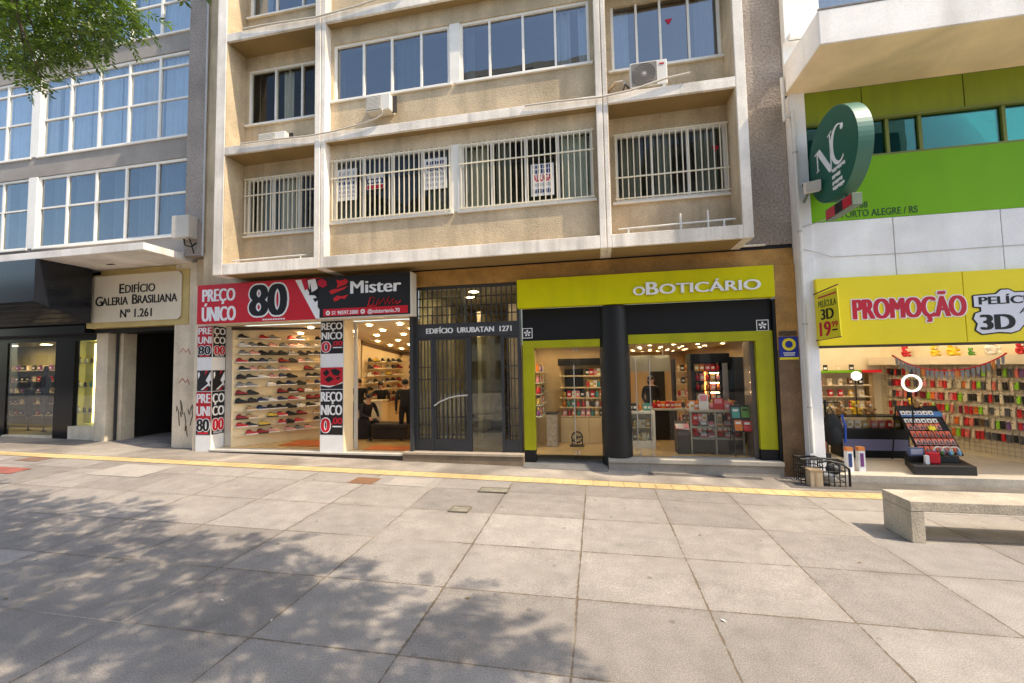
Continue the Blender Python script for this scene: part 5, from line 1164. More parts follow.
# ------------------------------------------------------------------ right building
Rb = thing('shop_building', 'white shop building with deep canopy and bright green band', 'building', (6, 8.1, 0))
RX1 = 13.0
b = MB(); b.box(3.475, 3.72, 8.08, 8.6, -.02, 6.70); b.obj('white_pilaster', WHITEWALL, Rb, bevel=.006)
b = MB(); b.box(7.95, RX1, 8.17, 8.5, -.02, 3.36); b.obj('end_wall', WHITEWALL, Rb)
b = MB(); x = 3.72
for k, xe in enumerate((4.95, 6.45, 7.95, 9.45, RX1)):
    b.box(x+.006, xe-.006, 8.12, 8.3, 3.36, 4.372); x = xe
b.obj('white_panel', WHITEWALL, Rb, bevel=.004)
b = MB(); b.box(3.725, RX1, 8.125, 8.3, 4.378, 5.455); b.obj('green_panel', LEAFGREEN, Rb)
b = MB(); b.text('188', (4.43, 8.123, 4.575), X_, F_, .105, .17, off=.006); b.text('PORTO ALEGRE / RS', (4.20, 8.123, 4.425), X_, F_, .115, 1.12, off=.006); b.obj('lettering', M('dark_green_letter', (.02, .07, .02), .6, .05, 3), Rb)
b = MB()
x = 3.725
for xe in (4.62, 6.10, 7.6, 9.1, RX1): b.box(x+.008, xe-.008, 8.13, 8.3, 6.13, 6.70); x = xe
b.obj('shaded_green_panel', SHADEGREEN, Rb)
b = MB(); b.box(3.725, RX1, 8.125, 8.22, 5.455, 5.49); b.box(3.725, RX1, 8.10, 8.22, 6.09, 6.13)
for x in (4.40, 4.97, 5.45, 6.62, 8.1, 9.6): b.box(x-.025, x+.025, 8.13, 8.22, 5.49, 6.09)
b.obj('window_bar', M('olive_window_bar', (.16, .19, .03), .5, .15, 3), Rb)
b = MB(); b.box(3.725, RX1, 8.17, 8.18, 5.49, 6.09); b.obj('window_strip', TEALG, Rb)
b = MB(); b.box(3.75, RX1, 9.0, 9.1, 5.3, 6.3); b.box(3.75, RX1, 8.3, 9.0, 5.30, 5.34); b.box(3.75, RX1, 8.3, 9.0, 6.25, 6.3); b.obj('rear_wall', M('teal_room', (.10, .36, .29), .8, .3, 1), Rb)
b = MB(); b.box(3.42, RX1, 6.88, 8.12, 6.71, 7.24); b.obj('canopy', CANOPYW, Rb, bevel=.01)
b = MB(); b.box(3.43, RX1, 6.90, 8.12, 6.700, 6.708); b.obj('canopy_soffit', CANSOF, Rb)
b = MB(); b.box(3.42, RX1, 6.875, 6.90, 7.243, 7.265); b.obj('canopy_edge', M('dirty_edge', (.22, .19, .15), .9, .4, 9), Rb)
b = MB(); wall_hole(b, 3.475, RX1, 7.24, 13, 8.2, 8.4, 4.05, 7.2, 7.9, 9.8); b.obj('upper_wall', M('clean_white_wall', (.78, .78, .76), .7, .05, 1, .1, 40, .03), Rb)
b = MB(); b.box(3.475, 4.02, 8.1, 8.2, 7.7, 13); b.obj('upper_pier', M('clean_white_wall', (.78, .78, .76)), Rb)
b = MB(); b.box(3.53, 3.76, 8.02, 8.12, 7.70, 7.80); b.obj('wall_bracket', WHITEWALL, Rb)
window(Rb, 4.05, 7.2, 7.9, 9.8, 8.25, (5.3, 6.2), (8.9,), True, GLASSW, [(4.1, 5.2, 0), (5.5, 6.0, 0)])
b = MB(); b.box(3.5, RX1, 9.2, 9.3, 7.24, 13); b.box(3.5, RX1, 8.2, 14, 13, 13.2); b.box(RX1-.1, RX1, 8.3, 14, 0, 13); b.obj('roof', DARKROOM, Rb)
t = thing('drain_pipe', 'white rainwater pipe running down beside the granite pilaster', 'pipe', (3.5, 8.0, 0))
b = MB(); b.tube([(3.37, 8.06, 7.0), (3.37, 8.04, 6.2), ], .03); b.tube([(3.37, 8.05, 6.28), (3.52, 8.05, 6.30)], .03); b.tube([(3.50, 8.03, 6.36), (3.50, 8.03, .45)], .034, 10); b.obj('pipe', PIPEW, t)
for z in (1.2, 2.6, 4.2, 5.6): b = MB(); b.ring(.034, .042, (3.50, 8.03, z), X_, Y_, Z_, .03, n=16); b.obj('clamp', GREYPL, t)
def cable(path, r, label):
    b = MB(); b.tube(path, r, 6); b.obj('wall_cable', M('cable_grey', (.42, .38, .33), .6, .1, 4), label=label, category='cable')
cable([(3.55, 8.07, 4.30), (3.72, 8.06, 4.34), (3.95, 8.10, 4.42), (4.1, 8.11, 4.46)], .006, 'thin grey cable slanting up from the pipe to green panel')
cable([(3.53, 8.06, 3.92), (3.8, 8.09, 3.84), (4.0, 8.11, 3.76), (5.0, 8.11, 3.75), (6.5, 8.11, 3.77), (9, 8.11, 3.76)], .004, 'thin grey cable running along the white panels above the yellow sign')
# hanging round sign
cx, cy, cz, r_ = 3.74, 7.42, 5.23, .72
Nn = Vector((-1, .0, 0)); Un = Vector((0, -1, 0))
t = thing('round_blade_sign', 'dark green round blade sign with white NC letters', 'sign', (cx, cy, cz))
b = MB(); b.ring(0, r_, (cx, cy, cz), Un, Z_, -Nn, .20, 0, n=64); b.obj('drum', RIMGREEN, t)
b = MB(); b.prism([(r_*.985*cos(2*pi*k/64), r_*.985*sin(2*pi*k/64)) for k in range(64)], (cx-.0, cy, cz), Un, Z_, Nn, .006); b.obj('face', DGREEN, t)
b = MB(); o_ = (cx-.006, cy, cz)
def PN(q): b.prism(q, o_, Un, Z_, Nn, .005)
# N: thin stems with a heavy diagonal
PN([(-.40, -.08), (-.37, -.08), (-.37, .22), (-.40, .22)]); PN([(-.46, .20), (-.30, .24), (-.30, .255), (-.46, .225)]); PN([(-.43, -.10), (-.34, -.085), (-.34, -.07), (-.43, -.085)])
PN([(-.40, .22), (-.29, .24), (.02, -.19), (.02, -.24), (-.05, -.25)]); PN([(.0, -.22), (.025, -.21), (.025, .33), (.0, .33)]); PN([(-.05, .32), (.07, .36), (.07, .375), (-.05, .335)])
# C: crescent with serif
pts = []
for k in range(25): a = R(58+250*k/24); pts.append((.22+.21*cos(a), .08+.31*sin(a)))
for k in range(25): a = R(308-250*k/24); pts.append((.25+.16*cos(a), .085+.275*sin(a)))
for i in range(24): PN([pts[i], pts[i+1], pts[48-i], pts[49-i]]) if i < 24 else None
b.ball((o_[0], cy-.34, cz+.30), (.006, .045, .05), 0, 10, 6)
for i, (n_, z) in enumerate(((8, -.30), (5, -.40), (6, -.50), (7, -.585))):
    for k in range(n_): b.box(cx-.012, cx-.006, cy-.02-k*.046-.034, cy-.02-k*.046, cz+z+(.014 if (k+i) % 3 == 0 else 0), cz+z+.055)
b.obj('lettering', WHITE, t)
b = MB(); b.tube([(cx+.05, 8.12, 5.0), (cx+.08, cy+r_*.85, 5.02)], .03); b.tube([(cx+.05, 8.12, 5.45), (cx+.08, cy+r_*.85, 5.42)], .03); b.obj('bracket', RIMGREEN, t)
t = thing('led_sign_box', 'small box sign with red panels hanging under the round sign', 'sign', (3.85, 7.3, 4.27))
b = MB(); b.hexa([(3.76, 6.98, 4.27), (3.89, 6.98, 4.27), (3.89, 7.72, 4.27), (3.76, 7.72, 4.27)], [(3.76, 6.98, 4.45), (3.89, 6.98, 4.45), (3.89, 7.72, 4.45), (3.76, 7.72, 4.45)]); b.obj('casing', M('grey_green_case', (.15, .19, .13), .5, .1, 3), t, bevel=.004)
b = MB(); b.box(3.754, 3.76, 7.0, 7.22, 4.285, 4.435, 0); b.box(3.754, 3.76, 7.22, 7.44, 4.285, 4.435, 1); b.box(3.754, 3.76, 7.44, 7.70, 4.285, 4.435, 0); b.obj('display_panel', [M('red_sign_panel', (.50, .01, .03), .3, .05, 3), SIGNBLK], t)
b = MB(); b.tube([(3.87, 7.3, 4.45), (3.87, 7.3, 4.54)], .02); b.obj('hanger', CHAR, t)
t = thing('floodlight', 'pale square floodlight on bracket beside the round sign', 'lamp', (3.58, 8.0, 4.85))
b = MB(); b.box(3.50, 3.72, 7.72, 7.86, 4.80, 4.98, 0, rx=.4, rz=-.4); b.obj('housing', ACW, t, bevel=.01); b = MB(); b.box(3.51, 3.71, 7.70, 7.73, 4.79, 4.96, 0, rx=.4, rz=-.4); b.obj('lens', GREYPL, t); b = MB(); b.tube([(3.60, 7.82, 4.86), (3.62, 8.09, 4.74)], .022); b.tube([(3.60, 7.82, 4.95), (3.62, 8.09, 5.05)], .022); b.obj('bracket', M('grey_green_case', (.30, .34, .27)), t)
# promotion sign
t = thing('shop_sign', 'big yellow shop sign with red PROMOÇÃO lettering', 'shop sign', (6.5, 8.0, 2.24))
b = MB(); b.box(3.69, 5.775, 8.0, 8.11, 2.24, 3.375); b.box(5.785, 10.0, 8.0, 8.11, 2.24, 3.375); b.obj('board', YELLOW, t, bevel=.004)
b = MB(); b.text('PROMOÇÃO', (4.22, 7.998, 2.665), X_, F_, .325, 1.56, off=0, mi=0, depth=.003, fat=.07, halo=.05); b.text('PROMOÇÃO', (4.22, 7.998, 2.665), X_, F_, .325, 1.56, off=0, lift=.008, depth=.003, mi=1, fat=.06); b.obj('promotion_lettering', [WHITE, CRIMSON], t)
b = MB(); O = 7.998
CL = [(5.90, 2.80), (5.90, 2.97), (6.2, 2.985), (6.27, 3.05), (6.37, 3.05), (6.44, 3.0), (7.35, 3.0), (7.35, 2.63), (6.55, 2.63), (6.53, 2.50), (6.46, 2.41), (6.36, 2.375), (6.2, 2.39), (5.98, 2.365), (5.90, 2.43), (5.93, 2.53), (5.88, 2.61), (5.91, 2.69), (5.99, 2.72), (5.99, 2.79)]
for k in range(8): b.prism([(x+.02*cos(pi*k/4), z+.02*sin(pi*k/4)) for x, z in CL], (0, O-.0002*k, 0), X_, Z_, F_, .003, 1)
b.prism(CL, (0, O-.006, 0), X_, Z_, F_, .003, 0)
b.text('PELÍCULA', (5.97, O-.0095, 2.83), X_, F_, .12, 1.02, off=0, mi=1, fat=.06); b.text('3D', (5.98, O-.0095, 2.43), X_, F_, .235, .42, off=0, mi=1, fat=.09); b.text('APENAS', (6.48, O-.0095, 2.67), X_, F_, .09, .55, off=.004, mi=1, shear=.2)
b.obj('film_lettering', [M('pale_lilac_cloud', (.66, .67, .74), .5, .04, 3), INK], t)
t = thing('hanging_banner', 'small tilted yellow price banner hanging at the sign corner', 'banner', (3.68, 7.7, 2.34))
Ob = Vector((3.675, 7.97, 2.335)); Ub = Vector((.06, -.52, 0)).normalized(); Nb = Vector((-1, -.11, 0)).normalized()
b = MB(); b.prism([(0, 0), (.53, .035), (.50, .80), (.0, .765)], Ob, Ub, Z_, -Nb, .012); b.obj('sheet', M('banner_yellow', (.74, .66, .02), .5, .05, 2), t)
b = MB(); b.text('PELÍCULA', Ob+Ub*.03+Z_*.54, Ub, Nb, .10, .44, off=.01, mi=2, V=(0, -.05, 1)); b.text('3D', Ob+Ub*.09+Z_*.33, Ub, Nb, .17, .30, off=0, mi=0, fat=.06); b.text('19', Ob+Ub*.04+Z_*.06, Ub, Nb, .23, .26, off=0, mi=1, fat=.06); b.text('99', Ob+Ub*.33+Z_*.19, Ub, Nb, .09, .15, off=.02, mi=1)
b.prism([(.03, .69), (.48, .715), (.48, .74), (.03, .715)], Ob, Ub, Z_, Nb, .003, 1); b.prism([(.34, .13), (.46, .135), (.46, .16), (.34, .155)], Ob, Ub, Z_, Nb, .003, 0)
b.obj('lettering', [INK, CRIMSON, M('banner_green', (.10, .12, .02), .5, .05, 3)], t)
b = MB(); b.tube([(3.68, 8.1, 3.12), (3.74, 7.45, 3.18)], .012); b.tube([(3.68, 8.1, 2.33), (3.74, 7.45, 2.36)], .010); b.obj('bracket', M('rusty_bracket', (.22, .12, .06), .8, .3, 8), t)

# ------------------------------------------------------------------ phone accessory shop room
PF = .12
D0, D1 = Vector((7.80, 8.07, 0)), Vector((6.50, 11.40, 0)); dD = (D1-D0).normalized(); nD = Vector((dD.y, -dD.x, 0)); nD = -nD if nD.x > 0 else nD; LD = (D1-D0).length
b = MB(); b.add([(3.5, 8.02, PF), (9.5, 8.02, PF), (9.5, 11.6, PF), (3.5, 11.6, PF)], [(0, 1, 2, 3)]); b.obj('shop_floor', GREYFL, Rb)
b = MB(); b.box(3.72, 9.5, 7.97, 8.02, -.02, PF); b.box(3.5, 9.5, 8.02, 8.10, -.02, PF-.003); b.obj('doorstep', M('worn_step', (.42, .38, .32), .8, .2, 3, .2, 60, .15), Rb)
b = MB(); b.box(3.66, 6.56, 11.4, 11.5, PF, 2.75); b.box(3.60, 3.68, 8.6, 11.4, PF, 2.75)
p, q = D0-nD*.0, D1-nD*.0
b.hexa([(p.x, p.y, PF), (q.x, q.y, PF), (q.x+.08, q.y+.03, PF), (p.x+.08, p.y+.03, PF)], [(p.x, p.y, 2.75), (q.x, q.y, 2.75), (q.x+.08, q.y+.03, 2.75), (p.x+.08, p.y+.03, 2.75)])
b.obj('shop_wall', M('warm_slatwall', (.72, .62, .44), .6, .06, 2), Rb)
b = MB(); b.add([(3.5, 8.12, 2.74), (9.5, 8.12, 2.74), (9.5, 11.6, 2.74), (3.5, 11.6, 2.74)], [(0, 3, 2, 1)]); b.obj('shop_ceiling', SHOPCE, Rb)
b = MB(); b.box(3.72, 10, 8.04, 8.16, 2.20, 2.245); b.box(3.72, 10, 8.12, 8.16, 2.24, 2.75); b.obj('shutter_rail', M('dark_shutter', (.06, .055, .05), .6, .2, 4), Rb)
def DP(s, z, off=0.0): p = D0+dD*s+nD*off; return Vector((p.x, p.y, z))
# wire grid on the lower slatwall
b = MB()
for z in [PF+.10+.078*k for k in range(24)]: b.tube([DP(.0, z, .012), DP(LD, z, .012)], .0045, 4)
for k in range(44): s = LD*k/43; b.tube([DP(s, PF+.06, .012), DP(s, 1.98, .012)], .0045, 4)
b.obj('wire_grid', M('grid_wire', (.46, .40, .28), .5, .1, 4), Rb)
# shelf over the cases
b = MB(); p = [DP(0, 2.0), DP(LD, 2.0), DP(LD, 2.0, .34), DP(0, 2.0, .34)]; b.hexa(p, [v+Z_*.035 for v in p]); p = [DP(0, 1.87, .32), DP(LD, 1.87, .32), DP(LD, 1.87, .34), DP(0, 1.87, .34)]; b.hexa(p, [v+Z_*.13 for v in p]); b.obj('high_shelf', M('beige_shelf', (.66, .56, .42), .6, .06, 2), Rb)
b = MB(); b.box(3.70, 6.3, 11.05, 11.39, 1.70, 1.735, 0); b.box(3.70, 5.9, 11.03, 11.05, 1.70, 1.76, 1); b.box(5.9, 6.3, 11.03, 11.05, 1.70, 1.76, 2); b.obj('high_shelf', [M('beige_shelf', (.58, .48, .34)), LEAFGREEN, RED], Rb)
b = MB(); b.box(6.13, 6.21, 11.2, 11.38, PF, 1.70); b.obj('wall_post', M('oak_post', (.40, .28, .13), .5, .1, 3), Rb)
for z in (1.42, 1.16, .90): b = MB(); b.box(3.72, 6.12, 11.1, 11.39, z-.02, z); b.obj('shelf', M('beige_shelf', (.58, .48, .34)), Rb)
CC = [('red', (.55, .02, .03)), ('black', (.02, .02, .022)), ('pink', (.72, .28, .30)), ('orange', (.72, .16, .02)), ('cream', (.72, .62, .45)), ('lime green', (.30, .62, .03)), ('dark grey', (.09, .09, .10)), ('purple', (.20, .10, .26)), ('navy', (.02, .04, .14)), ('burgundy', (.20, .015, .03)), ('coral', (.75, .18, .14)), ('brown', (.16, .08, .04))]
def case_mesh(m, w=.033, h=.165):
    b = MB(); b.box(-w, w, 0, .018, -h, -.02, 0); b.box(-w+.005, w-.005, -.003, 0, -h+.005, -.025, 0); b.box(-w-.001, w+.001, .019, .022, -h-.006, .028, 2); b.box(-w+.006, -.006, -.005, -.003, -.056, -.034, 1); b.tube([(0, -.03, .014), (0, .06, .02)], .004, 5, 3)
    o = b.obj('phone_case', [m, INK, M('cream_packaging', (.66, .58, .44), .5, .08, 8), STEEL], loc=(0, 0, 0)); me = o.data; bpy.data.objects.remove(o); return me
CM = [(n, [case_mesh(M('case_'+n.replace(' ', '_'), c, .4, .05, 8), w, h) for w, h in ((.033, .165), (.028, .15), (.024, .17))]) for n, c in CC]
rzD = math.atan2(dD.y, dD.x)+pi        # local -y faces the room
if (Matrix.Rotation(rzD, 3, 'Z') @ Vector((0, -1, 0))).dot(nD) < 0: rzD += pi
crow = [1.80, 1.56, 1.32, 1.08, .85, .62]
run = ['coral', 'red', 'pink', 'orange', 'black', 'cream']
nC = 43
for i, z in enumerate(crow):
    for k in range(nC):
        if random.random() < .05: continue
        f = k/nC
        pool = [1, 9, 6, 1, 8, 11, 4, 1] if f < .25 else ([4, 6, 10, 0, 7, 1, 1, 4, 11, 5] if f < .5 else ([0, 10, 3, 2, 0, 5, 9, 4, 1, 4] if f < .75 else [0, 2, 10, 9, 1, 6, 0, 4]))
        n, me = CM[random.choice(pool)]; me = random.choice(me)
        inst('phone_case', me, DP(.12+k*(LD-.25)/nC+random.uniform(-.012, .012), z+random.uniform(-.006, .006), .055+random.uniform(0, .02)), '%s phone case, %s row down, %s from the street, on slatwall' % (n, ordn(i+1), ordn(k+1)), 'phone case', 'phone cases on the slatwall', rz=rzD+random.uniform(-.2, .2), ry=random.uniform(-.05, .05))
# goods on the back wall
SM = {n: M('pack_'+n, (0, 0, 0)) for n in ('red', 'white', 'black', 'gold', 'cream', 'brown', 'pink')}
for i, z in enumerate((1.42, 1.16, .90)):
    for k in range(11):
        c = random.choice(['white', 'cream', 'white', 'red', 'gold', 'cream', 'brown', 'black']); inst('accessory_box', CAR[c], (3.85+k*.21, 11.2, z), '%s accessory box on the back shelves, %s shelf down, %s from left' % (c, ordn(i+1), ordn(k+1)), 'box', 'accessory boxes on the back shelves', rz=random.uniform(-.3, .3))
for k in range(8):
    c = random.choice(['cream', 'white', 'black', 'brown']); inst('accessory_box', CAR[c], (3.9+k*.27, 11.2, 1.735), '%s box on the green-edged high shelf, %s from the left' % (c, ordn(k+1)), 'box', 'boxes on the high shelf', rz=random.uniform(-.4, .4))
# plush toys on shelf and counter
def plush(loc, s, m, m2, label, rz=0):
    t = thing('plush_toy', label, 'toy', loc, 'plush toys in the accessory shop'); x, y, z = loc
    b = MB(); b.ball((x, y, z+.11*s), (.10*s, .09*s, .12*s)); b.ball((x, y-.01*s, z+.27*s), (.09*s, .085*s, .085*s))
    for q in (-1, 1): b.ball((x+q*.07*s, y, z+.35*s), (.035*s, .02*s, .035*s)); b.ball((x+q*.10*s, y-.05*s, z+.15*s), (.035*s, .06*s, .035*s)); b.ball((x+q*.07*s, y-.09*s, z+.04*s), (.04*s, .07*s, .04*s))
    b.obj('body', m, t)
    b = MB(); b.ball((x, y-.085*s, z+.25*s), (.04*s, .03*s, .03*s), 0)
    for q in (-1, 1): b.ball((x+q*.035*s, y-.082*s, z+.295*s), (.011*s, .01*s, .012*s), 1)
    b.ball((x, y-.112*s, z+.262*s), (.012*s, .008*s, .009*s), 1); b.obj('face', [m2, INK], t)
PW, PY_, PR, PG, PB = [M('plush_'+n, c, .9, .1, 20, .2, 120) for n, c in (('white', (.70, .67, .62)), ('yellow', (.72, .48, .04)), ('red', (.50, .03, .04)), ('green', (.12, .36, .05)), ('brown', (.34, .20, .09)))]
for s, m, n, k in ((.55, PW, 'grey white', .9), (1.05, PR, 'red', .8), (1.45, PW, 'white', 1.1), (1.75, PG, 'small green', .5), (2.05, PY_, 'large yellow', 1.0), (2.35, PY_, 'smaller yellow', .8), (2.9, PR, 'red and white', .8)):
    p = DP(s, 2.035, .18); plush(p, k*.8, m, PW, '%s plush toy sitting on the high shelf over the phone cases' % n)
for x, m, n in ((4.72, PB, 'tan plush bear at left end of counter'), (4.98, PY_, 'golden plush bear left of centre on the counter'), (5.22, PB, 'brown plush bear on the middle of counter')): plush((x, 9.6, .91), .75, m, PW, n)
plush((5.98, 9.6, .91), .85, PY_, PB, 'yellow plush toy behind the tilted rack')
plush((5.72, 9.12, 1.10), .55, PB, PW, 'orange plush bear perched on the tilted rack top')
# bunting
t = thing('bunting', 'red garland with grey pennants strung across the accessory shop', 'garland', (5.9, 8.6, 1.8)); pts = []
for k in range(25):
    f = k/24; pts.append(Vector((5.10+1.62*f, 8.62+.06*sin(f*5), 2.06+.0*f-1.12*f*(1-f)*1.02)))
b = MB(); b.tube(pts, .014, 6); b.obj('cord', RED, t)
PEN = M('pennant_grey', (.24, .24, .25), .7, .2, 8)
for k in range(1, 24):
    p = pts[k]; b = MB(); w = .026; b.prism([(-w, 0), (w, 0), (w*.9, -.09), (0, -.15), (-w*.9, -.09)], (p.x, p.y-.008, p.z-.008), X_, Z_, F_, .004, 0); b.obj('pennant', [PEN if k % 7 else M('pennant_orange', (.65, .22, .04), .7, .1, 8)], t)
# ring light and disc lamp
t = thing('ring_light', 'white ring light on a stand behind the tilted rack', 'lamp', (5.58, 9.0, PF)); rc = (5.50, 8.85, 1.56)
b = MB(); b.ring(.125, .155, rc, X_, Z_, F_, .02, n=40); b.obj('ring', RINGL, t); b = MB(); b.tube([(5.50, 8.87, 1.42), (5.50, 8.87, PF+.02)], .012); b.ring(0, .14, (5.50, 8.87, PF), X_, Y_, Z_, .02, n=24); b.obj('stand', BLACK, t)
t = thing('disc_lamp', 'round glowing disc lamp on the counter at left', 'lamp', (4.62, 9.2, .88)); b = MB(); b.ring(0, .085, (4.98, 9.5, 1.68), X_, Z_, F_, .03, n=32); b.obj('shade', RINGL, t); b = MB(); b.tube([(4.98, 9.52, 1.62), (4.98, 9.54, .92)], .010); b.ring(0, .07, (4.98, 9.54, .912), X_, Y_, Z_, .02, n=20); b.obj('stand', BLACK, t)
# counter
t = thing('glass_counter', 'black counter with lilac strip and glass top in accessory shop', 'counter', (5.1, 9.2, PF))
b = MB(); b.box(4.60, 5.75, 9.4, 9.8, PF, .66); b.obj('base', BLACK, t, bevel=.005); b = MB(); b.box(4.63, 5.72, 9.39, 9.4, .26, .47); b.obj('lilac_strip', M('lilac_panel', (.22, .22, .38), .4, .05, 3), t)
b = MB(); b.box(4.60, 5.75, 9.4, 9.8, .89, .91, 0); b.box(4.60, 4.62, 9.4, 9.8, .66, .89, 0); b.box(5.73, 5.75, 9.4, 9.8, .66, .89, 0); b.obj('top_frame', BLACK, t); b = MB(); b.box(4.62, 5.73, 9.405, 9.412, .66, .89); b.obj('front_pane', GLASSS, t)
for k in range(8):
    c = random.choice(['cream', 'red', 'white', 'gold', 'pink']); inst('accessory_box', CAR[c], (4.70+k*.135, 9.55, .665), '%s box inside the glass counter, %s from the left' % (c, ordn(k+1)), 'box', 'boxes inside the glass counter', rz=random.uniform(-.2, .2))
t = thing('dark_backpack', 'dark backpack with blue edge hanging left of the counter', 'bag', (4.25, 8.9, .5)); b = MB(); b.ball((4.22, 8.9, .72), (.17, .12, .30), 0, 14, 9); b.ball((4.22, 8.80, .62), (.12, .07, .16), 0, 12, 8); b.obj('body', M('dark_bag', (.02, .022, .026), .8, .1, 8), t); b = MB(); b.tube([(4.36, 8.83, 1.0), (4.39, 8.80, .8), (4.38, 8.80, .5)], .02); b.obj('edge', M('blue_strap', (.03, .10, .5), .5, .1, 5), t); b = MB(); b.tube([(4.16, 8.92, 1.0), (4.22, 8.92, 1.14), (4.28, 8.92, 1.0)], .012); b.obj('strap', BLACK, t)
t = thing('bag_stand', 'black floor stand with hooks carrying the dark bags', 'stand', (4.15, 9.1, PF)); b = MB(); b.tube([(4.2, 9.05, PF), (4.2, 9.05, 1.25)], .02); b.tube([(3.95, 9.05, 1.2), (4.45, 9.05, 1.2)], .012); b.box(4.0, 4.4, 8.9, 9.2, PF, PF+.02); b.obj('pole', BLACK, t)
for k, (x, z) in enumerate(((4.02, .95), (4.05, .55))): b = MB(); b.ball((x, 8.98, z), (.09, .07, .16), 0, 12, 8); b.tube([(x-.04, 8.98, z+.14), (x, 8.98, z+.24), (x+.04, 8.98, z+.14)], .008); b.obj('shoulder_bag', M('dark_bag', (.02, .022, .026)), label='small black shoulder bag, %s on the floor stand' % ('upper' if k == 0 else 'lower'), category='bag')
# tilted rack with rows of blister packs, on a black step platform
t = thing('tilted_rack', 'tilted black rack with rows of orange blister cards', 'display rack', (5.5, 8.6, PF))
a0, a1 = Vector((5.40, 8.60, .36)), Vector((5.38, 9.10, 1.13)); wv = Vector((.64, .03, 0))
b = MB()
for q in (0, 1): b.tube([a0+wv*q-Z_*.02, a1+wv*q], .014, 6)
for f in (0, .33, .66, 1): p = a0.lerp(a1, f); b.tube([p, p+wv], .008, 5)
for q in (0, 1): b.tube([a1+wv*q, Vector((a1.x+wv.x*q+.02, 9.32, PF))], .012, 6)
b.obj('rack_frame', BLACK, t)
n_ = (a1-a0).cross(wv); n_ = -n_ if n_.y > 0 else n_; n_.normalize(); vv = (a1-a0)
b = MB(); u = wv.normalized(); b.prism([(0.01, 0), (wv.length-.01, 0), (wv.length-.01, vv.length), (.01, vv.length)], a0-n_*.006, u, vv.normalized(), n_, .004); b.obj('backboard', CHARBAND, t)
ORC = M('card_orange', (.70, .14, .06), .5, .1, 10)
PKC = M('card_salmon', (.70, .30, .22), .5, .1, 10)
DKC = M('blister_dark', (.06, .055, .07), .3, .1, 10)
def card_mesh(m1):
    b = MB(); b.box(-.036, .036, -.006, 0, 0, .115, 0); b.prism([(-.026, .01), (.026, .01), (0, .08)], (0, -.006, 0), X_, Z_, F_, .012, 1); b.box(-.036, .036, -.008, -.006, .088, .115, 2)
    o = b.obj('blister_card', [m1, DKC, ORC], loc=(0, 0, 0)); me = o.data; bpy.data.objects.remove(o); return me
CA, CB = card_mesh(ORC), card_mesh(PKC)
def cardw():
    b = MB(); b.box(-.036, .036, -.006, 0, 0, .075, 0); b.ball((0, -.008, .03), (.018, .006, .018), 1, 8, 5)
    o = b.obj('blister_card', [PAPER, INK], loc=(0, 0, 0)); me = o.data; bpy.data.objects.remove(o); return me
CW = cardw()
b = MB()
b.prism([(.0, .70), (.66, .70), (.66, .80), (.0, .80)], a0+n_*.008, u, vv.normalized(), n_, .006, 0); b.obj('blue_header', M('header_blue', (.05, .17, .45), .5, .1, 5), t)
rotm = Matrix((u, -n_, u.cross(-n_))).transposed().to_euler()
for i, f in enumerate((.02, .165, .31, .46, .60, .76)):
    for k in range(7 if i < 3 else 6):
        p = a0+vv*(f/.82*.82)*1.05+wv*(.07+.86*k/6.2)+n_*.016
        me = (CA, CB, CA, CB, CW, CW)[i]; o = inst('blister_card', me, p, '%s blister card, %s row up, %s from left, on the tilted rack' % (('orange', 'salmon', 'orange', 'salmon', 'white', 'white')[i], ordn(i+1), ordn(k+1)), 'package', 'blister cards on the tilted rack'); o.rotation_euler = rotm
b = MB(); st = [(.085*(1 if k % 2 == 0 else .55)*cos(2*pi*k/16), .062*(1 if k % 2 == 0 else .55)*sin(2*pi*k/16)) for k in range(16)]; b.prism(st, a0+vv*.50+wv*.56+n_*.045, u, vv.normalized(), n_, .006); b.obj('price_star', PYEL, label='yellow star price tag stuck on the tilted rack', category='tag')
t = thing('display_platform', 'low black two-step display platform at the accessory shop entrance', 'platform', (5.4, 8.3, PF))
b = MB(); b.hexa([(4.98, 8.10, PF), (5.88, 8.15, PF), (6.15, 8.95, PF), (5.34, 8.90, PF)], [(4.98, 8.10, .26), (5.88, 8.15, .26), (6.15, 8.95, .26), (5.34, 8.90, .26)]); b.obj('lower_step', BLACK, t, bevel=.004); b = MB(); b.hexa([(5.12, 8.42, .26), (5.86, 8.45, .26), (6.05, 8.88, .26), (5.32, 8.84, .26)], [(5.12, 8.42, .36), (5.86, 8.45, .36), (6.05, 8.88, .36), (5.32, 8.84, .36)]); b.obj('upper_step', BLACK, t, bevel=.004)
b = MB(); b.box(5.34, 5.50, 8.30, 8.40, .26, .44); b.obj('cloth_pouch', M('red_pouch', (.55, .01, .02), .7, .1, 10), bevel=.02, label='bright red pouch standing on the black platform', category='pouch')
b = MB(); b.box(5.27, 5.32, 8.27, 8.32, .26, .40); b.obj('small_carton', PAPER, label='slim white carton beside the red pouch', category='box')
b = MB(); b.box(5.16, 5.37, 8.46, 8.52, .36, .49, 0); b.box(5.18, 5.35, 8.456, 8.46, .38, .47, 1); b.obj('gadget_box', [M('box_steel_blue', (.10, .14, .26), .4, .1, 6), M('box_silver', (.4, .42, .5), .3, .1, 6)], label='steel blue gadget box on the left of upper step', category='box')
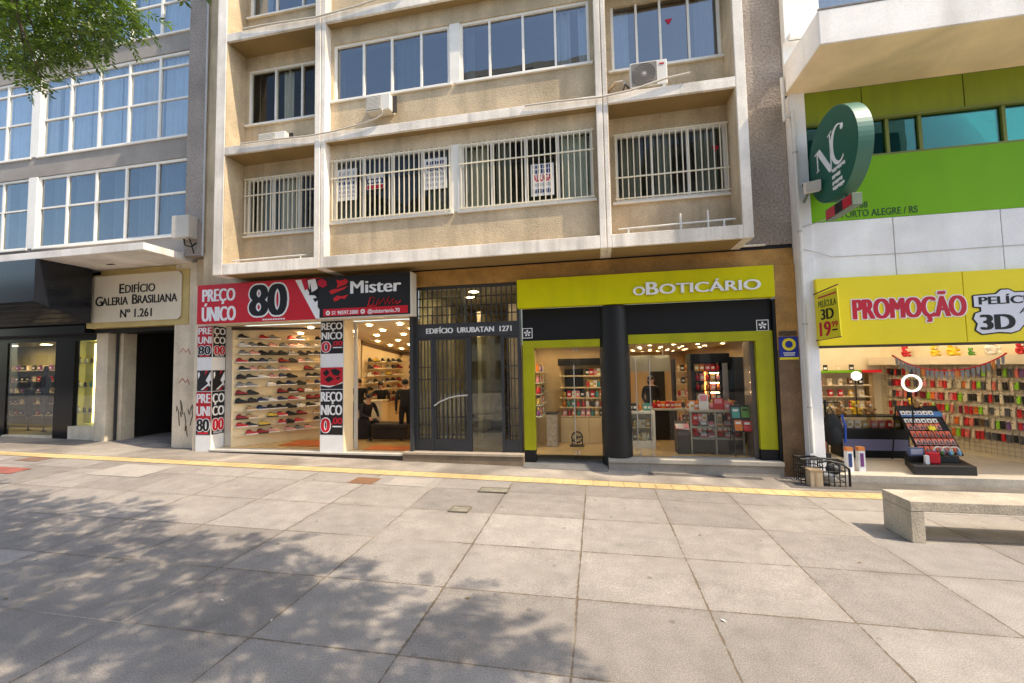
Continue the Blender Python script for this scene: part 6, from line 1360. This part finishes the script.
for k, (x, c, cn) in enumerate(((5.60, (.30, .05, .30), 'purple'), (5.72, (.12, .30, .12), 'green'), (5.83, (.20, .45, .70), 'pale blue'))):
    t = thing('headphones', '%s headphones on the black platform' % cn, 'headphones', (x, 8.50, .36)); m = M('headset_'+cn.replace(' ', '_'), c, .4, .1, 6); b = MB(); b.ring(.062, .078, (x, 8.50, .44), X_, Z_, F_, .02, a0=0, a1=pi, n=16); b.obj('headband', M('white_case', (.72, .68, .58)), t)
    for q in (-1, 1): b = MB(); b.ball((x+q*.062, 8.49, .405), (.025, .035, .045), 0, 10, 6); b.obj('ear_cup', m, t)
downlight(3.98, 8.5, 2.74, .07, COOLL, 'bright round light just behind the yellow sign, left end', 'accessory shop lights')
for i, (x, y) in enumerate(((4.6, 9.9), (5.6, 8.9), (5.9, 10.4), (7.0, 8.9), (6.4, 9.6), (4.4, 10.6))):
    t = thing('tube_light', 'white fluorescent tube fitting on the accessory shop ceiling, %s from the street' % ordn(i+1), 'ceiling light', (x, y, 2.72), 'tube lights in the accessory shop'); b = MB(); b.box(x-.45, x+.45, y-.04, y+.04, 2.70, 2.738); b.obj('batten', WFRAME, t); b = MB(); b.tube([(x-.42, y, 2.68), (x+.42, y, 2.68)], .018, 8); b.obj('tube', COOLL, t)

# ------------------------------------------------------------------ things at the foot of the pilaster
t = thing('wire_basket', 'black wire basket trolley against the granite pilaster', 'basket', (3.4, 7.95, 0))
b = MB(); x0, x1, y0, y1 = 3.20, 3.52, 7.78, 8.02
for z in (.06, .17, .28, .40): b.tube([(x0, y0, z), (x1, y0, z), (x1, y1, z), (x0, y1, z), (x0, y0, z)], .008 if z < .4 else .016, 6)
for k in range(6):
    for y in (y0, y1): x = x0+(x1-x0)*k/5; b.tube([(x, y, .02), (x, y, .40)], .006, 5)
for k in range(4): y = y0+(y1-y0)*k/3; b.tube([(x0, y, .02), (x0, y, .40)], .006, 5); b.tube([(x1, y, .02), (x1, y, .40)], .006, 5)
b.obj('wire_frame', BLACK, t)
t = thing('cardboard_box', 'beige cardboard box standing in front of the wire basket', 'box', (3.42, 7.72, 0)); b = MB(); b.box(3.26, 3.44, 7.60, 7.76, 0.005, .27); b.obj('carton', M('cardboard', (.42, .33, .22), .8, .1, 5), t, bevel=.006); b = MB(); b.box(3.255, 3.445, 7.595, 7.765, .25, .272); b.box(3.33, 3.36, 7.596, 7.60, .01, .25); b.obj('lid_tape', M('tape_brown', (.34, .25, .15), .5, .1, 5), t)
t = thing('wire_basket', 'second black wire basket with curved rails and dark bags', 'basket', (3.65, 7.8, 0))
b = MB(); x0, x1, y0, y1 = 3.47, 3.78, 7.66, 7.92
for z in (.08, .16, .24): b.tube([(x0, y0, z), (x1, y0, z), (x1, y1, z), (x0, y1, z), (x0, y0, z)], .008, 6)
for k in range(5): x = x0+(x1-x0)*k/4; b.tube([(x, y0, .01), (x, y0, .34), (x, y0+.08, .40)], .008, 6)
b.tube([(x0-.06, y0, .38), (x0+.08, y0-.01, .41), (x1-.05, y0-.01, .37), (x1+.06, y0, .28), (x1+.06, y0, .02)], .018, 8); b.tube([(x0-.06, y1, .40), (x1+.02, y1, .38)], .016, 8)
b.obj('wire_frame', BLACK, t)
for i, (x, z, m, lab) in enumerate(((3.60, .10, GREYPL, 'pale plastic bag slumped inside the second wire basket'), (3.68, .22, CHAR, 'dark plastic bag on top inside the second wire basket'))):
    b = MB(); b.ball((x, 7.79, z+.03), (.11, .10, .09), 0, 12, 8); b.ball((x+.05, 7.77, z+.09), (.05, .05, .06), 0, 10, 6); b.obj('plastic_bag', m, label=lab, category='bag')
for i, (x, y) in enumerate(((4.14, 8.25), (4.34, 8.30))):
    t = thing('upright_carton', 'tall white carton with orange top, %s, in shop entrance' % ('nearest the pilaster' if i == 0 else 'nearest the counter'), 'box', (x, y, PF)); b = MB(); b.box(x-.05, x+.05, y-.04, y+.04, PF, .52, 0, rz=.1); b.obj('carton', PAPER, t); b = MB(); b.box(x-.051, x+.051, y-.042, y+.042, .46, .524, 0, rz=.1); b.obj('orange_band', M('box_orange', (.70, .24, .06), .5, .1, 5), t); b = MB(); b.box(x-.025, x+.025, y-.048, y-.04, .20, .42, 0, rz=.1); b.obj('picture', NAVY if i == 0 else M('pack_purple', (.18, .04, .20)), t)
t = thing('umbrella_rack', 'dark crate with rolled brown goods beside the white cartons', 'crate', (3.85, 8.35, PF)); b = MB(); b.box(3.72, 3.90, 8.3, 8.5, PF, .40); b.obj('crate_body', DKB, t)
for k in range(3): b = MB(); b.tube([(3.76+.05*k, 8.38, .3), (3.75+.055*k, 8.36, .58)], .018); b.obj('roll', M('roll_brown', (.25, .10, .05), .6, .2, 5), t)

# ------------------------------------------------------------------ bench
t = thing('concrete_bench', 'low beige concrete slab bench on the sunny paving', 'bench', (4.3, 5.7, 0))
b = MB(); bx0, bx1, by0, by1 = 3.31, 5.66, 5.48, 5.95
for x in (bx0, bx1-.13): pass
b.box(bx0, bx1, by0, by1, .335, .445); b.obj('seat', CONCB, t, bevel=.008)
for x in (bx0+.001, bx1-.131): b = MB(); b.box(x, x+.13, by0+.002, by1-.002, .0, .333); b.obj('leg', CONCB, t, bevel=.006)

# litter on the paving
lr = random.Random(21)
for k in range(22):
    x, y = (lr.uniform(-7, .5), lr.uniform(2.8, 6.8)) if k < 16 else (lr.uniform(0, 5), lr.uniform(3, 6.8))
    b = MB(); a = lr.uniform(0, 6.28); u = Vector((cos(a), sin(a), 0)); v = Vector((-sin(a), cos(a), 0)); p = Vector((x, y, gz(x, y)+.004)); l = lr.uniform(.018, .032)
    b.add([p-u*l, p+v*l*.35+Z_*.006, p+u*l, p-v*l*.35+Z_*.004], [(0, 1, 2, 3)])
    b.obj('fallen_leaf', M('dry_leaf', (.24, .16, .06), .8, .3, 20) if k % 3 else M('paper_scrap', (.7, .68, .62), .8, .1, 20), clean=False, label='tiny dry leaf lying flat on the sunny paving slabs' if k % 3 else 'tiny pale paper scrap lying flat on the paving slabs', category='leaf' if k % 3 else 'litter', group='litter scattered on the paving')

# ------------------------------------------------------------------ tree
HANG=[(-7.87,4.20,7.12,0.59),(-6.80,4.00,6.71,0.62),(-5.96,3.90,6.52,0.48),(-7.08,3.90,6.30,0.52),(-6.74,4.10,6.43,0.41),(-6.03,4.00,6.36,0.31),(-5.26,3.80,6.31,0.22),(-6.86,4.00,6.05,0.19),(-7.86,4.20,6.42,0.24),(-6.96,3.90,5.81,0.16),(-6.71,3.90,5.69,0.10),(-8.52,4.20,6.91,0.62),(-8.26,4.00,7.42,0.69),(-6.82,3.80,7.00,0.69),(-5.77,3.70,6.66,0.59),(-6.31,4.00,6.09,0.14),(-5.64,3.90,6.25,0.16)]
CROWN=[(-7.76,2.47,6.02,0.33),(-7.01,2.69,6.83,0.33),(-7.16,2.30,6.12,0.40),(-7.04,2.57,6.39,0.38),(-6.64,2.65,6.91,0.40),(-6.40,2.04,6.58,0.33),(-6.68,2.67,6.09,0.36),(-6.33,2.73,6.89,0.39),(-6.34,2.16,6.30,0.34),(-5.69,2.36,6.94,0.30),(-5.72,2.88,6.81,0.32),(-5.98,3.10,6.58,0.32),(-5.52,2.14,6.59,0.38),(-5.66,2.40,6.62,0.31),(-5.78,2.80,6.30,0.41),(-5.41,3.06,6.84,0.42),(-4.74,1.74,7.10,0.35),(-5.29,2.05,6.63,0.35),(-4.78,2.41,7.08,0.36),(-4.94,2.82,7.06,0.32),(-5.00,3.13,6.98,0.42),(-4.88,1.75,6.51,0.33),(-4.92,2.24,6.27,0.32),(-4.39,2.26,7.13,0.40),(-4.42,2.72,6.94,0.35),(-4.45,2.98,7.05,0.32),(-4.56,3.53,6.69,0.41),(-4.22,1.80,6.56,0.35),(-4.48,2.05,6.24,0.41),(-4.27,2.52,6.64,0.30),(-4.17,2.80,6.83,0.41),(-4.14,2.97,7.07,0.41),(-4.24,3.55,6.90,0.39),(-3.82,1.37,6.85,0.35),(-3.65,1.57,7.00,0.34),(-4.15,2.25,6.37,0.32),(-3.86,2.43,6.74,0.35),(-3.51,2.59,7.11,0.36),(-4.12,3.22,6.33,0.40),(-3.77,3.39,6.83,0.34),(-3.23,1.38,6.92,0.30),(-3.28,1.65,6.98,0.37),(-3.77,2.25,6.09,0.42),(-3.69,2.54,6.31,0.41),(-3.36,2.78,6.59,0.31),(-3.64,3.28,6.28,0.40),(-3.22,3.56,6.98,0.31),(-3.30,1.13,6.25,0.40),(-3.42,1.47,6.15,0.33),(-3.13,1.80,6.55,0.37),(-3.41,2.19,6.02,0.37),(-2.98,2.35,6.56,0.38),(-3.07,2.72,6.62,0.31),(-3.48,3.22,6.21,0.36),(-2.54,3.34,7.19,0.34),(-2.61,1.09,6.72,0.36),(-2.73,1.53,6.40,0.31),(-2.82,1.68,6.49,0.39),(-2.86,2.09,6.19,0.34),(-2.52,2.44,6.65,0.33),(-2.78,2.88,6.40,0.37),(-2.88,3.51,6.31,0.30),(-2.46,0.84,6.17,0.40),(-2.21,1.04,6.84,0.36),(-1.89,1.20,7.12,0.33),(-2.25,1.78,6.69,0.36),(-2.55,2.10,6.13,0.42),(-2.13,2.47,6.67,0.33),(-2.75,2.96,6.01,0.30),(-2.27,3.57,6.37,0.41),(-1.88,1.00,6.51,0.39),(-1.48,1.41,6.94,0.40),(-1.82,1.75,6.41,0.30),(-2.07,2.06,6.26,0.35),(-1.88,2.53,6.56,0.38),(-1.74,2.80,6.91,0.30),(-1.53,3.49,7.17,0.39),(-1.07,0.58,7.00,0.37),(-1.19,0.85,6.81,0.41),(-1.27,1.37,6.94,0.31),(-1.47,1.72,6.44,0.42),(-1.13,2.01,6.96,0.35),(-1.80,2.65,6.19,0.41),(-1.58,2.90,6.14,0.36),(-0.97,3.12,7.20,0.33),(-0.74,0.33,6.90,0.32),(-1.30,0.69,6.09,0.37),(-1.22,0.93,6.47,0.32),(-1.15,1.39,6.29,0.37),(-0.70,1.74,6.98,0.41),(-0.89,1.92,6.90,0.35),(-1.26,2.51,6.38,0.33),(-1.13,2.93,6.31,0.38),(-0.88,0.50,6.10,0.35),(-0.49,0.51,6.75,0.36),(-0.46,1.06,6.75,0.33),(-0.26,1.43,6.83,0.31),(-0.70,1.67,6.34,0.35),(-0.52,2.15,6.67,0.38),(-0.84,2.59,6.22,0.41),(0.14,0.24,6.97,0.39),(0.21,0.50,7.20,0.40),(0.21,0.87,7.08,0.33),(0.07,1.33,6.92,0.38),(-0.48,2.66,6.08,0.42),(-0.48,2.87,6.12,0.31),(0.38,0.40,6.66,0.36),(0.44,0.55,7.04,0.31),(0.68,1.01,7.16,0.30),(0.63,1.18,7.18,0.40),(0.36,1.66,6.81,0.30),(0.57,2.29,7.09,0.39),(0.75,0.51,6.78,0.37),(0.57,1.18,6.34,0.33),(0.77,1.41,6.78,0.39),(0.60,1.65,6.57,0.41),(0.80,2.11,6.84,0.34),(0.52,2.63,6.25,0.33),(0.58,2.77,6.48,0.39),(1.29,0.53,6.78,0.38),(0.93,1.06,6.17,0.37),(0.98,1.36,6.25,0.31),(0.92,1.90,6.11,0.40),(0.73,2.09,6.07,0.33),(0.61,2.48,6.08,0.32),(1.27,2.71,6.99,0.39),(1.38,0.68,6.21,0.38),(1.48,1.11,6.54,0.32),(1.67,1.44,6.84,0.32),(1.82,1.60,7.13,0.36),(1.26,2.09,6.30,0.36),(1.72,2.28,6.99,0.38),(2.08,0.60,6.65,0.32),(2.02,1.10,6.47,0.36),(1.84,1.38,6.40,0.41),(1.90,1.83,6.66,0.36),(1.80,2.02,6.39,0.36),(1.41,2.46,6.01,0.37),(2.35,1.10,6.65,0.41),(2.65,1.25,7.00,0.33),(2.26,1.84,6.47,0.38),(2.68,1.90,7.18,0.32),(1.92,2.44,6.09,0.35),(2.71,1.05,6.55,0.34),(3.16,1.26,6.95,0.39),(2.58,1.84,6.45,0.34),(3.02,0.97,6.33,0.40),(3.27,1.32,6.81,0.35),(2.93,1.84,6.15,0.30),(3.28,2.11,6.67,0.42),(3.67,1.01,6.53,0.34),(3.92,1.33,6.95,0.34),(3.33,1.84,6.11,0.40),(3.72,1.46,6.11,0.36),(4.12,1.59,6.88,0.39)]
t = thing('street_tree', 'street tree with feathery green leaves reaching in at top left', 'tree', (-1.6, -2.2, 0))
BARK = M('tree_bark', (.12, .095, .07), .9, .3, 5, .8, 20, .3)
b = MB(); b.tube([(-1.6, -2.2, -.05), (-1.6, -2.2, .3), (-1.62, -2.1, 1.6), (-1.65, -1.95, 3.0), (-1.7, -1.7, 4.2), (-1.8, -1.3, 5.0)], [.34, .27, .23, .21, .19, .15], 14); b.obj('trunk', BARK, t)
allc = HANG+CROWN
rt = random.Random(11)
hubs = [Vector((-5.6, 2.6, 7.6)), Vector((-3.6, 2.2, 7.2)), Vector((-1.5, 1.9, 7.0)), Vector((.6, 1.5, 7.0)), Vector((2.4, 1.3, 7.1)), Vector((-6.6, 3.3, 7.5))]
root = Vector((-1.8, -1.3, 5.0)); bl = MB()
for h in hubs:
    mid = root.lerp(h, .5)+Vector((0, -.3, .35)); bl.tube([root-Vector((0, 0, .2)), root.lerp(mid, .5)+Vector((0, 0, .1)), mid, mid.lerp(h, .5)+Vector((0, 0, .1)), h], [.13, .10, .075, .055, .035], 8)
for c in allc:
    p = Vector(c[:3]); h = min(hubs, key=lambda q: (q-p).length); m_ = h.lerp(p, .5)+Vector((rt.uniform(-.1, .1), rt.uniform(-.1, .1), .12)); bl.tube([h, m_, p], [.022, .014, .005], 5)
bl.obj('branches', BARK, t)
LV = []; LF = []
def leaflet(p, d, s, l, w):
    n = len(LV); LV.extend([p, p+d*l*.45+s*w, p+d*l, p+d*l*.45-s*w]); LF.append((n, n+1, n+2, n+3))
def spray(p, d, L, ls):
    side = d.cross(Vector((0, 0, 1)))
    if side.length < .1: side = Vector((1, 0, 0))
    side.normalize(); k = 7; nrm = side.cross(d)
    for i in range(k):
        q = p+d*(L*(i+.6)/k)+Vector((0, 0, -.10*L*(i/k)**2))
        for sg in (-1, 1):
            dd = (d*.55+side*sg*.8+Vector((rt.uniform(-.2, .2), rt.uniform(-.2, .2), rt.uniform(-.35, .05)))).normalized(); ax = dd.cross(nrm+Vector((rt.uniform(-.4, .4), rt.uniform(-.4, .4), 0))).normalized()
            leaflet(q, dd, ax, ls*rt.uniform(.8, 1.15), ls*.17)
for ci, (x, y, z, r_) in enumerate(allc):
    hang = ci < len(HANG); n = int((42 if hang else 28)*(r_/.45)**2)+3
    for k in range(n):
        v = Vector((rt.gauss(0, 1), rt.gauss(0, 1), rt.gauss(0, 1))).normalized()*r_*(rt.random()**.45)
        v.z *= .75
        d = (v.normalized()*.7+Vector((rt.uniform(-.5, .5), rt.uniform(-.5, .5), rt.uniform(-.7, .1)))).normalized()
        spray(Vector((x, y, z))+v*.8, d, .26, .085 if hang else .10)
me = bpy.data.meshes.new('crown'); o0 = ORG[t.name]; me.from_pydata([tuple(v-o0) for v in LV], [], LF)
lm = bpy.data.materials.new('leaf'); lm.use_nodes = True; nt = lm.node_tree; nt.nodes.clear()
ge = nn(nt, 'ShaderNodeNewGeometry'); ra = nn(nt, 'ShaderNodeValToRGB'); nt.links.new(ge.outputs['Random Per Island'], ra.inputs[0])
ra.color_ramp.elements[0].color = (.05, .105, .010, 1); ra.color_ramp.elements[1].color = (.19, .30, .025, 1)
df = nn(nt, 'ShaderNodeBsdfDiffuse'); tr = nn(nt, 'ShaderNodeBsdfTranslucent'); gl = nn(nt, 'ShaderNodeBsdfGlossy'); gl.inputs['Roughness'].default_value = .4
nt.links.new(ra.outputs[0], df.inputs[0]); nt.links.new(ra.outputs[0], tr.inputs[0])
m1 = nn(nt, 'ShaderNodeMixShader'); m1.inputs[0].default_value = .5; nt.links.new(df.outputs[0], m1.inputs[1]); nt.links.new(tr.outputs[0], m1.inputs[2])
m2 = nn(nt, 'ShaderNodeMixShader'); m2.inputs[0].default_value = .06; nt.links.new(m1.outputs[0], m2.inputs[1]); nt.links.new(gl.outputs[0], m2.inputs[2])
ou = nn(nt, 'ShaderNodeOutputMaterial'); nt.links.new(m2.outputs[0], ou.inputs[0]); me.materials.append(lm)
co = bpy.data.objects.new('crown', me); COL.objects.link(co); co.parent = t

# ------------------------------------------------------------------ buildings across the street (they show only as reflections in the glass)
def opposite(x0, x1, y, h, m, label, nf):
    t = thing('street_facade', label, 'building', ((x0+x1)/2, y, 0)); b = MB(); b.box(x0, x1, y-6, y, 0, h); b.obj('wall', m, t); fh = h/nf; n = int((x1-x0)/2.2)
    g = MB()
    for f in range(nf):
        for k in range(n):
            a = x0+(x1-x0)*(k+.18)/n; c = x0+(x1-x0)*(k+.82)/n; g.box(a, c, y, y+.06, f*fh+fh*.3, f*fh+fh*.82)
    o = g.obj('window', M('far_window_glass', (.05, .06, .08), .1, .1, 2, spec=.7), t)
opposite(-60, -31, -16, 11, M('opposite_grey', (.35, .32, .28), .8, .1, 1), 'grey apartment block across the street mirrored in the glass', 5)
opposite(-30, -12, -17, 12, M('opposite_brick', (.30, .16, .11), .8, .15, 1), 'reddish building across the street mirrored in the glass', 4)
opposite(-11, 3, -18, 27, M('opposite_cream', (.52, .46, .36), .8, .1, 1), 'tall cream building across the street mirrored in the glass', 9)
opposite(3.5, 22, -18, 19, M('opposite_white', (.70, .67, .60), .8, .1, 1), 'low white building across the street mirrored in the glass', 4)
